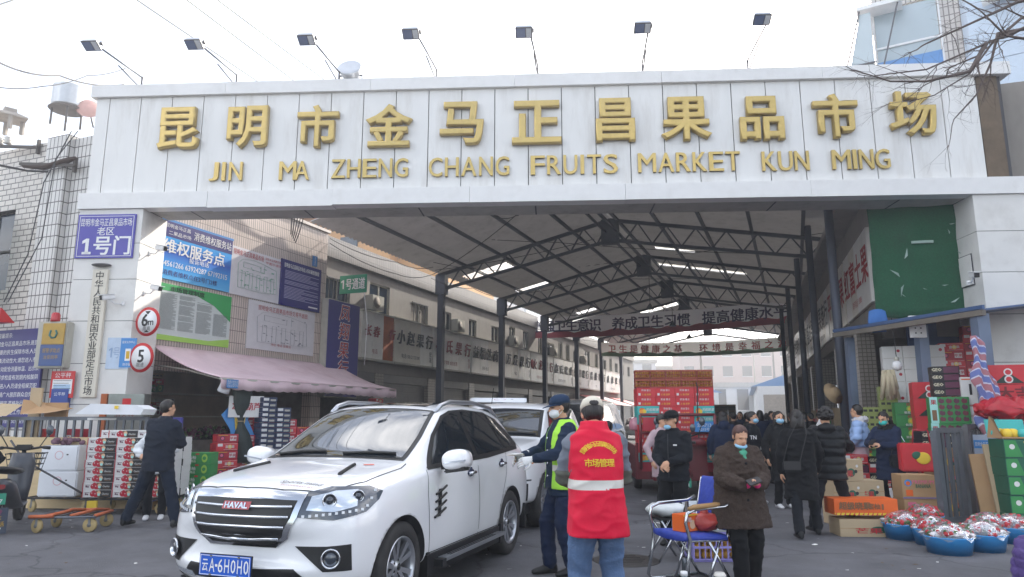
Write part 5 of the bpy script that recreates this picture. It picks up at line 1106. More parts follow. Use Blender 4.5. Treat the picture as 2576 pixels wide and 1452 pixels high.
stack('mangosteen_box', cherrydisp, base(2392, 11.6) + ZA * .56, rs, 1, 3, .56, .42, 'purple mangosteen display box', 'behind the fence', 'mangosteen boxes')
stack('fruit_box', [geobox], base(2392, 11.7) + ZA * 1.84, rs, 1, 4, .4, .12, 'dark grape box', 'above mangosteen boxes', 'dark boxes')
stack('handle_box', hbox, base(2460, 11.5) + ZA * .55, rs, 1, 7, .36, .16, 'white slotted carton', 'right of mangosteen', 'slotted cartons')
stack('tall_handle_box', hbox2, base(2452, 11.5) + ZA * 1.7, rs, 1, 1, .26, .44, 'upright white carton with handle slot', 'on slotted cartons', None)
stack('gift_box', [jibox, jibox, jibox, applebox], base(2545, 11.2), rs, 2, 9, .5, .285, 'red gift carton', 'at the right column', 'gift cartons', heights=[8, 8])
stack('green_mango_box', mangobox, gnd(2598, 1345) + Vector((.1, .25, 0)), rs + .2, 2, 6, .5, .24, 'dark green mango carton', 'at the right edge', 'mango cartons', heights=[5, 5])
b = MB(); b.bx(-.25, .25, -.2, .2, 0, .02, kraft); b.add([(-.25, -.2, .02), (-.25, .2, .02), (-.2, .2, .3), (-.35, -.25, .26)], [(0, 1, 2, 3)], kraft); b.add([(-.25, .2, .0), (.25, .2, .0), (.25, .25, .25), (-.25, .25, .25)], [(0, 1, 2, 3)], teal)
for q in range(14): b.ell((random.uniform(-.2, .2), random.uniform(-.15, .15), .06), .07, ylw if q % 2 else teal, 8, 6)
tag(b.build('open_carton', loc=gnd(2598, 1345) + Vector((.1, .25, 1.22)), rz=rs + .2), 'open carton of yellow fruit on the green mango stack', 'carton')
b = MB(); rg = []
redfilm = pm('red_film', 'b0202c', .35, var=.2, bump=.5, bscale=10)
b.ell((0, 0, 0), (.5, .3, .17), redfilm, 48, 24); b.v = [v + noise.noise_vector(v * 5) * .11 + noise.noise_vector(v * 16) * .05 for v in b.v]; tag(b.build('red_sheet', loc=base(2555, 10.7) + ZA * 1.62), 'crumpled red plastic sheet below the gift cartons', 'sheet')
stripe = pm('stripe_cloth', '8b93c4', .8, var=.1); nn = stripe.node_tree.nodes; ll = stripe.node_tree.links
ck = nn.new('ShaderNodeTexWave'); ck.inputs['Scale'].default_value = 2.6; ck.bands_direction = 'DIAGONAL'; tcx = nn.new('ShaderNodeTexCoord'); ll.new(tcx.outputs['Object'], ck.inputs[0]); rp = nn.new('ShaderNodeValToRGB'); rp.color_ramp.interpolation = 'CONSTANT'
e = rp.color_ramp.elements; e[0].color = lin('a8707a'); e[1].color = lin('c6c8da'); e[1].position = .35; x = e.new(.65); x.color = lin('6673ac'); ll.new(ck.outputs[0], rp.inputs[0]); ll.new(rp.outputs[0], nn['Principled BSDF'].inputs['Base Color'])
b = MB(); rg = []
for q in range(16): z = 2.75 - q * .115; rg.append(((.03 * math.sin(q) + .012 * q, 0, z), (.06 + .014 * q + .03 * math.sin(q * 1.3), 0, 0), (0, .06 + .004 * q, 0)))
b.loft(rg, stripe, 28); b.v = [v + Vector((0, .03 * math.sin(v.x * 45), 0)) for v in b.v]; tag(b.build('striped_cloth', loc=base(2480, 10.9)), 'red white and blue striped cloth hanging on the canopy post', 'cloth')
b = MB(); hes = pm('hessian', 'b9ad92', .9, bump=.4, bscale=60)
for q in range(26):
 a = random.uniform(0, 6.28); rr = random.uniform(.03, .2); zq = random.uniform(.0, .2); b.tube([(0, 0, .5), (rr * .5 * math.cos(a), rr * .4 * math.sin(a), .3 + zq), (rr * math.cos(a), rr * .6 * math.sin(a), zq - .05)], [.015, .045, .03], hes, 7)
tag(b.build('cloth_bundle', loc=at(2240, 1000, 13.2)), 'beige cloth bundle hanging in the right stall', 'bundle')
b = MB(); b.lathe([(.235, -.01), (.24, .0), (.12, .03), (.11, .1), (.08, .13), (0, .135)], pm('straw', 'a68d6c', .8, bump=.4), X=Matrix.Rotation(R(65), 4, 'X') @ Matrix.Rotation(R(20), 4, 'Y')); tag(b.build('straw_hat', loc=at(2096, 990, 15.2)), 'straw hat hung on the right hand market post', 'hat')
# fences, boards and cardboard leaning by the right column
def steel_gate(label, A, B_, h, n, M):
 A, B_ = Vector(A), Vector(B_); d = B_ - A; t = thing('steel_fence', label, 'fence', A, math.atan2(d.y, d.x), 'steel fences by the right column'); W = d.length
 b = MB(); b.bar((0, 0, h), (W, 0, h), .06, .07, M); b.bar((0, 0, .12), (W, 0, .12), .05, .06, M); b.bar((0, 0, 0), (0, 0, h), .09, .09, M); b.bar((W, 0, 0), (W, 0, h), .07, .07, M); b.build('frame', t)
 for q in range(1, n): b = MB(); b.bar((W * q / n, 0, .12), (W * q / n, 0, h), .05, .04, M); b.build('bar', t)
steel_gate('rusty steel fence panel with wide upright bars', gnd(2378, 1332), gnd(2440, 1326), 1.32, 4, rail)
steel_gate('second steel fence panel, half behind cardboard slabs', gnd(2455, 1312), gnd(2520, 1300) + Vector((0, .1, 0)), 1.36, 5, steel)
t = thing('film_notice', 'plastic wrapped blue and white notice tied to the second fence', 'notice', gnd(2490, 1306) + Vector((.0, -.1, 1.02)), -.3)
b = MB(); b.bx(-.16, .16, 0, .01, -.35, .22, pm('film_grey', 'a9b2c2', .2)); b.bx(-.15, .15, -.004, 0, .02, .14, skyb); b.text('昆明金马正昌市场', (0, -.006, .08), XA, ZA, white, w=.27, h=.06); b.bx(-.13, .13, -.004, 0, -.3, -.08, white); b.build('sheet', t)
for (px, py, hh_, w_, lab) in [(2512, 1330, 1.0, .26, 'brown cardboard slab leaning on the second fence, shorter one'), (2548, 1334, 1.14, .2, 'pale cardboard slab with slots leaning beside the mango cartons')]:
 b = MB(); b.bx(-w_ / 2, w_ / 2, -.02, .02, 0, hh_, kraft2 if 'pale' in lab else kraft)
 for q in range(3): b.bx(w_ * .28, w_ * .38, -.024, -.02, .15 + q * .35, .25 + q * .35, blackc)
 o = tag(b.build('cardboard_slab', loc=gnd(px, py) + Vector((-.05, .0, 0)), rz=-.1), lab, 'cardboard'); o.rotation_euler = (-.12, -.05, -.25)
# cartons on the ground
stack('banana_carton', [pcarton, bananabox], gb(2310, 1326, .45), -.1, 1, 2, .46, .34, 'brown banana carton', 'beside the fence', 'banana cartons', heights=[2], yaw=.05)
stack('banana_carton', [pcarton, bananabox], gb(2390, 1318, 1.0), -.1, 2, 3, .46, .34, 'brown banana carton', 'behind the fence', 'banana cartons behind the fence', heights=[3, 3], yaw=.05)
put('low_carton', pcarton, gb(2330, 1336, .2), -.1, 'low flattened brown carton in front of the banana cartons', 'carton').scale = (1.2, .8, .3)
stack('fruit_box', geobox, gb(2365, 1318, 1.0) + ZA * 1.04, -.1, 2, 2, .4, .12, 'black grape box', 'on banana cartons', 'grape boxes')
stack('mango_carton', mcarton, gb(2128, 1330, .5), .1, 1, 3, .46, .30, 'brown mango carton', 'by the puffer jacket', 'mango cartons of the walkway', heights=[3])
stack('mango_carton', mcarton, gb(2178, 1326, .5), .05, 1, 2, .46, .30, 'brown mango carton', 'behind the orange box', 'mango cartons behind', heights=[2])
put('flat_carton', mcarton, gnd(2200, 1352) + Vector((0, .2, 0)), -.05, 'low brown carton under the orange box', 'carton').scale = (1.75, 1, .72)
put('orange_box', orangebox, gnd(2190, 1352) + Vector((0, .2, .265)), -.05, 'long orange box with brown characters on a low carton', 'box')
put('foam_box', foambox, gnd(2278, 1282) + Vector((0, .1, 0)), .2, 'small white foam box behind the strawberry basins', 'box').scale = (.6, .8, .8)
stack('fruit_box', [geobox, redbox], gnd(2240, 1300) + Vector((.1, 1.3, .0)), 0, 3, 6, .42, .14, 'flat fruit box', 'before the navy coat stall', 'flat boxes', heights=[6, 6, 7])
t = thing('red_gift_bag', 'large red gift bag with printed fruit beside the fence', 'bag', base(2312, 11.0) + ZA * .69, -.3); b = MB(); b.bx(-.3, .3, -.12, .12, 0, .42, cred, bev=.02); b.build('bag', t); b = MB(); b.ell((.0, -.125, .2), (.1, .01, .09), ylw); b.ell((-.08, -.125, .24), (.07, .01, .06), dgreen); b.build('print', t); b = MB(); b.tube([(-.12, -.1, .42), (-.1, -.1, .62), (.1, -.1, .62), (.12, -.1, .42)], .012, cred2, 6); b.build('handle', t)
# strawberry basins
bas = pm('basin_blue', '3f9fe6', .35, var=.05); rim_ = pm('basin_rim', '3d95d6', .35); berry = pm('strawberry', 'b3202c', .4, var=.25, bump=.3, bscale=200); film = pm('cling_film', 'dfe4ea', .12, var=0, trans=.7, alpha=.5); leafg = pm('berry_leaf', '47603a', .6, var=.3); paperw = pm('packing_white', 'dcd6d8', .5)
def basin(loc, r, label, seed, mix):
 t = thing('strawberry_basin', label, 'basin', loc, seed, 'strawberry basins on the ground'); h = .18
 b = MB(); b.lathe([(0, .01), (r * .82, .01), (r * .84, .0), (r * .98, h - .01), (r * 1.03, h), (r * 1.04, h + .012), (r, h + .01), (r * .95, h - .03), (0, h - .05)], bas, n=36); b.build('bowl', t)
 rnd = random.Random(seed); b = MB()
 for q in range(230):
  a = rnd.uniform(0, 6.283); rr = r * .95 * math.sqrt(rnd.random()); z = h + .02 + (1 - (rr / r) ** 2) * .11 + rnd.uniform(-.02, .01)
  k = rnd.random(); M_ = berry if k < mix else (leafg if k < mix + .25 else paperw); s_ = rnd.uniform(.018, .03)
  X = Matrix.Translation((rr * math.cos(a), rr * math.sin(a), z)) @ Matrix.Rotation(rnd.uniform(0, 6), 4, 'Z') @ Matrix.Rotation(rnd.uniform(0, 3), 4, 'X')
  if M_ is paperw: b.ell((0, 0, 0), (s_ * 2.2, s_ * .9, s_ * .35), M_, 6, 4, X=X)
  else: b.ell((0, 0, 0), (s_, s_, s_ * 1.3), M_, 7, 5, X=X)
 b.build('strawberries', t)
 b = MB(); V_ = []; n = 40; rings = 8
 for i in range(rings + 1):
  u = i / rings
  for j in range(n): a = j * 6.2832 / n; rr = r * 1.05 * u * (1 + .02 * math.sin(j * 2.3)); V_.append(Vector((rr * math.cos(a), rr * math.sin(a), h + .035 + (1 - u * u) * .125 + .018 * noise.noise(Vector((rr * math.cos(a) * 9, rr * math.sin(a) * 9, seed))) - (.02 + .05 * abs(math.sin(j * .55 + seed)) ** 4 if i == rings else 0)))) 
 b.add(V_, [(i * n + j, i * n + (j + 1) % n, (i + 1) * n + (j + 1) % n, (i + 1) * n + j) for i in range(rings) for j in range(n)], film, True); b.build('cling_film', t)
bl = [((2278, 1362), .36, 'blue basin of film wrapped strawberries, nearest the orange box', .65), ((2330, 1338), .33, 'blue strawberry basin tucked behind the one by the orange box', .75), ((2350, 1378), .32, 'blue strawberry basin half hidden behind the foremost basin', .6), ((2390, 1400), .37, 'foremost blue basin with greenish film wrapped berries', .4), ((2474, 1392), .37, 'blue basin of leafy berries right of the foremost basin', .35), ((2495, 1366), .34, 'blue strawberry basin before the cardboard slabs', .5), ((2556, 1372), .35, 'rightmost blue strawberry basin beside the purple coat', .5)]
for i, (pp, r, lb, mix) in enumerate(bl): basin(gb(*pp, .24), r * .70, lb, i + 1, mix)
# == buildings behind the gate at the upper right
glz = pm('pale_glass', 'b4c2c8', .15, var=.08, scale=.5)
tileC = tilemat('right_tile', 'd9d2cc', '8a827c', .16, .34, .02, off=0, dirt=.15)
p = at(2200, 100, 24); t = thing('tower_block', 'white tiled block with a glazed balcony behind the gate', 'building', (p.x, 24, 0), -.52)
b = MB(); b.bx(0, 3.7, 0, 8, 0, 13.0, tileC); b.bx(0, 3.7, 0, 8, 16.5, 26, tileC); b.bx(2.1, 3.7, 0, 8, 13.0, 16.5, tileC); b.bx(3.7, 4.2, .2, 8, 0, 26, conc); b.build('wall', t)
b = MB(); b.bx(.05, 2.05, .05, .1, 13.0, 16.45, glz); b.build('glass', t)
b = MB()
for x in (0, 2.1): b.bx(x - .03, x + .03, -.03, .03, 13.0, 16.5, white)
b.bx(0, 2.1, -.02, .03, 14.9, 14.98, white); b.bx(.03, 2.07, -.0, .04, 13.0, 14.4, pm('blue_pane', '5f93cc', .3)); b.build('window_frame', t)
b = MB(); b.bx(-1.3, 0, -.6, 2.5, 12.9, 13.0, conc); b.bx(-.5, 1.0, -.7, 1.5, 16.3, 16.45, white)
for (x, y) in ((-1.3, -.6), (-.05, -.6), (-1.3, 1)): b.bar((x, y, 13), (x + .9, y, 16.3), .05, .05, steel)
b.bar((-1.3, -.6, 14.2), (0, -.6, 14.2), .05, .05, steel); b.add([(-1.1, -.55, 13.1), (-.05, -.55, 13.1), (-.05, -.55, 16.2), (-.4, -.55, 16.2)], [(0, 1, 2, 3)], glz); b.build('balcony', t)
p = at(2440, 100, 20); t = thing('pale_blue_block', 'plain pale blue clad building at the upper right edge', 'building', (p.x, 20, 0), -.56); pbl = pm('clad_blue', 'c3d1e0', .5, var=.06, dirt=.12, dcol='8ea2b4')
b = MB()
for q in range(8): b.bx(0, 14, 0, 6, q * 2.45, q * 2.45 + 2.43, pbl)
b.build('wall', t); b = MB(); b.bx(.6, 1.6, -.5, -.1, 14.1, 14.25, gdark); b.tube([(.4, -.3, 14.0), (2.2, -.5, 14.25)], .14, pm('ac_duct', 'dfe3e6', .5)); b.build('duct', t)
# == vehicles
paint = pm('car_paint_white', 'ebecee', .28, var=.015, coat=1, spec=.5); chrome = pm('chrome', 'c9ccd1', .12, 1, var=0); vblack = pm('trim_black', '17181a', .45, var=.1); vglass = pm('car_glass', '1a2128', .03, 0, var=0, spec=.9, coat=1)
rubber = pm('tyre_rubber', '2c2b2b', .8, var=.15, bump=.2, bscale=60, dirt=.3, dcol='5b5650', dscale=6); alloy = pm('alloy', 'b7bac0', .28, .8, var=.05); lampw = pm('lamp_clear', 'c3ccd6', .08, .5, var=.1, coat=1); lampd = pm('lamp_dark', '3c434d', .1, .2, var=0, coat=1); ledw = pm('led_white', 'eef2f6', .2, var=0); lampr = pm('lamp_red', '9c1620', .15, var=0, coat=1); seam = flat('seam_dark', '3a3c40', .7); lampo = pm('lamp_amber', 'd08a3c', .15, var=0)
def shell_mesh(st, front, rear, arches, ar, lev=2):
 """st: stations from front to rear: (x, bow, [(y,z)...half section from bottom centre to top centre])"""
 secs = []
 def ringof(x, bow, hs, wref=.9):
  pts = []
  full = [(-y, z) for y, z in hs[::-1]][:-1] + hs if False else None
  left = [(y, z) for y, z in hs]; right = [(-y, z) for y, z in hs[1:-1]][::-1]
  for y, z in left + right: pts.append(Vector((x - bow * (abs(y) / wref) ** 2.2, y, z)))
  return pts
 x0, b0, h0 = st[0]; fr_ = []
 for (dx, kw, kz, zm) in front: fr_.append(ringof(x0 + dx, b0, [(y * kw, zm + (z - zm) * kz) for y, z in h0]))
 x1, b1, h1 = st[-1]; re_ = []
 for (dx, kw, kz, zm) in rear: re_.append(ringof(x1 - dx, b1, [(y * kw, zm + (z - zm) * kz) for y, z in h1]))
 rings = fr_[::-1] + [ringof(*s) for s in st] + re_
 n = len(rings[0]); V = [p for r in rings for p in r]
 Fc = [(i * n + j, i * n + (j + 1) % n, (i + 1) * n + (j + 1) % n, (i + 1) * n + j) for i in range(len(rings) - 1) for j in range(n)]
 m = n // 2
 for base_, flip in ((0, False), ((len(rings) - 1) * n, True)):
  for j in range(m):
   a, b_, c, d = base_ + j, base_ + j + 1, base_ + (n - j - 1) % n, base_ + (n - j) % n
   q = [a, b_, c, d]; q = [v for i, v in enumerate(q) if v not in q[:i]]
   if len(q) >= 3: Fc.append(tuple(q if flip else q[::-1]))
 me = bpy.data.meshes.new('body'); me.from_pydata([tuple(v) for v in V], [], Fc); me.update()
 bm = bmesh.new(); bm.from_mesh(me); bmesh.ops.recalc_face_normals(bm, faces=bm.faces[:]); bm.to_mesh(me); bm.free()
 for p in me.polygons: p.use_smooth = True
 o = bpy.data.objects.new('body', me); COL.objects.link(o)
 o.modifiers.new('s', 'SUBSURF').levels = lev; o.modifiers['s'].render_levels = lev
 cut = []
 if arches:
  b = MB()
  for ax in arches:
   for s in (-1, 1):
    b.tube([(ax, s * .50, .345), (ax, s * 1.3, .345)], ar, vblack, 48)
  c = b.build('cutter'); cut.append(c)
  # separate pieces stay closed manifolds
  bo = o.modifiers.new('b', 'BOOLEAN'); bo.object = c; bo.operation = 'DIFFERENCE'; bo.solver = 'EXACT'; bo.material_mode = 'TRANSFER' if hasattr(bo, 'material_mode') else bo.material_mode
 me.materials.append(paint)
 dg = bpy.context.evaluated_depsgraph_get(); ev = o.evaluated_get(dg); nm = bpy.data.meshes.new_from_object(ev, depsgraph=dg)
 for c in cut: bpy.data.objects.remove(c)
 bpy.data.objects.remove(o)
 bm = bmesh.new(); bm.from_mesh(nm); tree = BVHTree.FromBMesh(bm); bm.free()
 return nm, tree
def ob(name, me, parent):
 o = bpy.data.objects.new(name, me); COL.objects.link(o); o.parent = parent; return o
class Skin:
 def __init__(s, tree): s.t = tree
 def hit(s, p, d, off):
  p, d = Vector(p), Vector(d).normalized()
  h = s.t.ray_cast(p - d * 2.0, d)
  if h[0] is None:
   q = s.t.find_nearest(p); h = (q[0], q[1])
   n = h[1]
  else: n = h[1]
  if n.dot(d) > 0: n = -n
  return h[0] + n * off
 def patch(s, b, poly, d, off, M, cuts=5, smooth=True):
  bm = bmesh.new(); vs_ = [bm.verts.new(p) for p in poly]; bm.faces.new(vs_)
  bmesh.ops.triangulate(bm, faces=bm.faces[:])
  for _ in range(2 if cuts > 3 else 1): bmesh.ops.subdivide_edges(bm, edges=bm.edges[:], cuts=max(1, cuts // 2), use_grid_fill=True)
  bm.verts.index_update(); b.add([s.hit(v.co, d, off) for v in bm.verts], [tuple(v.index for v in f.verts) for f in bm.faces], M, smooth); bm.free()
 def strip(s, b, pts, d, w_, off, M, n=8):
  P = []
  for a, c in zip(pts[:-1], pts[1:]):
   for q in range(n): P.append(Vector(a).lerp(Vector(c), q / n))
  P.append(Vector(pts[-1])); d = Vector(d).normalized(); V = []
  for i, p in enumerate(P):
   t = (P[min(i + 1, len(P) - 1)] - P[max(i - 1, 0)]).normalized(); sd_ = t.cross(d).normalized() * w_ / 2
   V += [s.hit(p + sd_, d, off), s.hit(p - sd_, d, off)]
  b.add(V, [(2 * i, 2 * i + 1, 2 * i + 3, 2 * i + 2) for i in range(len(P) - 1)], M)
 def bar(s, b, pts, d, r, off, M, n=8):
  P = []
  for a, c in zip(pts[:-1], pts[1:]):
   for q in range(n): P.append(s.hit(Vector(a).lerp(Vector(c), q / n), d, off))
  P.append(s.hit(pts[-1], d, off)); b.tube(P, r, M, 8)
 def text(s, b, body, O, U, V, d, off, M, h, w_=None, bold=.02, shear=0):
  t_ = MB(); t_.text(body, O, U, V, M, h=h, w=w_, bold=bold, shear=shear); b.add([s.hit(v, d, off) for v in t_.v], t_.f, M)
def road_wheel(parent, loc, side, r=.345, rr=.235, w_=.22, spokes=5):
 e = thing('wheel', None, None, loc, 0); e.parent = parent
 X = Matrix.Rotation(R(-90 * side), 4, 'X')   # local z -> outward
 b = MB(); h = w_ / 2
 b.lathe([(rr - .01, -h), (r - .03, -h), (r - .004, -h * .8), (r, -h * .4), (r, h * .4), (r - .004, h * .8), (r - .03, h), (rr + .02, h + .004), (rr - .006, h - .01)], rubber, n=44, X=X, cap=False); b.build('tyre', e)
 b = MB(); b.lathe([(rr, -h), (rr, h - .02), (rr - .006, h - .002), (rr - .02, h - .006), (rr - .03, h - .04), (rr - .035, -h)], alloy, n=44, X=X, cap=False)
 for q in range(spokes):
  for k in (-1, 1):
   a = 2 * math.pi * q / spokes + k * .16; a2 = 2 * math.pi * q / spokes + k * .25
   p0 = Vector((.05 * math.cos(a), .05 * math.sin(a), h - .045)); p1 = Vector(((rr - .02) * math.cos(a2), (rr - .02) * math.sin(a2), h - .02))
   t_ = (p1 - p0); sdv = Vector((-t_.y, t_.x, 0)).normalized()
   V = [p0 + sdv * .016, p0 - sdv * .016, p1 - sdv * .024, p1 + sdv * .024]; b.add([v for v in V] + [v - ZA * .03 for v in V], [(0, 1, 2, 3), (0, 4, 5, 1), (1, 5, 6, 2), (2, 6, 7, 3), (3, 7, 4, 0), (7, 6, 5, 4)], alloy, False, X)
 b.lathe([(0, h - .03), (.03, h - .03), (.04, h - .045), (.075, h - .05), (.08, h - .08)], alloy, n=20, X=X, cap=False); b.lathe([(0, h - .025), (.028, h - .027), (.028, h - .04)], vblack, n=16, X=X)
 for q in range(5): a = q * 1.2566 + .6; b.lathe([(0, h - .04), (.009, h - .042), (.009, h - .06)], vblack, c=(.052 * math.cos(a), .052 * math.sin(a), 0), n=8, X=X)
 b.lathe([(.0, -.02), (.16, -.02), (.16, -.04), (0, -.04)], castm, n=30, X=X); b.lathe([(rr - .04, -h * .9), (0, -h * .9)], vblack, n=24, X=X)
 b.build('rim', e); return e
def sec(zb, ws, wm, wb, zbelt, wr, zr, zc, zm=.62, zs=.86):
 return [(0, zb), (ws * .6, zb), (ws, zb + .02), (ws + (wm - ws) * .7, zb + .14), (wm, zm), (wm - .008, zs), (wb + .015, zbelt - .03), (wb, zbelt), (wr + (wb - wr) * .06, zr - (zr - zbelt) * .06), (wr, zr), (wr * .55, zr + (zc - zr) * .75), (0, zc)]
def suv():
 t = thing('parked_car', 'white sport utility car with blue plate in the foreground', 'car', Vector((-1.274, 7.29, 0)), R(-109.3))
 st = [(2.02, .34, sec(.27, .80, .85, .77, .90, .60, .985, 1.01, .60, .80)),
   (1.80, .22, sec(.25, .84, .885, .82, .96, .66, 1.04, 1.065, .62, .83)),
   (1.30, .05, sec(.25, .86, .905, .85, 1.01, .69, 1.09, 1.125, .64, .86)),
   (1.02, .06, sec(.25, .86, .905, .862, 1.04, .72, 1.12, 1.15, .64, .87)),
   (.90, .08, sec(.25, .86, .905, .862, 1.05, .73, 1.155, 1.185, .64, .87)),
   (.55, .10, sec(.25, .86, .905, .862, 1.06, .69, 1.35, 1.385, .64, .87)),
   (.22, .10, sec(.25, .86, .905, .862, 1.075, .645, 1.53, 1.565, .64, .88)),
   (.05, .08, sec(.25, .86, .905, .862, 1.08, .625, 1.585, 1.625, .64, .88)),
   (-.35, .03, sec(.25, .86, .905, .862, 1.095, .61, 1.625, 1.67, .64, .89)),
   (-1.0, -.02, sec(.25, .86, .905, .86, 1.12, .60, 1.61, 1.66, .64, .90)),
   (-1.55, -.06, sec(.26, .85, .90, .85, 1.15, .58, 1.55, 1.60, .66, .92)),
   (-1.85, -.12, sec(.28, .84, .89, .83, 1.16, .57, 1.44, 1.49, .68, .93)),
   (-2.05, -.18, sec(.30, .82, .87, .80, 1.12, .60, 1.19, 1.24, .68, .90)),
   (-2.14, -.2, sec(.32, .80, .86, .79, 1.0, .62, 1.05, 1.08, .68, .84))]
 nm, tree = shell_mesh(st, [(.06, .985, .95, .60), (.11, .96, .82, .58), (.145, .90, .55, .56), (.15, .6, .25, .55)], [(.04, .97, .9, .66), (.06, .8, .6, .66), (.06, .4, .25, .66)], [1.28, -1.28], .392, 3)
 ob('body', nm, t); k = Skin(tree)
 FD, SD, TD = (-1, 0, 0), (0, -1, 0), (0, 0, -1)
 # lower black cladding and bumper lip
 b = MB()
 for s in (1, -1): b.bx(-.86, .87, s * .80, s * .905, .20, .36, vblack)
 k.patch(b, [(2, y, z) for y, z in [(-.80, .245), (-.7, .30), (.7, .30), (.80, .245), (.6, .2), (-.6, .2)]], FD, .008, vblack)
 for x in (.84, -.93): 
  for s in (1,): b.bx(x - .02, x + .02, s * .78, s * .9, .18, .38, vblack)
 b.bx(-1.78, -1.74, .7, .9, .22, .5, vblack); b.build('cladding', t)
 b = MB(); b.bx(-.82, .66, .88, .985, .285, .315, alloy); 
 for q in range(52): 
  for r in range(3): b.box((-.6 + q * .022, .905 + r * .027, .317), (.01, .012, .004), vblack)
 b.bx(.66, .74, .86, .985, .25, .31, vblack); b.build('running_board', t)
 # glass
 b = MB(); k.patch(b, [(.96, -.70, 1.13), (1.02, -.35, 1.16), (1.04, 0, 1.17), (1.02, .35, 1.16), (.96, .70, 1.13), (.58, .665, 1.35), (.12, .585, 1.58), (.14, .3, 1.6), (.15, 0, 1.61), (.14, -.3, 1.6), (.12, -.585, 1.58), (.58, -.665, 1.35)], (-.75, 0, -.66), .004, vblack, 6); b.build('windscreen_frame', t)
 b = MB(); k.patch(b, [(.93, -.655, 1.16), (1.0, -.33, 1.185), (1.015, 0, 1.19), (1.0, .33, 1.185), (.93, .655, 1.16), (.58, .625, 1.35), (.16, .555, 1.56), (.18, .3, 1.58), (.185, 0, 1.585), (.18, -.3, 1.58), (.16, -.555, 1.56), (.58, -.625, 1.35)], (-.75, 0, -.66), .008, vglass, 6)
 b.build('windscreen', t)
 for s in (1, -1):
  b = MB(); k.patch(b, [(x, s * 1, z) for x, z in [(.79, 1.065), (.44, 1.34), (.13, 1.515), (-.1, 1.565), (-.45, 1.58), (-1.05, 1.555), (-1.4, 1.48), (-1.66, 1.32), (-1.73, 1.21), (-1.6, 1.15), (-.6, 1.095)]], (0, -s, 0), .003, vblack, 6); b.build('window_surround', t)
  for nme, pl in (('front_window', [(.68, 1.09), (.40, 1.325), (.11, 1.49), (-.1, 1.54), (-.24, 1.555), (-.27, 1.11)]), ('rear_window', [(-.36, 1.12), (-.345, 1.555), (-.7, 1.555), (-1.02, 1.535), (-1.14, 1.15)]), ('quarter_window', [(-1.19, 1.155), (-1.08, 1.525), (-1.36, 1.46), (-1.6, 1.31), (-1.66, 1.215), (-1.58, 1.175)])):
   b = MB(); k.patch(b, [(x, s, z) for x, z in pl], (0, -s, 0), .007, vglass, 6); b.build(nme, t)
  b = MB(); k.strip(b, [(.80, s, 1.06), (.1, s, 1.082), (-.6, s, 1.092), (-1.6, s, 1.145)], (0, -s, 0), .022, .006, chrome if s < 0 else vblack); b.build('window_trim', t)
 b = MB(); k.patch(b, [(.0, -.42, 2), (.0, .42, 2), (-.75, .42, 2), (-.75, -.42, 2)], TD, .004, vglass, 5); b.build('sunroof', t)
 # panel seams
 b = MB()
 for s in (1, -1):
  k.strip(b, [(.83, s, 1.05), (.86, s, .85), (.84, s, .6), (.81, s, .36)], (0, -s, 0), .008, .002, seam); k.strip(b, [(-.30, s, 1.10), (-.30, s, .36)], (0, -s, 0), .008, .002, seam); k.strip(b, [(-1.16, s, 1.13), (-1.12, s, .9), (-.9, s, .55), (-.86, s, .36)], (0, -s, 0), .008, .002, seam)
  k.strip(b, [(.83, s, .37), (-.86, s, .37)], (0, -s, 0), .01, .002, seam)
  k.strip(b, [(1.90, s * .62, 1.5), (1.6, s * .72, 1.5), (1.1, s * .755, 1.5), (.98, s * .74, 1.5)], TD, .008, .002, seam)
 k.strip(b, [(1.95, -.56, 1.5), (2.03, -.3, 1.5), (2.055, 0, 1.5), (2.03, .3, 1.5), (1.95, .56, 1.5)], TD, .012, .002, seam); b.build('panel_gap', t)
 # body side crease highlight is in the shell; grille
 gp = [(-.49, .955), (-.25, .968), (.25, .968), (.49, .955), (.46, .80), (.39, .66), (.29, .585), (-.29, .585), (-.39, .66), (-.46, .80)]
 b = MB(); k.patch(b, [(3, y, z) for y, z in gp], FD, .014, chrome, 6); b.build('grille_frame', t)
 b = MB(); k.patch(b, [(3, y * .90, .775 + (z - .775) * (.74 if z > .775 else .88)) for y, z in gp], FD, .018, vblack, 6)
 b.build('grille', t)
 for zz, hw in ((.865, .42), (.80, .405), (.735, .38), (.67, .33)):
  b = MB(); k.bar(b, [(3, -hw, zz), (3, hw, zz)], FD, .0115, .026, chrome, 16); b.build('grille_bar', t)
 b = MB(); k.patch(b, [(3, y, z) for y, z in [(-.115, .842), (.115, .842), (.125, .892), (-.105, .892)]], FD, .040, pm('badge_red', 'a5202a', .3, coat=1)); k.text(b, 'HAVAL', (3, .005, .867), (0, 1, 0), ZA, FD, .044, chrome, .034, w_=.19, bold=.05); b.build('badge', t)
 # headlights
 for s in (1, -1):
  hd = Vector((-.80, -s * .6, 0)); L_ = thing('headlight', None, None); L_.parent = t
  pl = [(2.10, .47, .80), (2.09, .51, .955), (1.95, .66, .995), (1.72, .845, .985), (1.60, .885, .945), (1.66, .885, .89), (1.80, .86, .815), (1.98, .70, .775)]
  b = MB(); k.patch(b, [(x, s * y, z) for x, y, z in pl], hd, .006, lampd, 6); b.build('housing', L_)
  b = MB(); k.patch(b, [(x, s * y, z) for x, y, z in [(2.07, .53, .845), (2.06, .57, .935), (1.93, .68, .965), (1.80, .79, .965), (1.84, .8, .86), (1.97, .70, .83)]], hd, .010, lampw, 5)
  b.build('reflector', L_)
  b = MB()
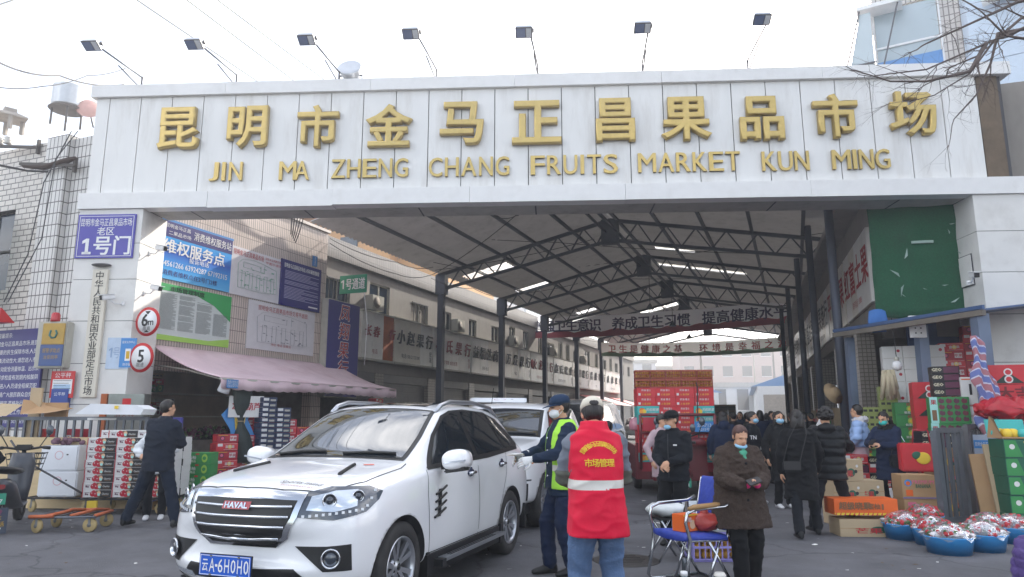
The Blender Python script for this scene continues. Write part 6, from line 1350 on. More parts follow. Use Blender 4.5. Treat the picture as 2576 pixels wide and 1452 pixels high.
  for (x, y, z, r) in [(1.98, .66, .905, .052), (1.82, .80, .92, .045)]:
   c = k.hit((x, s * y, z), hd, .012); n = -hd.normalized(); q = n.to_track_quat('Z', 'Y').to_matrix().to_4x4(); q.translation = c
   b.lathe([(r, 0), (r, .012), (r * .85, .014), (r * .8, .004), (0, .008)], chrome, X=q, n=22); b.lathe([(r * .7, .004), (r * .4, .02), (0, .024)], lampd, X=q, n=18)
  for q in range(13):
   u = q / 12; p = Vector((2.06, .50, .805)).lerp(Vector((1.80, .85, .835)), min(1, u * 1.25)) if u < .8 else Vector((1.80, .85, .835)).lerp(Vector((1.70, .875, .95)), (u - .8) * 5)
   c = k.hit((p.x, s * p.y, p.z), hd, .012); n = -hd.normalized(); m4 = n.to_track_quat('Z', 'Y').to_matrix().to_4x4(); m4.translation = c; b.box((0, 0, 0), (.02, .018, .008), ledw, X=m4)
  b.build('lens', L_)
  # fog lamp pocket
  P_ = thing('fog_lamp', None, None); P_.parent = t; fdir = Vector((-.9, -s * .42, 0))
  b = MB(); k.patch(b, [(2.1, s * .46, .60), (2.0, s * .66, .60), (1.88, s * .79, .61), (1.86, s * .79, .43), (2.0, s * .64, .43)], fdir, .005, vblack, 5); b.build('bezel', P_)
  c = k.hit((1.98, s * .69, .52), fdir, .012); m4 = (-fdir).to_track_quat('Z', 'Y').to_matrix().to_4x4(); m4.translation = c
  b = MB(); b.lathe([(.062, 0), (.07, .02), (.062, .026), (.055, .015), (.05, .002)], chrome, X=m4, n=28); b.lathe([(.055, .004), (.03, .018), (0, .02)], lampd, X=m4, n=24); b.build('lens', P_)
  b = MB(); k.patch(b, [(2.1, s * .45, .385), (1.9, s * .77, .385), (1.9, s * .77, .345), (2.1, s * .43, .345)], fdir, .006, lampw, 4); b.build('daylight_strip', t)
 b = MB(); k.patch(b, [(3, y, z) for y, z in [(-.52, .39), (-.45, .45), (.45, .45), (.52, .39), (.42, .355), (-.42, .355)]], FD, .005, vblack, 5); b.build('lower_intake', t)
 pb = flat('plate_blue', '1c5bc4', .35); N_ = thing('number_plate', None, None, (2.225, 0, .475), R(90)); N_.parent = t
 b = MB(); b.bx(-.225, .225, -.012, 0, -.075, .075, vblack); b.bx(-.22, .22, -.016, -.012, -.07, .07, pb)
 for a in ((-.214, .214, .062, .066), (-.214, .214, -.066, -.062), (-.214, -.21, -.066, .066), (.21, .214, -.066, .066)): b.bx(a[0], a[1], -.018, -.016, a[2], a[3], white)
 b.build('plate', N_); b = MB(); b.text('云', (-.168, -.0165, 0), XA, ZA, white, h=.085, w=.05, bold=.02); b.text('A', (-.108, -.0165, 0), XA, ZA, white, h=.09, w=.048, bold=.01); b.text('·', (-.07, -.0165, 0), XA, ZA, white, h=.014, bold=.05)
 for q, ch in enumerate('6H0H0'): b.text(ch, (-.035 + q * .055, -.0165, 0), XA, ZA, white, h=.09, w=.04, bold=.012)
 for x in (-.12, .12): 
  for z in (-.062, .062): b.box((x, -.02, z), (.014, .008, .012), castm)
 b.build('lettering', N_)
 # mirrors, handles, rails, wipers
 for s in (1, -1):
  M_ = thing('mirror', None, None); M_.parent = t
  b = MB(); X = Matrix.Translation((.60, s * 1.045, 1.12)) @ Matrix.Rotation(s * R(8), 4, 'X')
  b.loft([((.11, 0, .01), (0, .06, 0), (0, 0, .045)), ((.095, 0, .01), (0, .105, 0), (0, 0, .075)), ((.03, 0, .01), (0, .125, 0), (0, 0, .092)), ((-.06, 0, .005), (0, .125, 0), (0, 0, .09)), ((-.07, 0, .005), (0, .11, 0), (0, 0, .08))], paint, 26, sq=2.7); b.v = [X @ v for v in b.v]; b.build('mirror_cap', M_)
  b = MB(); b.box((.02, s * .0, -.075), (.15, .2, .035), vblack, X=X, bev=.012); b.bar((.55, s * .9, 1.06), (.60, s * 1.0, 1.07), .08, .04, vblack); b.box((.105, s * .02, -.005), (.02, .2, .014), lampw, X=X); b.build('mirror_base', M_)
 for s in (1, -1):
  for x, z in ((-.10, .965), (-.98, 1.0)):
   H = thing('door_handle', None, None); H.parent = t; c = k.hit((x, s, z), (0, -s, 0), .004)
   b = MB(); b.ell(c, (.085, .010, .036), flat('cup_blue', '262f4a', .25)); b.ell(c + Vector((-.0, 0, .035)), (.03, .008, .02), flat('cup_blue', '262f4a', .25)); b.build('cup', H)
   b = MB(); b.tube([c + Vector((.075, s * .012, -.004)), c + Vector((.03, s * .032, 0)), c + Vector((-.04, s * .032, .004)), c + Vector((-.08, s * .012, .004))], .016, chrome, 8); b.build('grip', H)
  b = MB(); pts = [k.hit((x, s * .585, 2), TD, o_) for x, o_ in ((.12, .0), (.0, .04), (-.2, .055), (-.8, .055), (-1.3, .05), (-1.55, .0))]; b.tube(pts, .022, alloy, 8); b.build('roof_rail', t)
 b = MB()
 for pts in ([(.98, .10, 1.2), (.92, .35, 1.2), (.90, .58, 1.2)], [(.98, -.58, 1.2), (.92, -.35, 1.2), (.93, -.1, 1.2)]): k.bar(b, pts, (-.75, 0, -.66), .012, .02, vblack, 4)
 b.build('wiper', t)
 b = MB(); c0 = (.68, .84)
 for s in (1,):
  k.patch(b, [(x, s, z) for x, z in [(.66, .88), (.59, .88), (.63, .65), (.69, .65)]], (0, -s, 0), .008, vblack, 3)
  for q in range(4): z = .86 - q * .062; k.bar(b, [(.72 - .0 * q + .012 * q, s, z - .02), (.62 + .012 * q, s, z), (.50 + .012 * q, s, z + .035)], (0, -s, 0), .010, .012, vblack, 3)
 b.build('fender_vent', t)
 b = MB()
 for s in (1, -1): k.bar(b, [(1.62, s * .50, 1.5), (1.28, s * .42, 1.5)], TD, .016, .006, vblack, 6)
 b.build('bonnet_vent', t)
 b = MB(); b2 = flat('decal_grey', '50484a', .5); k.text(b, 'Sports mind', (1.90, .36, 1.5), Vector((-.15, 1, 0)), Vector((-1, -.15, 0)), TD, .004, b2, .06, w_=.34, bold=0, shear=.4); k.text(b, 'POWERED BY', (1.955, .36, 1.5), Vector((-.15, 1, 0)), Vector((-1, -.15, 0)), TD, .004, flat('decal_rose', 'b98a8a', .5), .022, w_=.26, bold=0); b.build('bonnet_decal', t)
 b = MB(); k.patch(b, [(1.20, .56, 1.5), (1.17, .54, 1.5), (1.22, .47, 1.5), (1.25, .49, 1.5)], TD, .004, flat('tag_red', 'd86a58', .5), 2); b.build('bonnet_mark', t)
 b = MB()
 for s in (1, -1): k.patch(b, [(x, s, z) for x, z in [(-1.86, 1.08), (-1.95, 1.1), (-2.08, .98), (-2.1, .86), (-2.0, .9), (-1.92, 1.0)]], (0, -s, 0), .006, lampr, 4)
 b.build('tail_lamp', t)
 for ax in (1.28, -1.28):
  for s in (1, -1): road_wheel(t, (ax, s * .775, .345), s)
 # interior shade under the car
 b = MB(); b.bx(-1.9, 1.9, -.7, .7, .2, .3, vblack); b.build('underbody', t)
 return t
suv()
def plain_wheel(parent, loc, side, r=.33, w_=.2): return road_wheel(parent, loc, side, r, r * .66, w_, 6)
def pickup():
 t = thing('parked_car', 'white boxy car queuing behind the sport utility car', 'car', Vector((-.02, 11.75, 0)), R(-106))
 st = [(2.15, .16, sec(.34, .80, .86, .80, 1.0, .62, 1.07, 1.09, .66, .86)), (1.8, .08, sec(.32, .84, .90, .83, 1.06, .68, 1.13, 1.16, .68, .9)), (1.2, .02, sec(.32, .85, .90, .85, 1.08, .72, 1.17, 1.2, .68, .92)),
   (1.02, .05, sec(.32, .86, .90, .86, 1.1, .74, 1.19, 1.22, .68, .93)), (.72, .06, sec(.32, .86, .90, .86, 1.1, .72, 1.42, 1.45, .68, .93)), (.42, .06, sec(.32, .86, .90, .86, 1.1, .69, 1.63, 1.66, .68, .93)), (.2, .04, sec(.32, .86, .90, .86, 1.1, .67, 1.69, 1.73, .68, .93)),
   (-.6, 0, sec(.32, .86, .9, .86, 1.12, .66, 1.72, 1.76, .68, .93)), (-1.8, 0, sec(.32, .86, .9, .86, 1.12, .66, 1.70, 1.74, .68, .93)), (-2.2, -.06, sec(.34, .84, .88, .84, 1.12, .64, 1.6, 1.66, .68, .93))]
 nm, tree = shell_mesh(st, [(.05, .985, .96, .66), (.09, .95, .8, .66), (.11, .85, .45, .64), (.11, .5, .2, .64)], [(.06, .95, .9, .9), (.08, .6, .5, .9)], [1.35, -1.4], .40, 2)
 ob('body', nm, t); k = Skin(tree)
 b = MB(); k.patch(b, [(1.0, -.74, 1.2), (1.06, 0, 1.22), (1.0, .74, 1.2), (.42, .66, 1.63), (.44, 0, 1.66), (.42, -.66, 1.63)], (-.75, 0, -.66), .005, vblack, 6); k.patch(b, [(.98, -.69, 1.235), (1.04, 0, 1.25), (.98, .69, 1.235), (.45, .61, 1.60), (.47, 0, 1.63), (.45, -.61, 1.60)], (-.75, 0, -.66), .009, vglass, 6); b.build('windscreen', t)
 for s in (1, -1):
  b = MB(); k.patch(b, [(x, s, z) for x, z in [(.72, 1.14), (.36, 1.58), (.1, 1.64), (-1.8, 1.64), (-1.95, 1.16)]], (0, -s, 0), .004, vglass, 5); b.build('side_window', t)
  hd = Vector((-.85, -s * .5, 0)); b = MB(); k.patch(b, [(2.25, s * .44, .94), (2.2, s * .66, 1.0), (2.0, s * .88, 1.02), (1.95, s * .90, .90), (2.1, s * .78, .84), (2.24, s * .46, .84)], hd, .008, lampw, 5); k.patch(b, [(2.0, s * .88, 1.0), (1.9, s * .9, 1.0), (1.9, s * .9, .9), (2.0, s * .88, .88)], hd, .012, lampo, 3)
  for q in range(7): c = k.hit((2.22 - .02 * q, s * (.5 + .05 * q), .87 + .008 * q), hd, .014); b.ell(c, .02, chrome, 8, 6)
  b.build('headlight', t)
  b = MB(); k.patch(b, [(2.2, s * .62, .66), (2.05, s * .82, .64), (2.05, s * .82, .42), (2.2, s * .66, .44)], hd, .007, vblack, 4); k.patch(b, [(2.15, s * .70, .62), (2.08, s * .80, .61), (2.08, s * .8, .45), (2.15, s * .72, .46)], hd, .012, lampd, 3); k.strip(b, [(2.25, s * .4, .70), (2.0, s * .86, .68)], hd, .02, .006, seam); b.build('fog_lamp', t)
  b = MB(); b.ell((.62, s * 1.02, 1.22), (.06, .11, .09), paint); b.bar((.6, s * .88, 1.16), (.62, s * .98, 1.18), .06, .04, vblack); b.build('mirror', t)
  for x in (1.35, -1.4): plain_wheel(t, (x, s * .79, .36), s, .36)
 b = MB(); k.patch(b, [(3, -.42, .98), (3, .42, .98), (3, .42, .78), (3, -.42, .78)], (-1, 0, 0), .01, vblack, 4); k.bar(b, [(3, -.4, .92), (3, .4, .92)], (-1, 0, 0), .012, .02, chrome); k.bar(b, [(3, -.4, .84), (3, .4, .84)], (-1, 0, 0), .012, .02, chrome); b.build('grille', t)
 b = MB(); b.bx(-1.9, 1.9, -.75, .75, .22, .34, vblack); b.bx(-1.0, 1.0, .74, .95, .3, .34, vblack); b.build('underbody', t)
 b = MB(); k.bar(b, [(.98, .1, 1.25), (.94, .4, 1.24), (.95, .66, 1.24)], (-.75, 0, -.66), .014, .02, vblack, 4); b.tube([(.1, -.3, 1.72), (.0, -.3, 1.98)], .006, vblack, 5); b.build('wiper', t)
 put('foam_box', foambox, t.matrix_basis @ Vector((-.9, -.2, 1.765)) if False else Vector((-.25, 12.9, 1.765)), .2, 'low white foam box strapped to the roof of the queuing car', 'box').scale = (1.6, .8, .2)
pickup()
def van():
 sil = pm('car_paint_silver', 'b4b6ba', .25, .6, var=.02, coat=1)
 global paint
 keep = paint; paint = sil
 t = thing('minivan', 'silver grey high roofed minivan behind the white cars', 'van', Vector((1.75, 18.2, 0)), R(-107))
 st = [(2.2, .2, sec(.34, .74, .82, .78, 1.0, .6, 1.1, 1.13, .66, .86)), (1.9, .1, sec(.32, .8, .85, .82, 1.12, .7, 1.22, 1.25, .68, .95)), (1.5, .06, sec(.32, .8, .86, .83, 1.15, .7, 1.5, 1.53, .68, .95)), (1.05, .05, sec(.32, .8, .86, .83, 1.15, .66, 1.82, 1.86, .68, .95)), (.7, .03, sec(.32, .8, .86, .83, 1.15, .62, 1.92, 1.98, .68, .95)), (-1.8, 0, sec(.32, .8, .86, .83, 1.15, .62, 1.93, 2.0, .68, .95)), (-2.35, -.06, sec(.34, .8, .85, .82, 1.15, .6, 1.8, 1.88, .68, .95))]
 nm, tree = shell_mesh(st, [(.06, .97, .95, .7), (.09, .9, .7, .68), (.1, .5, .3, .68)], [(.06, .95, .9, 1.0), (.08, .6, .5, 1.0)], [1.4, -1.35], .38, 2)
 ob('body', nm, t); k = Skin(tree); paint = keep
 b = MB(); k.patch(b, [(1.9, -.7, 1.25), (1.95, 0, 1.28), (1.9, .7, 1.25), (1.1, .6, 1.8), (1.12, 0, 1.82), (1.1, -.6, 1.8)], (-.75, 0, -.6), .006, vglass, 6); b.build('windscreen', t)
 for s in (1, -1):
  for pl in ([(1.6, 1.2), (1.08, 1.72), (.75, 1.76), (.7, 1.2)], [(.6, 1.2), (.6, 1.76), (-.5, 1.76), (-.5, 1.2)], [(-.6, 1.2), (-.6, 1.76), (-1.9, 1.74), (-1.95, 1.22)]):
   b = MB(); k.patch(b, [(x, s, z) for x, z in pl], (0, -s, 0), .005, vglass, 5); b.build('side_window', t)
  b = MB(); k.patch(b, [(2.4, s * .45, .95), (2.2, s * .78, 1.0), (2.15, s * .8, .86), (2.4, s * .5, .82)], (-.9, -s * .4, 0), .008, lampw, 4); b.build('headlight', t)
  b = MB(); b.ell((1.75, s * 1.0, 1.3), (.05, .1, .13), vblack); b.bar((1.7, s * .85, 1.2), (1.75, s * .97, 1.25), .04, .04, vblack); b.build('mirror', t)
  for x in (1.4, -1.35): plain_wheel(t, (x, s * .76, .33), s)
 b = MB(); k.patch(b, [(3, -.4, .98), (3, .4, .98), (3, .36, .8), (3, -.36, .8)], (-1, 0, 0), .01, vblack, 4); b.build('grille', t)
van()
# - red cargo tricycle with its load of fruit cartons
tred = pm('trike_red', '701b24', .4, var=.12, coat=.4, dirt=.2)
TK = Vector((3.24, 13.9, 0)); tkr = R(-5)
def cargo():
 t = thing('cargo_tricycle', 'dark red cargo tricycle buried under stacked fruit cartons', 'tricycle', TK, tkr)   # front is local -y
 b = MB(); b.bx(-.8, .8, .3, 2.6, .55, .62, tred); b.bx(-.82, -.78, .3, 2.6, .3, .95, tred); b.bx(.78, .82, .3, 2.6, .3, .95, tred); b.bx(-.8, .8, .27, .3, .3, 1.0, tred)
 for q in range(4): b.bx(-.7 + q * .4, -.5 + q * .4, .255, .27, .45, .85, cred2)
 b.build('cargo_bed', t)
 b = MB(); b.bx(-.52, .52, -.05, -.02, .3, 1.05, tred, bev=.01); b.bx(-.52, .52, -.0, .9, .34, .38, tred); b.loft([((0, -.1, .95), (.55, 0, 0), (0, .1, 0)), ((0, -.08, 1.05), (.5, 0, 0), (0, .12, 0)), ((0, -.05, 1.12), (.36, 0, 0), (0, .1, 0))], tred, 20); b.loft([((0, -.5, .42), (.16, 0, 0), (0, .3, 0)), ((0, -.48, .55), (.13, 0, 0), (0, .26, 0)), ((0, -.44, .6), (.06, 0, 0), (0, .16, 0))], tred, 16); b.build('fairing', t)
 b = MB()
 for x in (-.72, .72): b.tube([(x, .2, .5), (x, .1, 1.2), (x, .08, 1.55)], .03, tred, 8)
 b.tube([(-.72, .08, 1.55), (.72, .08, 1.55)], .03, tred, 8); b.tube([(-.72, .1, 1.2), (.72, .1, 1.2)], .025, tred, 8); b.build('cab_frame', t)
 b = MB(); b.bx(-.68, -.1, .02, .06, 1.24, 1.5, cred2); b.build('red_panel', t)
 b = MB(); b.bx(.32, .68, .02, .05, 1.22, 1.42, skyb); b.text('云A713', (.5, .018, 1.35), XA, ZA, white, h=.08); b.text('4215号', (.5, .018, 1.27), XA, ZA, white, h=.06); b.build('number_plate', t)
 b = MB(); b.tube([(-.38, -.1, 1.2), (-.2, -.2, 1.14), (.2, -.2, 1.14), (.38, -.1, 1.2)], .018, vblack, 6); b.ell((0, -.26, .86), (.11, .08, .11), lampw); b.build('handlebar', t)
 for s in (-1, 1): b = MB(); b.tube([(s * .36, -.14, 1.18), (s * .42, -.16, 1.36)], .01, vblack, 5); b.ell((s * .43, -.16, 1.42), (.06, .02, .08), lampd); b.build('mirror', t)
 b = MB(); X = Matrix.Translation((0, -.55, .26)) @ Matrix.Rotation(R(90), 4, 'Y'); b.lathe([(.17, -.04), (.25, -.05), (.26, 0), (.25, .05), (.17, .04)], rubber, X=X, n=28, cap=False); b.lathe([(0, -.02), (.18, -.035), (.18, .035), (0, .02)], alloy, X=X, n=20); b.tube([(-.1, -.2, .9), (-.1, -.55, .26)], .02, vblack, 6); b.tube([(.1, -.2, .9), (.1, -.55, .26)], .02, vblack, 6); b.build('wheel', t)
 for s in (-1, 1): b = MB(); X = Matrix.Translation((s * .68, 1.6, .3)) @ Matrix.Rotation(R(90), 4, 'Y'); b.lathe([(.18, -.06), (.28, -.07), (.3, 0), (.28, .07), (.18, .06), (0, .03)], rubber, X=X, n=26); b.build('wheel', t)
cargo()
def tk(x, y, z): return TK + Vector((math.cos(tkr) * x - math.sin(tkr) * y, math.sin(tkr) * x + math.cos(tkr) * y, z))
zz = 1.0 - .37
rows_ = [('teal', 3), ('red', 4), ('teal', 3), ('mix', 0), ('mix2', 0), ('red', 4), ('red', 4)]
z = .63; grp = 'fruit cartons on the tricycle'; ri = 0
lay = [[('t', .52), ('t', .52), ('t', .52)], [('r', .42), ('r', .42), ('r', .42), ('t', .30)], [('r', .42), ('t', .52), ('r', .42)], [('r', .42)] * 4, [('t', .52), ('r', .40), ('r', .40), ('t', .48)], [('t', .52), ('r', .40), ('r', .40), ('t', .48)], [('r', .42)] * 4, [('r', .42)] * 4]
rn = ['lowest row', 'second row', 'third row', 'fourth row', 'fifth row', 'sixth row', 'seventh row', 'top carton row']
for r_, row_ in enumerate(lay):
 tot = sum(a for _, a in row_); sc_ = 1.52 / tot; x = -.76
 for i, (kd, wd) in enumerate(row_):
  wd *= sc_; me_ = loadred if kd == 'r' else loadteal
  for dpt in range(2 if r_ < 8 else 1):
   o = put('fruit_carton', me_, tk(x + wd / 2, .42 + dpt * .36, z), tkr + random.uniform(-.015, .015), ('%s carton, %s in the %s of the tricycle load%s' % ('red' if kd == 'r' else 'teal', COLN[i] if i < len(row_) - 1 else 'rightmost', rn[r_], '' if dpt == 0 else ', behind the front face')), 'carton', grp if dpt == 0 else 'cartons behind the front face of the load')
   o.scale = (wd / (.42 if kd == 'r' else .52) * .985, 1, .862)
  x += wd
 z += .182
for i in range(5):
 for r_ in range(2): put('fruit_crate', loadcrate, tk(-.62 + .31 * i, .5, z + .182 * r_), tkr, 'open brick red fruit crate, %s in the %s crate row on the tricycle load' % (COLN[i], ['lower', 'upper'][r_]), 'crate', 'fruit crates on top of the tricycle load').scale = (.69, 1, .88)
b = MB(); b.tube([tk(.42, .2, .8) - TK, tk(.42, .21, 1.6) - TK, tk(.44, .22, z + .0) - TK, tk(.44, .35, z + .1) - TK], .012, cabm, 6); tag(b.build('tie_rope', loc=TK), 'black rope tying down the tricycle load', 'rope')
# - scooter, electric bike
def scooter(name, label, loc, rz, bodym, basket=False, plate=None, rear_box=False, group=None):
 """front at local +y"""
 t = thing(name, label, 'scooter', loc, rz, group)
 b = MB(); b.loft([((0, .52, .98), (.14, 0, 0), (0, .1, 0)), ((0, .5, .8), (.17, 0, 0), (0, .1, 0)), ((0, .46, .5), (.15, 0, 0), (0, .07, 0)), ((0, .40, .3), (.13, 0, 0), (0, .08, 0))], bodym, 18); b.loft([((0, .42, .28), (.14, 0, 0), (0, 0, .05)), ((0, .1, .26), (.15, 0, 0), (0, 0, .04)), ((0, -.1, .35), (.15, 0, 0), (0, 0, .1)), ((0, -.4, .52), (.15, 0, 0), (0, 0, .16)), ((0, -.75, .62), (.1, 0, 0), (0, 0, .08))], bodym, 18); b.build('body', t)
 b = MB(); b.loft([((0, .02, .74), (.1, 0, 0), (0, 0, .04)), ((0, -.1, .76), (.15, 0, 0), (0, 0, .05)), ((0, -.45, .79), (.15, 0, 0), (0, 0, .05)), ((0, -.72, .82), (.1, 0, 0), (0, 0, .04))], vblack, 18); b.build('seat', t)
 b = MB(); b.tube([(-.34, .40, 1.05), (-.22, .48, 1.06), (0, .52, 1.02), (.22, .48, 1.06), (.34, .40, 1.05)], .017, vblack, 8); b.tube([(0, .52, 1.02), (0, .62, .5)], .03, vblack, 8); b.tube([(-.34, .40, 1.05), (-.25, .455, 1.058)], .025, vblack, 8); b.tube([(.34, .40, 1.05), (.25, .455, 1.058)], .025, vblack, 8); b.box((0, .5, 1.06), (.22, .12, .08), vblack, bev=.02); b.build('handlebar', t)
 for s in (-1, 1): b = MB(); b.tube([(s * .2, .48, 1.07), (s * .3, .46, 1.25)], .008, vblack, 5); b.ell((s * .31, .45, 1.31), (.05, .015, .075), lampd); b.build('mirror', t)
 for y in (.68, -.62):
  b = MB(); X = Matrix.Translation((0, y, .22)) @ Matrix.Rotation(R(90), 4, 'Y'); b.lathe([(.13, -.04), (.21, -.045), (.225, 0), (.21, .045), (.13, .04)], rubber, X=X, n=26, cap=False); b.lathe([(0, -.03), (.14, -.03), (.14, .03), (0, .03)], alloy, X=X, n=20); 
  if y > 0: b.tube([(-.07, .62, .55), (-.07, .68, .22)], .018, vblack, 6); b.tube([(.07, .62, .55), (.07, .68, .22)], .018, vblack, 6)
  b.build('wheel', t)
 b = MB(); b.ell((0, .62, .82), (.1, .05, .07), lampw); b.build('headlight', t)
 b = MB(); b.box((0, -.80, .6), (.16, .04, .06), lampr, bev=.01); b.build('tail_lamp', t)
 if basket:
  b = MB()
  for z in (.72, .8, .88, .96): k_ = .19 + (z - .72) * .25; b.tube([(-k_, .62, z), (k_, .62, z), (k_, .9, z), (-k_, .9, z)], .007, vblack, 5, closed=True)
  for q in range(8): x = -.19 + q * .054; b.tube([(x, .9, .72), (x * 1.3, .9, .97)], .005, vblack, 4); b.tube([(x, .62, .72), (x * 1.3, .62, .97)], .005, vblack, 4)
  b.build('basket', t)
 if plate: P_ = MB(); P_.bx(-.11, .11, -.845, -.835, .38, .52, flat('plate_green', '2f9a7d', .4)); P_.text(plate[0], (0, -.846, .485), XA, ZA, white, h=.045); P_.text(plate[1], (0, -.846, .42), XA, ZA, white, h=.055, bold=.03); P_.build('number_plate', t)
 if rear_box: b = MB(); b.box((0, -.7, .95), (.3, .3, .26), vblack, bev=.03); b.build('rear_box', t)
 return t
dgrey = pm('bike_grey', '3a3d45', .4, var=.1, coat=.3)
eb = scooter('electric_bike', 'dark electric bike with wire basket and green plate at the left edge', gnd(8, 1345) + Vector((-.45, .7, 0)), R(24), dgrey, True, ('昆A', '3917'))
b = MB(); b.bx(-.16, .16, -.875, -.86, .0 + .02, .34, flat('mudflap_slate', '3d4657', .6)); 
for q, (tx, M_) in enumerate((('外卖专', flat('flap_rose', 'a8346a', .5)), ('电动车', gyellow), ('售后电话', gyellow), ('63917', white))): b.text(tx, (0, -.877, .29 - q * .075), XA, ZA, M_, h=.06)
b.build('mudflap', eb)
scooter('motor_scooter', 'red motor scooter standing behind the woman in the black cap', gnd(1738, 1285) + Vector((.0, .7, 0)), R(-8), tred, False, ('昆明', '8933'))
b = MB(); b.lathe([(.0, .02), (.13, .02), (.15, .06), (.155, .15), (.12, .24), (.05, .28), (0, .285)], pm('helmet_pink', 'c4808f', .3, coat=.5)); tag(b.build('helmet', loc=at(1602, 1085, 14.5)), 'pink helmet hanging beside the tricycle cab', 'helmet')
# - chair with things on it, crates behind
P0 = Vector((1.56, 6.55, 0)); cov = pm('cover_blue', '2a3f9e', .6, var=.2, scale=12, bump=.5, bscale=18); cz = R(24)
ch = thing('metal_chair', 'chrome armchair with wrinkled blue cover holding odds and ends', 'chair', P0 + Vector((.1, .25, 0)), cz)
b = MB()     # front faces local -x ; side frames at y = +-.27
for y in (-.27, .27): b.tube([(.28, y, .02), (-.26, y, .02), (-.3, y, .06), (-.24, y, .30), (-.22, y, .44), (-.26, y, .58), (-.24, y, .66), (-.16, y, .69), (.18, y, .70), (.27, y, .74)], .016, chrome, 10)
for y in (-.23, .23): b.tube([(-.2, y, .42), (.22, y, .40), (.34, y, .92)], .014, chrome, 8); b.tube([(.02, y, .40), (.26, y, .02)], .014, chrome, 8); b.tube([(.14, y, .40), (-.02, y, .02)], .014, chrome, 8)
b.tube([(.28, -.27, .02), (.28, .27, .02)], .014, chrome, 8); b.tube([(.26, -.23, .03), (.26, .23, .03)], .012, chrome, 8); b.build('frame', ch)
b = MB(); b.loft([((-.25, 0, .43), (0, .20, 0), (0, 0, .02)), ((-.24, 0, .44), (0, .25, 0), (0, 0, .035)), ((0, 0, .435), (0, .26, 0), (0, 0, .035)), ((.22, 0, .42), (0, .25, 0), (0, 0, .035)), ((.24, 0, .42), (0, .2, 0), (0, 0, .02))], cov, 26, sq=3.5); b.v = [v + noise.noise_vector(v * 9) * .012 for v in b.v]; b.build('seat', ch)
b = MB(); X = Matrix.Translation((.30, 0, .70)) @ Matrix.Rotation(R(13), 4, 'Y'); b.loft([((0, 0, -.22), (0, .22, 0), (.02, 0, 0)), ((0, 0, -.2), (0, .25, 0), (.035, 0, 0)), ((0, 0, .2), (0, .25, 0), (.035, 0, 0)), ((0, 0, .24), (0, .22, 0), (.02, 0, 0))], cov, 26, sq=3.2); b.v = [X @ (v + noise.noise_vector(v * 8) * .014) for v in b.v]; b.build('backrest', ch)
b = MB(); b.loft([((-.22, -.27, .70), (0, .02, 0), (0, 0, .015)), ((-.16, -.27, .71), (0, .035, 0), (0, 0, .024)), ((.08, -.27, .72), (0, .03, 0), (0, 0, .022)), ((.12, -.27, .725), (0, .018, 0), (0, 0, .015))], pm('armrest_wood', '9a7648', .5, var=.15), 14); b.build('armrest', ch)
def on(x, y, z): return ch.location + Vector((math.cos(cz) * x - math.sin(cz) * y, math.sin(cz) * x + math.cos(cz) * y, z))
f = Face(.2, .14, .15, orng); f.disc(.6, .4, .04, skin_p).text('蜜桔', .3, .7, .04, cwhite).rect(0, 1, .92, 1, ylw); put('orange_carton', f.mesh('orange_carton'), on(-.08, -.03, .475), cz + R(10), 'small orange fruit carton on the blue chair seat', 'box')
b = MB(); b.ell((0, 0, .06), (.15, .1, .085), pm('bag_red', 'c0473e', .35, var=.2, bump=.6, bscale=16, trans=.3), 20, 12); b.v = [v + noise.noise_vector(v * 14) * .025 for v in b.v]; b.ell((.0, 0, .14), (.04, .04, .04), MATS['bag_red'], 10, 6); tag(b.build('plastic_bag', loc=on(.1, -.08, .49)), 'crumpled red plastic bag on the blue chair seat', 'bag')
b = MB(); b.lathe([(.035, 0), (.038, .02), (.038, .16), (.02, .2), (.018, .24), (0, .245)], pm('cola_bottle', '2a1a16', .15, coat=1)); b.lathe([(.0385, .06), (.0385, .13)], cred, cap=False); tag(b.build('drink_bottle', loc=on(.06, .12, .47)), 'dark drink bottle standing on the chair seat', 'bottle')
b = MB(); b.lathe([(.035, 0), (.036, .02), (.036, .13), (.028, .16), (.028, .17)], pm('clear_plastic', 'aebcc4', .1, trans=.6)); b.lathe([(.03, .17), (.03, .205), (0, .207)], white); tag(b.build('water_bottle', loc=Vector((1.47, 6.32, 0))), 'clear bottle with white cap on the ground under the chair', 'bottle')
b = MB(); b.lathe([(.032, 0), (.034, .24), (.03, .27), (.022, .28), (0, .285)], pm('flask_grey', '5c6268', .25, .7)); tag(b.build('vacuum_flask', loc=Vector((1.53, 6.5, 0))), 'grey steel vacuum flask behind the clear bottle', 'flask')
b = MB(); b.lathe([(.032, 0), (.042, .02), (.05, .16), (.052, .17), (.052, .18), (.04, .2), (0, .2)], pm('cup_cream', 'd8d4cc', .4)); b.lathe([(.0525, .165), (.0525, .172)], steel, cap=False); tag(b.build('paper_cup', loc=Vector((1.77, 6.3, 0))), 'cream drinking cup with lid on the ground by the chair', 'cup')
st_ = thing('folding_stool', 'small steel folding stool with a white bag behind the chair', 'stool', gnd(1662, 1412) + Vector((.1, .1, 0)), .2)
b = MB(); 
for y in (-.14, .14): b.tube([(-.16, y, 0), (.12, y, .42)], .012, chrome, 6); b.tube([(.16, y, 0), (-.12, y, .42)], .012, chrome, 6)
b.bx(-.14, .14, -.15, .15, .42, .44, vblack); b.build('frame', st_)
b = MB(); b.ell((0, 0, .07), (.22, .15, .07), pm('bag_white', 'd5d8d8', .5, bump=.4, bscale=14), 20, 10); b.v = [v + noise.noise_vector(v * 12) * .03 for v in b.v]; tag(b.build('white_bag', loc=st_.location + ZA * .45), 'white plastic bag lying on the folding stool', 'bag')
lil = lattice_crate(.5, .36, .3, pcrate, yfruit, 'lilac_crate'); wcr = lattice_crate(.5, .36, .28, wcrate, None, 'white_crate')
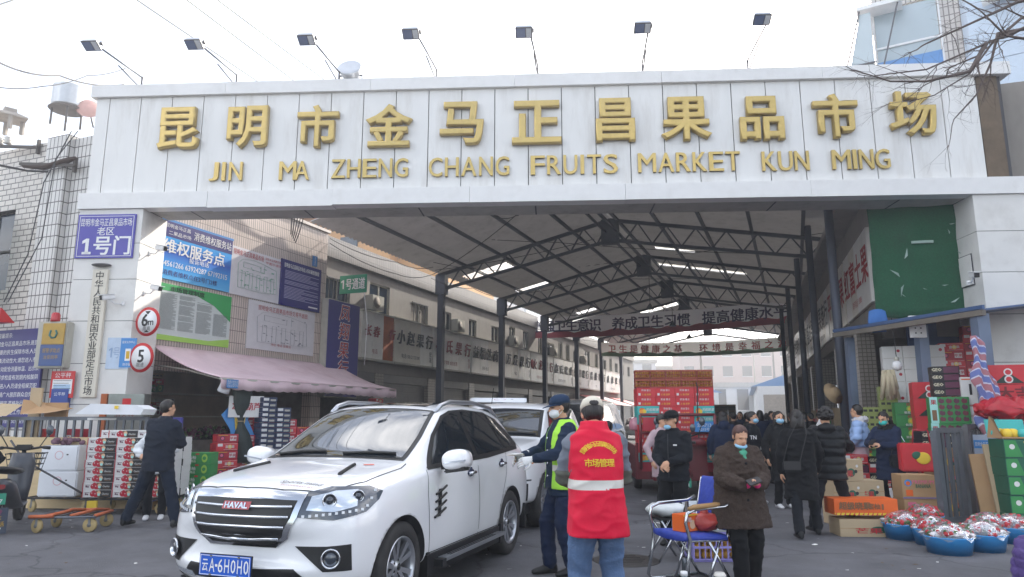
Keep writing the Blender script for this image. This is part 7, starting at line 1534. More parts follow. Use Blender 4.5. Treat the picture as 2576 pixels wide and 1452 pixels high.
cp = gnd(1800, 1415) + Vector((.02, .2, 0)); put('fruit_crate', lil, cp, .03, 'lilac plastic crate of yellow fruit behind the chair', 'crate'); put('fruit_crate', wcr, cp + ZA * .302, .06, 'white plastic crate stacked on the lilac crate', 'crate')
# == people
skinm = pm('skin', 'c99a7c', .5, var=.08, scale=9, spec=.35); skinm.node_tree.nodes['Principled BSDF'].inputs['Subsurface Weight'].default_value = .05
eyem = flat('eye_dark', '241a17', .3); lipm = flat('lip', 'a05a52', .45); hairm = pm('hair_black', '1b1614', .4, var=.3, scale=40, stretch=(1, 1, .2), bump=.4, bscale=60); hairb = pm('hair_brown', '4a2b24', .4, var=.3, scale=40, bump=.4, bscale=60)
def cloth(name, col, rough=.85, var=.12, bump=.35, bscale=22, **k): return pm(name, col, rough, var=var, scale=k.pop('scale', 7), bump=bump, bscale=bscale, sheen=.02, spec=.2, **k)
def fuse(mb, vox, it=3, amp=0, freq=7, seed=0, mats=None, fn=None, quilt=0, fold=0):
 o = mb.build('tmp'); m = o.modifiers.new('r', 'REMESH'); m.mode = 'VOXEL'; m.voxel_size = vox; m.use_smooth_shade = True
 if it: s = o.modifiers.new('s', 'SMOOTH'); s.factor = .5; s.iterations = it
 dg = bpy.context.evaluated_depsgraph_get(); me = bpy.data.meshes.new_from_object(o.evaluated_get(dg), depsgraph=dg); old = o.data; bpy.data.objects.remove(o); bpy.data.meshes.remove(old)
 if amp or fold:
  off = Vector((seed * 3.1, seed * 1.7, seed))
  cs = []
  for v in me.vertices:
   p = v.co; d = amp * (noise.fractal(p * freq + off, 1, 2, 3) ) if amp else 0
   if fold: d += fold * (1 - abs(noise.noise(Vector((p.x * 5, p.y * 5, p.z * 11)) + off))) ** 3 - fold * .4
   if quilt: d += .018 * (abs(math.sin(p.z * math.pi / quilt)) ** .6 - .7)
   cs.append(p + v.normal * d)
  for v, c in zip(me.vertices, cs): v.co = c
 me.materials.clear()
 for q in mats: me.materials.append(q)
 if fn: me.polygons.foreach_set('material_index', [fn(p.center, p.normal) for p in me.polygons])
 me.polygons.foreach_set('use_smooth', [True] * len(me.polygons)); me.update()
 return me
def ik(a, c, l1, l2, pole):
 a, c = Vector(a), Vector(c); d = c - a; L = min(d.length, (l1 + l2) * .999); u = d.normalized(); c = a + u * L
 x = (l1 * l1 - l2 * l2 + L * L) / (2 * L); h = math.sqrt(max(0, l1 * l1 - x * x)); p = Vector(pole); p = (p - u * p.dot(u)).normalized()
 return a + u * x + p * h, c
def limb(b, pts, rs, M, n=12):
 # tapering limb with rounded joints
 P, Q = [], []
 for i in range(len(pts) - 1):
  for t in (0, .33, .66): P.append(Vector(pts[i]).lerp(Vector(pts[i + 1]), t)); Q.append(rs[i] * (1 - t) + rs[i + 1] * t)
 P.append(Vector(pts[-1])); Q.append(rs[-1]); b.tube(P, Q, M, n)
 for p, r in ((pts[0], rs[0]), (pts[-1], rs[-1])): b.ell(p, r, M, 10, 6)
def hand(b, wrist, d, n, side, curl, M, k=1.0, spread=.0):
 """d: pointing direction of the palm, n: palm normal (palm faces n), side: +1 left hand, -1 right; thumb on the n x d side"""
 d = Vector(d).normalized(); n = Vector(n); n = (n - d * n.dot(d)).normalized(); s = d.cross(n) * side
 w_ = Vector(wrist); b.loft([(w_, s * .026 * k, n * .020 * k), (w_ + d * .03 * k, s * .034 * k, n * .017 * k), (w_ + d * .065 * k, s * .041 * k, n * .016 * k), (w_ + d * .09 * k, s * .040 * k, n * .013 * k)], M, 14)
 for q, (o_, ln) in enumerate(((.030, .070), (.0105, .078), (-.0105, .073), (-.030, .058))):
  p = w_ + d * .085 * k + s * o_ * k; a = curl * (.5 + .08 * q); P = [p]; ang = 0; dd = d + s * (o_ * spread * 8)
  for seg, f in enumerate((.45, .32, .23)):
   ang += a if seg == 0 else a * 1.2
   P.append(P[-1] + (dd * math.cos(ang) + n * math.sin(ang)).normalized() * ln * f * k)
  b.tube(P, [.0092 * k, .0088 * k, .008 * k, .0062 * k], M, 8)
 p = w_ + d * .028 * k + s * .030 * k; P = [p, p + (d * .5 + s * .7 + n * .35).normalized() * .034 * k, p + (d * .5 + s * .7 + n * .35).normalized() * .034 * k + (d * .9 + s * .1 + n * .45).normalized() * .028 * k, p + (d * .5 + s * .7 + n * .35).normalized() * .034 * k + (d * .9 + s * .05 + n * .5).normalized() * .052 * k]
 b.tube(P, [.013 * k, .0115 * k, .010 * k, .007 * k], M, 8)
def person(label, loc, rz, H=1.65, lean=0, yaw=0, pitch=0, L=(.26, -.05, .82), Rr=(-.26, -.05, .82), lf=(.1, 0, 0), rf=(-.1, 0, 0), lfy=0, rfy=0, top=None, low=None, shoe=None, hair='short', hm=None, cap=None, mask=None, vox=.02, bulk=1.0, fur=None, gloves=None, curl=.6, glasses=False, skin_=None, group=None, hd=None, seed=1, tilt=0, name='person', palm=None, brow=True):
 k = H / 1.70; b = MB(); SK = skin_ or skinm
 LX = Matrix.Translation((0, 0, .92)) @ Matrix.Rotation(R(lean), 4, 'X') @ Matrix.Rotation(R(tilt), 4, 'Y') @ Matrix.Translation((0, 0, -.92))
 T = lambda p: LX @ Vector(p)
 sh = {1: T((.178, .0, 1.375)), -1: T((-.178, .0, 1.375))}; nb = T((0, .0, 1.42)); hp = {1: Vector((.092, 0, .88)), -1: Vector((-.092, 0, .88))}
 wr = {1: Vector(L) / k, -1: Vector(Rr) / k}; el = {}
 for s in (1, -1): el[s], wr[s] = ik(sh[s], wr[s], .285, .255, (s * .6, .55, -.35))
 ft = {1: Vector(lf) / k + ZA * .075, -1: Vector(rf) / k + ZA * .075}; kn = {}
 for s in (1, -1): kn[s], ft[s] = ik(hp[s], ft[s], .42, .41, (s * .1, -1, .1))
 # head frame
 HX = Matrix.Translation(T((0, -.012, 1.475))) @ Matrix.Rotation(R(yaw), 4, 'Z') @ Matrix.Rotation(R(lean * .4 + pitch), 4, 'X') @ Matrix.Translation((0, -.012, .105))
 h_ = lambda x, y, z: HX @ Vector((x, y, z))
 b.ell((0, .012, .02), (.074, .094, .097), SK, 18, 12, X=HX); b.ell((0, -.022, -.045), (.060, .070, .075), SK, 16, 10, X=HX); b.ell((0, -.05, -.092), (.030, .030, .022), SK, 12, 8, X=HX)
 b.loft([((0, -.083, .02), (.007, 0, 0), (0, .01, 0)), ((0, -.098, -.012), (.011, 0, 0), (0, .016, 0)), ((0, -.100, -.026), (.015, 0, 0), (0, .014, 0)), ((0, -.086, -.034), (.010, 0, 0), (0, .008, 0))], SK, 10); b.v = b.v[:-40] + [HX @ v for v in b.v[-40:]]
 b.ell((0, -.075, -.058), (.024, .018, .011), SK, 12, 6, X=HX); b.ell((0, -.074, .026), (.052, .018, .010), SK, 12, 6, X=HX)
 for s in (1, -1): b.ell((s * .076, .012, -.005), (.010, .020, .031), SK, 10, 8, X=HX)
 limb(b, [T((0, .012, 1.36)), h_(0, .01, -.06)], [.058, .054], SK)
 b.loft([(T((0, 0, .86)), (.13, 0, 0), (0, .09, 0)), (T((0, 0, 1.0)), (.115, 0, 0), (0, .08, 0)), (T((0, 0, 1.2)), (.14, 0, 0), (0, .09, 0)), (T((0, 0, 1.35)), (.15, 0, 0), (0, .07, 0)), (T((0, 0, 1.42)), (.08, 0, 0), (0, .055, 0))], SK, 16)
 for s in (1, -1):
  limb(b, [sh[s], el[s], wr[s]], [.045, .036, .025], SK); limb(b, [hp[s], kn[s], ft[s]], [.07, .045, .035], SK)
  d = (wr[s] - el[s]).normalized(); n_ = Vector(palm[s]) if palm else Vector((-s * .75, -.1, -.5))
  if hd and s in hd: d = Vector(hd[s])
  hand(b, wr[s], d, n_, s, curl, SK)
 inv = HX.inverted()
 def face(c, n):
  p = inv @ c
  if p.y < -.045 and abs(p.z) < .12 and abs(p.x) < .06:
   if ((abs(p.x) - .031) / (.0155 if brow else .012)) ** 2 + ((p.z - .006) / (.0065 if brow else .003)) ** 2 < 1: return 1
   if brow and ((abs(p.x) - .032) / .021) ** 2 + ((p.z - .029) / .0035) ** 2 < 1: return 1
   if (p.x / .023) ** 2 + ((p.z + .058) / .009) ** 2 < 1: return 2
  return 0
 me = fuse(b, min(vox, .0075) if vox < .015 else vox * .8, 1 if vox < .015 else 0, mats=[SK, eyem, lipm], fn=face)
 o = bpy.data.objects.new(name, me); COL.objects.link(o); o.location = loc; o.rotation_euler = (0, 0, rz); o.scale = (k, k, k); tag(o, label, 'person', group)
 def child(nm, m): return ob(nm, m, o)
 top = top or {}; low = low or {}
 tm = top.get('mat'); zb = top.get('bottom', .78); fl = top.get('flare', 1.0); th = top.get('thick', .022) ; bk = bulk
 # trousers
 if low.get('mat'):
  b = MB(); w_ = low.get('w', 1.0)
  b.loft([((0, 0, .80), (.155 * w_, 0, 0), (0, .115, 0)), ((0, 0, .92), (.165 * w_, 0, 0), (0, .12, 0)), (T((0, 0, 1.02)), (.15, 0, 0), (0, .11, 0))], low['mat'], 18)
  for s in (1, -1):
   e_ = ft[s].lerp(kn[s], .06); limb(b, [hp[s] + Vector((0, 0, -.02)), kn[s], e_], [.098 * w_, .074 * w_, .066 * w_], low['mat'])
  child('trousers', fuse(b, vox, 2, .007, 6, seed, [low['mat']], fold=.012 if vox < .02 else .006))
 # shoes
 sm = shoe or MATS['ink_black']
 for s in (1, -1):
  b = MB(); a = R(lfy if s > 0 else rfy); f = Vector((math.sin(a), -math.cos(a), 0)); sd_ = Vector((f.y, -f.x, 0)) ; p = ft[s]; z0 = p.z - .075
  b.loft([(p + f * -.075 - ZA * .04, sd_ * .026, ZA * .03), (p + f * -.06 - ZA * .02, sd_ * .038, ZA * .055), (p + f * .0 - ZA * .012, sd_ * .042, ZA * .062), (p + f * .08 - ZA * .037, sd_ * .046, ZA * .038), (p + f * .15 - ZA * .047, sd_ * .044, ZA * .028), (p + f * .185 - ZA * .052, sd_ * .026, ZA * .02)], sm, 16)
  child('shoe', fuse(b, .012 if vox < .02 else .02, 2, mats=[sm]))
 # jacket or coat
 if tm:
  b = MB(); rx, ry = .185 * bk, .135 * bk
  rings = [((0, .0, zb), (rx * 1.02 * fl, 0, 0), (0, ry * 1.1 * fl, 0))]
  if zb < .6: rings.append(((0, 0, .78), (rx * 1.02 * (1 + fl) / 2, 0, 0), (0, ry * 1.05, 0)))
  rings += [(T((0, .0, .98)), (rx * .98, 0, 0), (0, ry * .98, 0)), (T((0, 0, 1.18)), (rx * 1.03, 0, 0), (0, ry * 1.04, 0)), (T((0, .005, 1.31)), (rx * 1.06, 0, 0), (0, ry * .92, 0)), (T((0, .008, 1.39)), (rx * .86, 0, 0), (0, ry * .66, 0)), (T((0, .01, 1.44)), (.085 * bk, 0, 0), (0, .075 * bk, 0))]
  b.loft(rings, tm, 26, sq=2.3)
  if top.get('collar', 1): b.loft([(T((0, .012, 1.40)), (.088, 0, 0), (0, .08, 0)), (T((0, .0, 1.475)), (.078, 0, 0), (0, .074, 0))], tm, 20)
  if top.get('hood'): b.ell((0, .075, .0), (.12, .07, .09), tm, 16, 10, X=Matrix.Translation(T((0, .03, 1.42))))
  sl = top.get('sleeve', 1)
  if sl:
   for s in (1, -1):
    e_ = wr[s].lerp(el[s], .08 if sl == 1 else .0); limb(b, [sh[s] + Vector((-s * .02, 0, -.012)), el[s], e_], [.078 * bk, .066 * bk, .048 * bk * top.get('cuff', 1)], tm)
  m_ = [tm] + top.get('extra', [])
  child(top.get('name', 'jacket'), fuse(b, vox, 2, top.get('amp', .008), top.get('freq', 7), seed + 1, m_, top.get('fn'), top.get('quilt', 0), top.get('fold', .012 if vox < .02 else .006)))
 if fur:
  b = MB(); 
  for q in range(22):
   a = q * 6.2832 / 22; c = T((.10 * math.cos(a), .025 + .085 * math.sin(a), 1.43 + .02 * math.sin(a))); b.ell(c, .052, fur, 8, 6)
  m_ = fuse(b, .012 if vox < .02 else .02, 0, .028, 26, seed, [fur]); child('fur_collar', m_)
 if hair:
  hmm = hm or hairm; b = MB(); b.ell((0, .016, .026), (.083, .102, .104), hmm, 24, 16)
  V = []
  for v in b.v:
   fy = v.y < -.02 and v.z < .066 + .02 * math.cos(v.x * 30); lowv = v.z < ((-.035 if v.y < .03 else -.07) if hair == 'short' else -.06); sidev = v.y < .0 and v.z < .02
   if fy or lowv or (sidev and hair == 'short'): v = Vector((v.x * .8, .016 + (v.y - .016) * .8, v.z * .85))
   V.append(v + noise.noise_vector(v * 40) * .004)
  b.v = V
  if hair == 'bob': b.loft([((0, .035, .04), (.086, 0, 0), (0, .078, 0)), ((0, .04, -.05), (.094, 0, 0), (0, .075, 0)), ((0, .045, -.12), (.098, 0, 0), (0, .07, 0)), ((0, .05, -.155), (.085, 0, 0), (0, .05, 0))], hmm, 20)
  if hair == 'long': b.loft([((0, .05, .03), (.082, 0, 0), (0, .06, 0)), ((0, .06, -.1), (.092, 0, 0), (0, .05, 0)), ((0, .085, -.26), (.10, 0, 0), (0, .04, 0)), ((0, .09, -.36), (.06, 0, 0), (0, .02, 0))], hmm, 18)
  if hair == 'curly': 
   for q in range(60):
    a = random.uniform(0, 6.28); e = random.uniform(-.5, 1.4); b.ell((.09 * math.cos(a) * math.cos(e), .03 + .1 * math.sin(a) * math.cos(e) if math.sin(a) > -.3 else .03, .03 + .1 * math.sin(e)), .03, hmm, 7, 5)
  if hair == 'tied': b.ell((.0, .115, -.02), (.04, .045, .05), hmm, 12, 8); b.ell((.05, .10, -.09), (.045, .03, .08), hmm, 12, 8)
  b.v = [HX @ v for v in b.v]; b.build('hair', o)
 if cap:
  cm, brim_dir, openback = cap; b = MB()
  b.loft([((0, .012, .035), (.088, 0, 0), (0, .108, 0)), ((0, .014, .07), (.088, 0, 0), (0, .108, 0)), ((0, .018, .105), (.072, 0, 0), (0, .09, 0)), ((0, .02, .127), (.04, 0, 0), (0, .05, 0)), ((0, .02, .132), (.012, 0, 0), (0, .014, 0))], cm, 26)
  V = []; 
  for i in range(11):
   a = math.pi + math.pi * i / 10; 
   for rr, dz in ((1.0, .04), (1.0, .034)): V.append(Vector((.086 * math.cos(a), .012 + .104 * math.sin(a), dz)))
   for rr, dz in ((1, .018 + .012 * abs(math.cos(a))), (1, .012 + .012 * abs(math.cos(a)))): V.append(Vector((.088 * math.cos(a), .012 + (.104 + .075 * abs(math.sin(a)) ** .6) * math.sin(a), dz)))
  b.add(V, [f for i in range(10) for f in ((4 * i, 4 * i + 4, 4 * i + 6, 4 * i + 2), (4 * i + 1, 4 * i + 3, 4 * i + 7, 4 * i + 5), (4 * i + 2, 4 * i + 6, 4 * i + 7, 4 * i + 3))], cm, True)
  if openback: b.ell((0, .112, .052), (.036, .012, .026), hm or hairm, 14, 8)
  b.v = [HX @ v for v in b.v]; b.build('cap', o)
 if mask:
  b = MB(); b.ell((0, -.042, -.050), (.068, .068, .052), mask, 22, 14); b.v = [Vector((v.x, min(v.y, -.025), v.z)) if True else v for v in b.v]
  b.v = [HX @ v for v in b.v]
  for s in (1, -1): b.tube([h_(s * .064, -.03, -.03), h_(s * .078, .02, .0)], .0025, mask, 5); b.tube([h_(s * .06, -.03, -.075), h_(s * .078, .025, -.02)], .0025, mask, 5)
  b.build('mask', o)
 if glasses:
  b = MB()
  for s in (1, -1): b.tube([h_(s * .032 + .02 * math.cos(a * .6283), -.094, .006 + .015 * math.sin(a * .6283)) for a in range(10)], .0022, steel, 5, closed=True); b.tube([h_(s * .052, -.09, .01), h_(s * .078, .01, .01)], .002, steel, 5)
  b.build('spectacles', o)
 if gloves:
  for s in (1, -1):
   b = MB(); d = Vector(hd[s]) if hd and s in hd else (wr[s] - el[s]).normalized(); n_ = Vector(palm[s]) if palm else Vector((-s * .75, -.1, -.5)); hand(b, wr[s] - d * .0, d, n_, s, curl, gloves, 1.14); limb(b, [wr[s] - d * .05, wr[s]], [.036, .032], gloves)
   b.build('glove', o)
 o['_j'] = 0; del o['_j']
 return o, dict(T=T, HX=HX, wr=wr, el=el, sh=sh, k=k, W=Matrix.Translation(loc) @ Matrix.Rotation(rz, 4, 'Z') @ Matrix.Diagonal((k, k, k, 1)))
c_black = cloth('cloth_black', '131417'); c_ink = cloth('cloth_ink', '181b21'); c_navy = cloth('cloth_navy', '1c2740'); c_uni = cloth('cloth_uniform', '1d2b40'); c_jean = cloth('denim', '53698a', bscale=60, var=.18); c_grey = cloth('cloth_grey', '6f7580'); c_olive = cloth('cloth_olive', '5d6058'); c_brown = cloth('teddy_brown', '4a3d36', bump=1.0, bscale=130, var=.3, scale=60); c_pinkg = cloth('cloth_pinkgrey', 'b29aa0'); c_white = cloth('cloth_white', 'd6d9dc'); c_red = cloth('vest_red', 'd01438', .55, var=.06, bump=.25, bscale=12); c_hi = cloth('vest_lime', 'a6e04a', .55, var=.05); refl = flat('reflective', 'cfcbc4', .35); c_sky = cloth('down_blue', '93add6', .45, var=.06); c_pale = cloth('cloth_pale', 'b9bcc4'); c_purple = cloth('down_purple', '54447a', .4); furw = pm('fur_white', 'd8d4d6', .9, var=.1, bump=1, bscale=150); furk = pm('fur_black', '1a1a1d', .9, var=.3, bump=1, bscale=150); shoe_w = flat('shoe_white', 'd8d8da', .5); maskw = flat('mask_white', 'e2e4e6', .7); maskb = flat('mask_blue', '8fc0dd', .7); maskt = flat('mask_teal', '35b5ae', .7); nylon = cloth('down_black', '101216', .32, var=.05, bump=.3, bscale=14); scarfg = cloth('scarf_green', '4f9a7e'); c_capnavy = cloth('cap_navy', '22354f'); c_capcream = cloth('cap_cream', 'd2cbbb'); c_capblack = cloth('cap_black', '17181b'); glove_w = cloth('glove_white', 'd9d9d8', .8); vlip = flat('sole_white', 'cfcfd2', .6)
# --- man in the red vest, back to the camera
RV = Vector((.585, 5.02, 0))
o, J = person('man seen from behind in a red vest with gold writing and cream cap', RV, R(184), 1.645, lean=4, pitch=22, L=(.07, -.32, 1.04), Rr=(-.07, -.32, 1.04), lf=(.13, .03, 0), rf=(-.13, -.02, 0), top=dict(mat=c_olive, bottom=.74, thick=.03, fold=.02, cuff=1.1, extra=[c_grey], fn=lambda c, n: 1 if c.z > 1.17 and abs(c.x) > .1 else 0), low=dict(mat=c_jean, w=1.12), shoe=shoe_w, hair='short', cap=(c_capcream, 1, True), vox=.012, bulk=1.0, seed=3)
b = MB(); T = J['T']; rx, ry = .196, .165
b.loft([((0, 0, .735), (rx * 1.10, 0, 0), (0, ry * 1.1, 0)), ((0, 0, .84), (rx * 1.06, 0, 0), (0, ry * 1.05, 0)), (T((0, 0, .98)), (rx * 1.0, 0, 0), (0, ry, 0)), (T((0, 0, 1.2)), (rx * .99, 0, 0), (0, ry * 1.0, 0)), (T((0, .005, 1.33)), (rx * 1.0, 0, 0), (0, ry * .92, 0)), (T((0, .01, 1.42)), (rx * .93, 0, 0), (0, ry * .68, 0)), (T((0, .01, 1.455)), (.12, 0, 0), (0, .10, 0))], c_red, 34, sq=2.9)
b.loft([(T((0, .012, 1.40)), (.125, 0, 0), (0, .105, 0)), (T((0, .0, 1.47)), (.115, 0, 0), (0, .105, 0)), (T((0, -.012, 1.525)), (.10, 0, 0), (0, .095, 0))], c_red, 26)
vm = fuse(b, .011, 2, .007, 5, 5, [c_red, refl], lambda c, n: 1 if 1.055 < c.z + .02 * c.x < 1.115 else 0, fold=.010); vest = ob('vest', vm, o)
bm = bmesh.new(); bm.from_mesh(vm); VT = BVHTree.FromBMesh(bm); bm.free(); vs_k = Skin(VT)
b = MB(); gtx = flat('vest_gold', 'e2c02f', .5)
arc = '昆明金马正昌果品市场'
for q, ch_ in enumerate(arc):
 a = R(-58 + 116 * q / 9); cx_, cz_ = .128 * math.sin(a) * 1.02, 1.26 + .105 * math.cos(a); U = Vector((-math.cos(a), 0, -math.sin(a) * .9)); Vv = Vector((-math.sin(a), 0, math.cos(a)))
 vs_k.text(b, ch_, (-cx_, 1, cz_), U, Vv, (0, -1, 0), .004, gtx, .036, bold=.025)
for q, ch_ in enumerate('市场管理'): vs_k.text(b, ch_, (.078 - q * .052, 1, 1.235), (-1, 0, 0), ZA, (0, -1, 0), .004, gtx, .052, bold=.03)
b.build('vest_lettering', o)
# --- security man in lime vest
SG = gnd(1402, 1452) + Vector((.08, .12, 0))
o, J = person('security man in navy cap, white mask and lime vest holding papers', SG, R(-72), 1.72, yaw=-8, pitch=8, L=(.10, -.36, 1.10), Rr=(-.18, -.36, 1.12), lf=(.10, .05, 0), rf=(-.09, -.12, 0), top=dict(mat=c_uni, bottom=.74, fold=.014), low=dict(mat=c_navy, w=1.02), hair='short', cap=(c_capnavy, 1, False), mask=maskw, vox=.012, gloves=glove_w, seed=9, curl=.7, hd={1: (-.2, -1, -.25), -1: (.2, -1, -.35)})
b = MB(); T = J['T']; rx, ry = .21, .158
b.loft([((0, 0, .80), (rx, 0, 0), (0, ry * 1.08, 0)), (T((0, 0, .98)), (rx, 0, 0), (0, ry, 0)), (T((0, 0, 1.2)), (rx, 0, 0), (0, ry * 1.02, 0)), (T((0, .005, 1.33)), (rx * .95, 0, 0), (0, ry * .92, 0)), (T((0, .01, 1.42)), (rx * .72, 0, 0), (0, ry * .66, 0)), (T((0, .01, 1.46)), (.10, 0, 0), (0, .09, 0))], c_hi, 30, sq=2.6)
bm_ = fuse(b, .011, 2, .006, 6, 2, [c_hi, refl, c_uni], lambda c, n: 2 if (abs(c.x) < .075 + .02 * (1.3 - c.z) and c.y < -.03) else (1 if abs(c.z - 1.0) < .025 else 0)); ob('vest', bm_, o)
b = MB(); 
for q in range(4): b.ell((.0, -.165, .92 + q * .12), .012, chrome, 8, 6)
b.build('button', o)
wp = J['W'] @ (J['wr'][-1] * .5 + J['wr'][1] * .5 + Vector((0, -.13, .02)))
b = MB(); 
for q in range(5): b.box((.01 * q, .008 * q, .004 * q), (.16, .09, .002), [white, kraft2, white, paper, white][q], rz=.2 * q)
tag(b.build('paper_slips', loc=wp, rz=.6), 'small sheaf of paper slips held by the security man', 'papers')
# --- woman in brown teddy coat
BW = gnd(1872, 1468)
o, J = person('woman in a brown teddy coat looking down at her phone', BW, R(8), 1.435, lean=5, brow=False, pitch=20, L=(.055, -.30, .90), Rr=(-.10, -.30, .90), lf=(.12, .05, 0), rf=(-.06, -.1, 0), top=dict(mat=c_brown, name='coat', bottom=.60, flare=1.22, collar=1, amp=.012, freq=22, fold=.012), low=dict(mat=c_black, w=1.32), hair='tied', hm=hairb, vox=.012, bulk=1.46, seed=12, curl=.9, hd={1: (-.75, -.45, .1), -1: (.75, -.45, .1)}, palm={1: (-.2, .2, 1), -1: (.2, .2, 1)})
b = MB(); T = J['T']
for q in range(18):
 a = q * 6.2832 / 18; b.ell(T((.105 * math.cos(a), .02 + .09 * math.sin(a), 1.435 + .015 * math.sin(a))), .05, c_brown, 8, 6)
ob('coat_collar', fuse(b, .012, 1, .014, 24, 3, [c_brown]), o)
b = MB(); b.loft([(T((0, -.03, 1.385)), (.075, 0, 0), (0, .075, 0)), (T((0, -.035, 1.44)), (.074, 0, 0), (0, .08, 0)), (T((0, -.03, 1.47)), (.06, 0, 0), (0, .065, 0))], scarfg, 18); b.loft([(T((0, -.115, 1.42)), (.05, 0, 0), (0, .02, 0)), (T((.0, -.15, 1.32)), (.035, 0, 0), (0, .015, 0)), (T((.01, -.165, 1.22)), (.012, 0, 0), (0, .01, 0))], scarfg, 12); ob('scarf', fuse(b, .01, 1, .008, 14, 1, [scarfg]), o)
b = MB(); b.ell((0, -.042, -.088), (.07, .062, .026), maskb, 20, 10); b.v = [J['HX'] @ v for v in b.v]; b.build('lowered_mask', o)
b = MB(); gl = flat('glove_pink', 'd0246e', .7)
for s in (1, -1):
 d = (J['el'][s] - J['wr'][s]).normalized(); limb(b, [J['wr'][s] + d * .05, J['wr'][s] - d * .0, J['wr'][s] + Vector((-s * .75, -.45, .1)).normalized() * .045], [.04, .037, .038], gl if s < 0 or True else gl)
b.build('cuff', o)
b = MB()
for q in range(4): b.ell(T((.0, -.17 - .0 * q, 1.3 - q * .13)) + Vector((0, -.01 - .012 * q, 0)), (.016, .008, .016), c_ink, 10, 6)
b.build('button', o)
ph = J['W'] @ Vector((-.01, -.40, .97 / J['k'] * .985))
b = MB(); b.box((0, 0, 0), (.078, .012, .155), blackc, bev=.006, X=Matrix.Rotation(R(-50), 4, 'X') @ Matrix.Rotation(R(70), 4, 'Y')); tag(b.build('mobile_phone', loc=J['W'] @ ((J['wr'][1] + J['wr'][-1]) / 2 + Vector((0, -.065, .045))), rz=R(8)), 'black mobile phone held by the woman in the brown coat', 'phone')
# --- guard woman with black cap
o, J = person('woman in black padded jacket and black cap with hands clasped', gnd(1706, 1372) + Vector((0, .05, 0)), R(-38), 1.58, yaw=-22, pitch=3, L=(.06, -.23, .98), Rr=(-.05, -.24, .95), lf=(.09, .02, 0), rf=(-.1, -.04, 0), top=dict(mat=c_ink, bottom=.80, fold=.014), low=dict(mat=c_black, w=1.08), hair='short', cap=(c_capblack, 1, False), glasses=True, vox=.013, bulk=1.08, seed=21, curl=.8, hd={1: (-.8, -.3, -.35), -1: (.75, -.3, -.4)})
b = MB(); b.ell((0, -.07, -.088), (.052, .04, .034), maskb, 18, 10); b.v = [J['HX'] @ v for v in b.v]; b.build('lowered_mask', o)
b = MB(); b.box((.10, -.158, 1.26), (.05, .006, .018), white); b.tube([J['T']((0, -.15, 1.40)), J['T']((0, -.165, 1.2)), Vector((0, -.16, .85))], .005, seam, 5); b.build('zip', o)
# --- person in pinkish coat behind her
person('person in a pinkish grey coat behind the woman in the black cap', gnd(1672, 1293), R(30), 1.55, top=dict(mat=c_pinkg, bottom=.62, flare=1.1), low=dict(mat=c_ink), hair='short', vox=.02, seed=25, yaw=20)
# --- suited man, back to the camera
o, J = person('man in a dark suit with legs apart, seen from behind by the cherry boxes', (gnd(310, 1325) + gnd(430, 1331)) / 2 + Vector((.05, .05, 0)), R(172), 1.75, yaw=-28, lean=3, tilt=-4, L=(.08, -.32, 1.12), Rr=(-.08, -.32, 1.12), lf=(.38, .06, 0), rf=(-.34, -.0, 0), top=dict(mat=cloth('suit_navy', '1b222f'), bottom=.74, fold=.016), low=dict(mat=cloth('trouser_navy', '1c2534'), w=1.05), vox=.013, bulk=1.12, seed=31)
person('person in a white padded jacket half hidden behind the suited man', gnd(372, 1312) + Vector((-.02, .2, 0)), R(20), 1.52, L=(.1, -.3, 1.0), Rr=(-.22, -.2, .95), top=dict(mat=c_white, bottom=.75, quilt=.09), low=dict(mat=c_ink), shoe=shoe_w, hair='bob', vox=.018, bulk=1.12, seed=33)
person('man in a dark jacket bending in the stall behind the white car', S(15.6, -10.6), R(150), 1.62, lean=14, top=dict(mat=c_ink, bottom=.76), low=dict(mat=c_black), vox=.02, seed=35)
# --- walking pair seen from behind
o, J = person('woman in a long black coat walking away with a small shoulder bag', gnd(2030, 1353) + Vector((0, .05, 0)), R(168), 1.60, L=(.24, .02, .8), Rr=(-.22, -.12, .82), lf=(.10, .24, .0), rf=(-.20, -.20, 0), lfy=8, rfy=-8, top=dict(mat=c_black, name='coat', bottom=.50, flare=1.12, fold=.015), low=dict(mat=c_ink), hair='bob', vox=.014, bulk=1.08, seed=41, yaw=-5)
b = MB(); b.box((0, 0, 0), (.22, .07, .15), c_capblack, bev=.02); b.box((0, -.04, .02), (.2, .01, .1), blackc); b.tube([(-.1, 0, .07), (-.02, -.02, .35), (.16, -.02, .68)], .006, blackc, 5); b.tube([(.1, 0, .07), (.2, .0, .4), (.2, .05, .66)], .006, blackc, 5)
tag(b.build('shoulder_bag', loc=J['W'] @ Vector((.14, .20, .93)), rz=R(-12)), 'small black shoulder bag on the back of the long coat', 'bag')
o, J = person('person in a shiny black puffer jacket and curly hair, seen from behind', gnd(2098, 1343) + Vector((.05, .1, 0)), R(160), 1.62, L=(.3, -.05, .85), Rr=(-.16, -.34, 1.1), lf=(.26, .24, .03), rf=(-.24, -.04, 0), lfy=25, top=dict(mat=nylon, bottom=.72, quilt=.115, hood=1, amp=.006, fold=.01), low=dict(mat=c_ink), hair='curly', vox=.014, bulk=1.22, seed=43, yaw=15)
b = MB(); b.box((0, 0, 0), (.08, .012, .16), white, bev=.005, X=Matrix.Rotation(R(30), 4, 'Y')); tag(b.build('mobile_phone', loc=at(2062, 1068, 9.9)), 'white mobile phone raised beside the puffer jacket', 'phone')
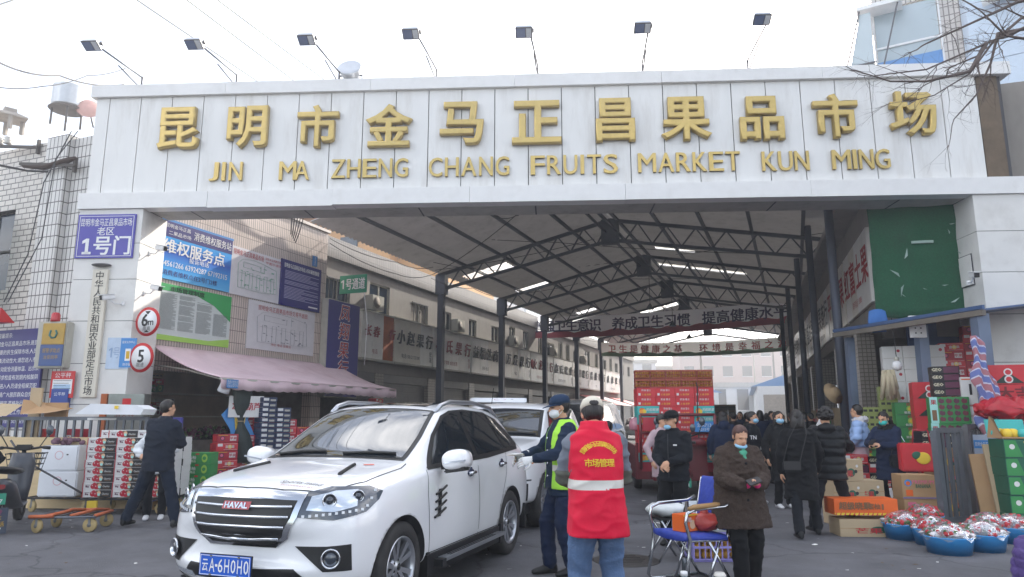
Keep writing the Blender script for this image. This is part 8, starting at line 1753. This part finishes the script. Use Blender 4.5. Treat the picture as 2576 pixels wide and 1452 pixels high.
# --- others in the crowd near the right shops
def th_(c, n): return 0
o, J = person('young man in black jacket with white letters and blue mask', gnd(1905, 1268) + Vector((.02, .1, 0)), R(48), 1.60, yaw=12, top=dict(mat=c_ink, bottom=.78), low=dict(mat=c_pale, w=1.15), shoe=shoe_w, mask=maskb, vox=.016, bulk=1.1, seed=51)
b = MB(); b.text('TN', (-.2, -.10, 1.22), Vector((.8, -.6, 0)), ZA, white, h=.07, bold=.04); b.text('A', (-.06, -.172, 1.02), XA, ZA, white, h=.06, bold=.02); b.build('jacket_lettering', o)
person('man in a black hooded coat and blue mask facing the camera', gnd(1985, 1282) + Vector((0, .2, 0)), R(4), 1.60, top=dict(mat=c_black, name='coat', bottom=.62, hood=1), low=dict(mat=c_black), shoe=shoe_w, mask=maskb, hair='bob', vox=.016, seed=53)
person('shopper in a hooded navy coat behind the woman in brown', gnd(1842, 1262) + Vector((0, .3, 0)), R(170), 1.62, top=dict(mat=c_navy, bottom=.7, hood=1), low=dict(mat=c_ink), hair='bob', vox=.02, seed=55, bulk=1.1)
o, J = person('woman in a pale blue down jacket with white fur collar', at(2168, 1150, 12.6) * Vector((1, 1, 0)) if False else Vector((at(2168, 1150, 12.6).x, 12.6, 0)), R(-125), 1.72, yaw=-15, L=(.24, -.2, 1.0), Rr=(-.2, -.3, 1.05), top=dict(mat=c_sky, bottom=.98, quilt=.12), low=dict(mat=c_pinkg, w=1.2), hair='short', fur=furw, vox=.016, bulk=1.1, seed=57)
NW = Vector((at(2238, 1150, 11.7).x, 11.7, 0))
o, J = person('woman in a navy coat with black fur collar and teal mask reading a phone', NW, R(-52), 1.60, yaw=-6, pitch=20, lean=3, L=(.02, -.30, 1.06), Rr=(-.14, -.32, 1.06), top=dict(mat=c_navy, name='coat', bottom=.54, flare=1.12), low=dict(mat=c_black), hair='tied', fur=furk, mask=maskt, vox=.014, bulk=1.12, seed=61, curl=.9, hd={1: (-.7, -.6, .2), -1: (.6, -.7, .2)})
b = MB(); b.box((0, 0, 0), (.08, .012, .16), blackc, bev=.005, X=Matrix.Rotation(R(-60), 4, 'X')); tag(b.build('mobile_phone', loc=J['W'] @ ((J['wr'][1] + J['wr'][-1]) / 2 + Vector((-.03, -.06, .05))), rz=R(-52)), 'dark mobile phone held by the woman in the navy coat', 'phone')
t = thing('handbag', 'quilted black handbag on a silver chain over the navy coat', 'bag', J['W'] @ Vector((.22, -.08, .86)), R(-15))
b = MB(); b.box((0, 0, 0), (.34, .11, .2), cloth('quilt_leather', '1c2026', .4, bump=.8, bscale=26), bev=.03); b.box((0, -.05, .03), (.33, .03, .12), MATS['quilt_leather'], bev=.01); b.build('body', t); b = MB(); b.box((0, -.072, .0), (.035, .008, .035), chrome, X=Matrix.Rotation(R(45), 4, 'Y')); b.build('clasp', t)
b = MB(); b.tube([(-.14, 0, .1), (-.06, .0, .32), (-.0, .02, .47)], .008, chrome, 6); b.tube([(.14, 0, .1), (.08, .0, .3), (.0, .03, .47)], .008, chrome, 6); b.build('chain', t)
person('small child in a quilted purple coat at the lower right edge', Vector((at(2618, 1400, 4.7).x, 4.7, 0)), R(-60), .86, L=(.14, -.04, .40), Rr=(-.14, -.04, .40), top=dict(mat=c_purple, bottom=.6, quilt=.12), low=dict(mat=c_ink), hair='bob', vox=.014, bulk=1.5, seed=63)
person('person with long dark hair cut off by the left edge beside the bike', Vector((at(-48, 1100, 9.2).x, 9.2, 0)), R(-20), 1.42, top=dict(mat=c_ink, bottom=.75), low=dict(mat=c_black), hair='long', vox=.018, seed=65)
# --- the distant crowd: a few figures, then copies
protos = []
for q, (mt, lm, hr, zb) in enumerate([(c_black, c_ink, 'short', .76), (c_navy, c_black, 'bob', .6), (c_ink, c_jean, 'short', .76), (c_grey, c_black, 'bob', .7), (cloth('cloth_maroon', '5a1f2a'), c_ink, 'short', .74)]):
 protos.append((mt, lm, hr, zb))
spots = [(1822, 17, 0), (1845, 19, 2), (1862, 22, 1), (1880, 18, 0), (1897, 25, 4), (1915, 21, 0), (1928, 28, 3), (1940, 20, 1), (1955, 24, 2), (1968, 30, 0), (1945, 33, 4), (1905, 34, 0), (1876, 30, 1), (1990, 19, 0), (2010, 23, 1), (2022, 17, 0), (1850, 27, 0), (1888, 38, 2), (1925, 40, 0), (1912, 17.5, 1), (1952, 16.5, 0), (2040, 20, 2), (2062, 16, 0)]
made = {}
for q, (px, Yd, pk) in enumerate(spots):
 p = at(px, 1050, Yd); p.z = 0; rz_q = random.choice([0, 180, 200, 20, 160, -30, 90]) 
 if pk not in made:
  mt, lm, hr, zb = protos[pk]; o, J = person('dark clothed shopper in the distant crowd down the market lane', p, R(rz_q), 1.62 + .05 * (pk % 2), top=dict(mat=mt, bottom=zb), low=dict(mat=lm), hair=hr, vox=.026, lf=(.1, -.12, 0), rf=(-.1, .15, 0), seed=70 + pk, group='distant crowd'); made[pk] = o
 else: o = dup(made[pk], p, R(rz_q))
# == background beyond the market
def far_building(label, px, Y, w_, d, h, M, rows, cols, rz=0, roofM=None, roofh=.6, balc=False, name='apartment_building'):
 p = at(px, 1050, Y); t = thing(name, label, 'building', Vector((p.x, Y, 0)), rz)
 b = MB(); b.bx(-w_ / 2, w_ / 2, 0, d, 0, h, M); b.build('wall', t)
 b = MB(); b.bx(-w_ / 2 - .3, w_ / 2 + .3, -.3, d + .3, h, h + roofh, roofM or gsoff); b.build('roof', t)
 for r in range(rows):
  for c in range(cols):
   x = -w_ / 2 + w_ * (c + .5) / cols; z = h * (r + .45) / rows; ww, wh = w_ / cols * .5, h / rows * .5
   b = MB(); b.bx(x - ww / 2, x + ww / 2, -.06, -.01, z, z + wh, glassd); b.bx(x - ww / 2 - .06, x + ww / 2 + .06, -.12, .0, z - .12, z - .02, white)
   if balc and c % 2 == 0: b.bx(x - ww * .8, x + ww * .8, -.9, -.1, z - .3, z + wh * .3, M)
   b.build('window', t)
 return t
fp = pm('far_pink', 'c0aca6', .8, var=.08); fc = pm('far_cream', 'c9bda8', .8, var=.08); fg_ = pm('far_grey', 'a7aab0', .8, var=.08); fw = pm('far_white', 'cfd2d4', .8, var=.06); fo = pm('far_orange', 'c79a6a', .8, var=.08); broof = pm('shed_blue', '4f86bb', .5, var=.1)
far_building('distant pink and red apartment block above the market lane', 1862, 118, 19, 10, 13.5, fp, 4, 6, -.1)
far_building('distant cream block beside the pink apartment block', 1790, 122, 8, 10, 11.5, fc, 4, 3, -.1)
far_building('pale distant block left of the pink apartments', 1735, 140, 14, 10, 11, fw, 3, 5)
far_building('low pale grey block far behind the loaded tricycle', 1640, 130, 18, 10, 10, fg_, 3, 6)
far_building('long cream office far beyond the red truck', 1980, 125, 16, 10, 9.5, fc, 2, 6, -.2)
far_building('white distant block left end beyond the shop row', 1540, 125, 16, 10, 11, fw, 3, 5)
far_building('low white stall block down the lane right of the red truck', 1900, 95, 12, 8, 5.5, fw, 1, 4)
far_building('orange apartment block showing in the gap above the shop row', 905, 38, 9, 8, 14.6, fo, 5, 4, R(-20), balc=True)
far_building('grey apartment block with balconies above the shop row', 1040, 50, 11, 8, 15.6, fg_, 5, 5, R(-20), balc=True)
far_building('farther pale block above the shop row by the second post', 1190, 75, 12, 8, 17, fw, 5, 5, R(-20))
def shed(label, px, Y, w_, d, h, M, rz):
 p = at(px, 1050, Y); t = thing('market_shed', label, 'shed', Vector((p.x, Y, 0)), rz)
 b = MB(); b.bx(-w_ / 2, w_ / 2, 0, d, 0, h, fw); b.build('wall', t); b = MB(); b.prism([(-w_ / 2 - .5, h), (w_ / 2 + .5, h), (0, h + 1.4)], (0, d, 0), XA, ZA, d, M); b.build('roof', t)
 b = MB(); b.bx(-w_ / 2 + .5, w_ / 2 - .5, -.03, .0, 0, h - .8, dark); b.build('door', t)
shed('blue roofed shed behind the loaded tricycle', 1722, 78, 8, 12, 4.2, broof, .1); shed('long blue roofed shed on the right of the far lane', 2010, 66, 7, 30, 4.4, broof, -TR_); shed('blue shed far down the right side before the cream office', 1935, 96, 9, 10, 4, broof, -.2)
# red truck facing us, far down the lane
p = at(1948, 1050, 90); t = thing('truck', 'large truck with red cab and grey windscreen far down the lane', 'truck', Vector((p.x, 90, 0)), R(-20))
b = MB(); b.bx(-1.2, 1.2, 0, 2, .6, 2.0, pm('truck_blue', '6c7fa0', .5)); b.bx(-1.2, 1.2, 0, 2, 2.9, 3.3, tred); b.bx(-1.15, 1.15, .1, 2, 2.0, 2.9, tred); b.bx(-1.2, 1.2, .2, 1.9, 3.3, 3.7, pm('truck_pink', 'c0505a', .4)); b.build('cab', t)
b = MB(); b.bx(-1.05, 1.05, .06, .1, 2.02, 2.85, lampw); b.build('windscreen', t); b = MB(); b.bx(-1.25, 1.25, 2.1, 9, 1.0, 3.6, pm('truck_body', 'a83038', .5)); b.build('cargo_box', t); b = MB(); b.bx(-.8, .8, -.03, 0, .9, 1.6, vblack); b.build('grille', t)
for s in (-1, 1):
 b = MB(); X = Matrix.Translation((s * 1.0, 1.2, .5)) @ Matrix.Rotation(R(90), 4, 'Y'); b.lathe([(0, -.15), (.5, -.15), (.5, .15), (0, .15)], rubber, X=X, n=20); b.build('wheel', t); b = MB(); b.box((s * 1.45, .3, 2.5), (.25, .1, .6), vblack); b.build('mirror', t); b = MB(); b.bx(s * .95 - .2, s * .95 + .2, -.03, 0, .9, 1.15, lampw); b.build('headlight', t)
# other vehicles and crate stacks in the lane
for (px, Yd, lab_) in ((1872, 64, 'white car parked far down the lane left of the truck'), (1600, 50, 'white car far down the lane behind the shop awnings')):
 p = at(px, 1050, Yd); t = thing('parked_car', lab_, 'car', Vector((p.x, Yd, 0)), R(-100)); b = MB(); b.loft([((2.1, 0, .55), (0, .7, 0), (0, 0, .25)), ((1.2, 0, .65), (0, .85, 0), (0, 0, .38)), ((-1.5, 0, .7), (0, .85, 0), (0, 0, .42)), ((-2.1, 0, .7), (0, .7, 0), (0, 0, .35))], paint, 20, sq=3.5); b.loft([((.9, 0, .95), (0, .8, 0), (0, 0, .1)), ((.1, 0, 1.2), (0, .68, 0), (0, 0, .3)), ((-1.4, 0, 1.2), (0, .68, 0), (0, 0, .3)), ((-1.9, 0, 1.0), (0, .7, 0), (0, 0, .1))], paint, 18, sq=3); b.build('body', t)
 b = MB(); b.loft([((.95, 0, 1.0), (0, .7, 0), (0, 0, .06)), ((.2, 0, 1.22), (0, .6, 0), (0, 0, .26))], vglass, 16, sq=3); b.build('windscreen', t)
 for x in (1.3, -1.3):
  for s in (-1, 1): b = MB(); b.cyl((x, s * .62, .32), (x, s * .86, .32), .32, rubber); b.build('wheel', t)
f = Face(.36, .45, .26, pm('crate_dark', '55504a', .6)); f.rect(.05, .95, .45, .55, blackc).rect(.1, .9, .8, .86, kraft); dcrate = f.mesh('dark_crate')
p = at(1802, 1050, 34); stack('dark_crate', dcrate, Vector((p.x, 34, 0)), -.3, 3, 7, .36, .26, 'dark slatted crate', 'beyond the tricycle', 'dark crates in the lane', heights=[8, 8, 8])
# left far stalls: awnings along the row
for q, (tt, M_) in enumerate(((46, red), (50, pinkc), (55, red))):
 t = thing('shop_awning', ['red shop awning far along the left row', 'pale shop awning past the last roof post', 'last red awning at the far end of the left row'][q], 'awning', S(tt, -13.2, 3.0), R(90) - TH)
 b = MB(); b.add([(-1.8, 0, 0), (1.8, 0, 0), (1.8, -2.2, -.7), (-1.8, -2.2, -.7)], [(0, 1, 2, 3)], M_); o = b.build('canopy', t); o.modifiers.new('s', 'SOLIDIFY').thickness = .02
# right far stalls: stacked goods along the posts
for q in range(5):
 stack('large_carton', [[jibox, mcarton], [mcarton], [applebox, gcrate]][q % 3], RF(17.5 + q * 4.6, 2.6), -R(90) - TR_, 3, 4, .5, .29, 'stacked fruit carton', 'at %s hall shop' % ['the first', 'the second', 'the third', 'the fourth', 'the fifth', 'the sixth'][q], 'cartons at the right row', heights=[3 + (q * 3 + i * 5) % 4 for i in range(3)])
# utility poles beyond the roof
for q, (px, Yd, hh) in enumerate(((1770, 70, 9), (1955, 80, 10), (1905, 100, 11))):
 p = at(px, 1050, Yd); b = MB(); b.tube([(0, 0, 0), (0, 0, hh)], [.16, .1], conc, 8); b.box((0, 0, hh - .6), (1.6, .1, .1), steel); tag(b.build('utility_pole', loc=Vector((p.x, Yd, 0))), ['concrete utility pole beyond the tricycle load', 'utility pole right of the distant red truck', 'tallest distant utility pole before the pink apartments'][q], 'utility pole')
# - overhead wires
def pw(name, lab, pts, r=.012, sag=.0, group='overhead wires'): return wire(name, lab, [at(*q) for q in pts], r, sag, group)
pw('cable', 'overhead wire sloping down from the upper left, leftmost of three', [(300, -30, 12), (648, 205, 17)], .014); pw('cable', 'overhead wire sloping down from the upper left, middle of three', [(430, -30, 12), (742, 205, 17)], .014); pw('cable', 'overhead wire sloping down from the upper left, rightmost of three', [(500, -35, 12), (815, 200, 17)], .014)
pw('cable', 'sagging black cable from the left edge to the gate corner', [(-20, 148, 11), (150, 190, 13), (312, 213, 15)], .016, .1); pw('cable', 'thin wire looping below the sagging cable at the upper left', [(-20, 217, 12), (110, 217, 13), (220, 190, 14), (316, 172, 15)], .010, .05); pw('cable', 'short wire in the top left corner', [(-30, 22, 10), (70, -12, 11)], .012)
pw('cable', 'cable running down the tiled wall, outer one', [(180, 330, 13.3), (110, 460, 13.2), (70, 640, 13.0), (10, 760, 12.8)], .011, 0, 'cables on the tiled wall'); pw('cable', 'cable running down the tiled wall beside the pier', [(196, 330, 13.6), (140, 400, 13.5), (105, 600, 13.2), (20, 760, 13.0)], .011, 0, 'cables on the tiled wall'); pw('cable', 'steel stay from the bracket to the left edge', [(-20, 412, 11.5), (70, 430, 12.5), (120, 432, 13)], .022, 0, 'cables on the tiled wall')
rw = [((830, 560, 21), (1400, 610, 25), (2110, 640, 24)), ((830, 565, 21), (1250, 545, 22), (1310, 535, 20)), ((1090, 690, 24), (1300, 540, 20), (1310, 520, 18)), ((1095, 680, 24), (1500, 600, 26), (2080, 600, 30)), ((1090, 660, 24), (1310, 680, 29), (1600, 650, 30)), ((830, 600, 21), (1000, 660, 23), (1090, 672, 24)), ((830, 612, 21), (1000, 690, 23), (1090, 690, 24)), ((1290, 740, 30), (1500, 700, 33), (2000, 690, 34)), ((1085, 700, 24), (1190, 725, 27), (1285, 750, 30)), ((1700, 640, 28), (1900, 600, 24), (2200, 560, 18))]
nm_ = ['lowest long', 'short front', 'steep front', 'second long', 'middle', 'upper eave', 'lower eave', 'far long', 'post to post', 'right hand']
for q, pts in enumerate(rw): pw('cable', 'thin %s wire strung under the market roof' % nm_[q], pts, .012, .12, 'wires under the roof')
# - bare tree reaching in at the upper right
bark = pm('bark', '5b4f4a', .9, var=.2, bump=.5, bscale=40)
tree = thing('bare_tree', 'bare winter tree branching in from the upper right edge', 'tree', Vector((9.4, 9.6, 0)), 0); to = Vector((9.4, 9.6, 0))
b = MB(); b.tube([(0, 0, 0), (.05, 0, 2), (-.05, .05, 4), (-.2, 0, 5.6), (-.6, -.1, 6.6)], [.2, .17, .14, .11, .08], bark, 12); b.build('trunk', tree)
b = MB(); rnd = random.Random(11)
def twig(p, d, r, ln, lev):
 pts = [p]; rs_l = [r]; n = 5
 for q in range(n):
  d = (d + Vector((rnd.gauss(0, .16), rnd.gauss(0, .16), rnd.gauss(0, .16)))).normalized(); pts.append(pts[-1] + d * ln / n); rs_l.append(r * (1 - .55 * (q + 1) / n))
 b.tube(pts, rs_l, bark, 5)
 if lev > 0:
  for q in range(rnd.choice([2, 3, 3])):
   i = rnd.choice([2, 3, 4, 5]); dd = (d + Vector((rnd.gauss(0, .5), rnd.gauss(0, .3), rnd.gauss(0, .5)))).normalized(); twig(pts[i], dd, rs_l[i] * .7, ln * rnd.uniform(.5, .75), lev - 1)
limbs = [[(2690, 30, 9.6), (2600, 60, 9.4), (2480, 110, 9.1), (2330, 175, 8.9), (2205, 190, 8.8)], [(2700, 60, 9.5), (2570, 45, 9.5), (2495, 110, 9.3), (2440, 185, 9.1), (2350, 240, 9.0), (2290, 255, 9)], [(2650, 60, 9.6), (2510, 85, 9.3), (2492, 160, 9.2), (2455, 240, 9.1), (2400, 300, 9.0)], [(2700, -20, 9.5), (2560, 5, 9.3), (2440, 60, 9.2), (2330, 110, 9.0)], [(2690, 80, 9.4), (2590, 100, 9.3), (2530, 90, 9.2), (2480, 40, 9.1)], [(2480, 110, 9.1), (2440, 180, 9), (2330, 205, 8.9), (2240, 205, 8.8), (2160, 180, 8.7)]]
for q, ls in enumerate(limbs):
 P = [at(*x) - to for x in ls]; R0 = [.034, .024, .016, .011, .007, .005][:len(P)]
 if q < 5: P = [Vector((-.4, -.1, 6.2))] + P; R0 = [.06] + R0
 b.tube(P, R0[:len(P)], bark, 7)
 for i in range(2 if q < 5 else 1, len(P)):
  for _ in range(2):
   d = (P[i] - P[i - 1]).normalized(); twig(P[i - 1].lerp(P[i], rnd.random()), (d + Vector((rnd.gauss(0, .5), rnd.gauss(0, .3), rnd.gauss(0, .5)))).normalized(), R0[i] * .6, rnd.uniform(.35, .7), 2)
 twig(P[-1], (P[-1] - P[-2]).normalized(), R0[len(P) - 1], .5, 2)
b.build('branches', tree)
# - air
hz = MB(); hz.bx(-210, 210, -40, 320, -1, 40, MATS['ink_black'])
hm = bpy.data.materials.new('haze_air'); hm.use_nodes = True; hn = hm.node_tree.nodes; hn.clear(); ho = hn.new('ShaderNodeOutputMaterial'); pv = hn.new('ShaderNodeVolumePrincipled')
pv.inputs['Density'].default_value = .0042; pv.inputs['Color'].default_value = (.95, .96, 1, 1); pv.inputs['Anisotropy'].default_value = .35; hm.node_tree.links.new(pv.outputs[0], ho.inputs['Volume'])
hz.mats = [hm]; tag(hz.build('haze'), kind='stuff')
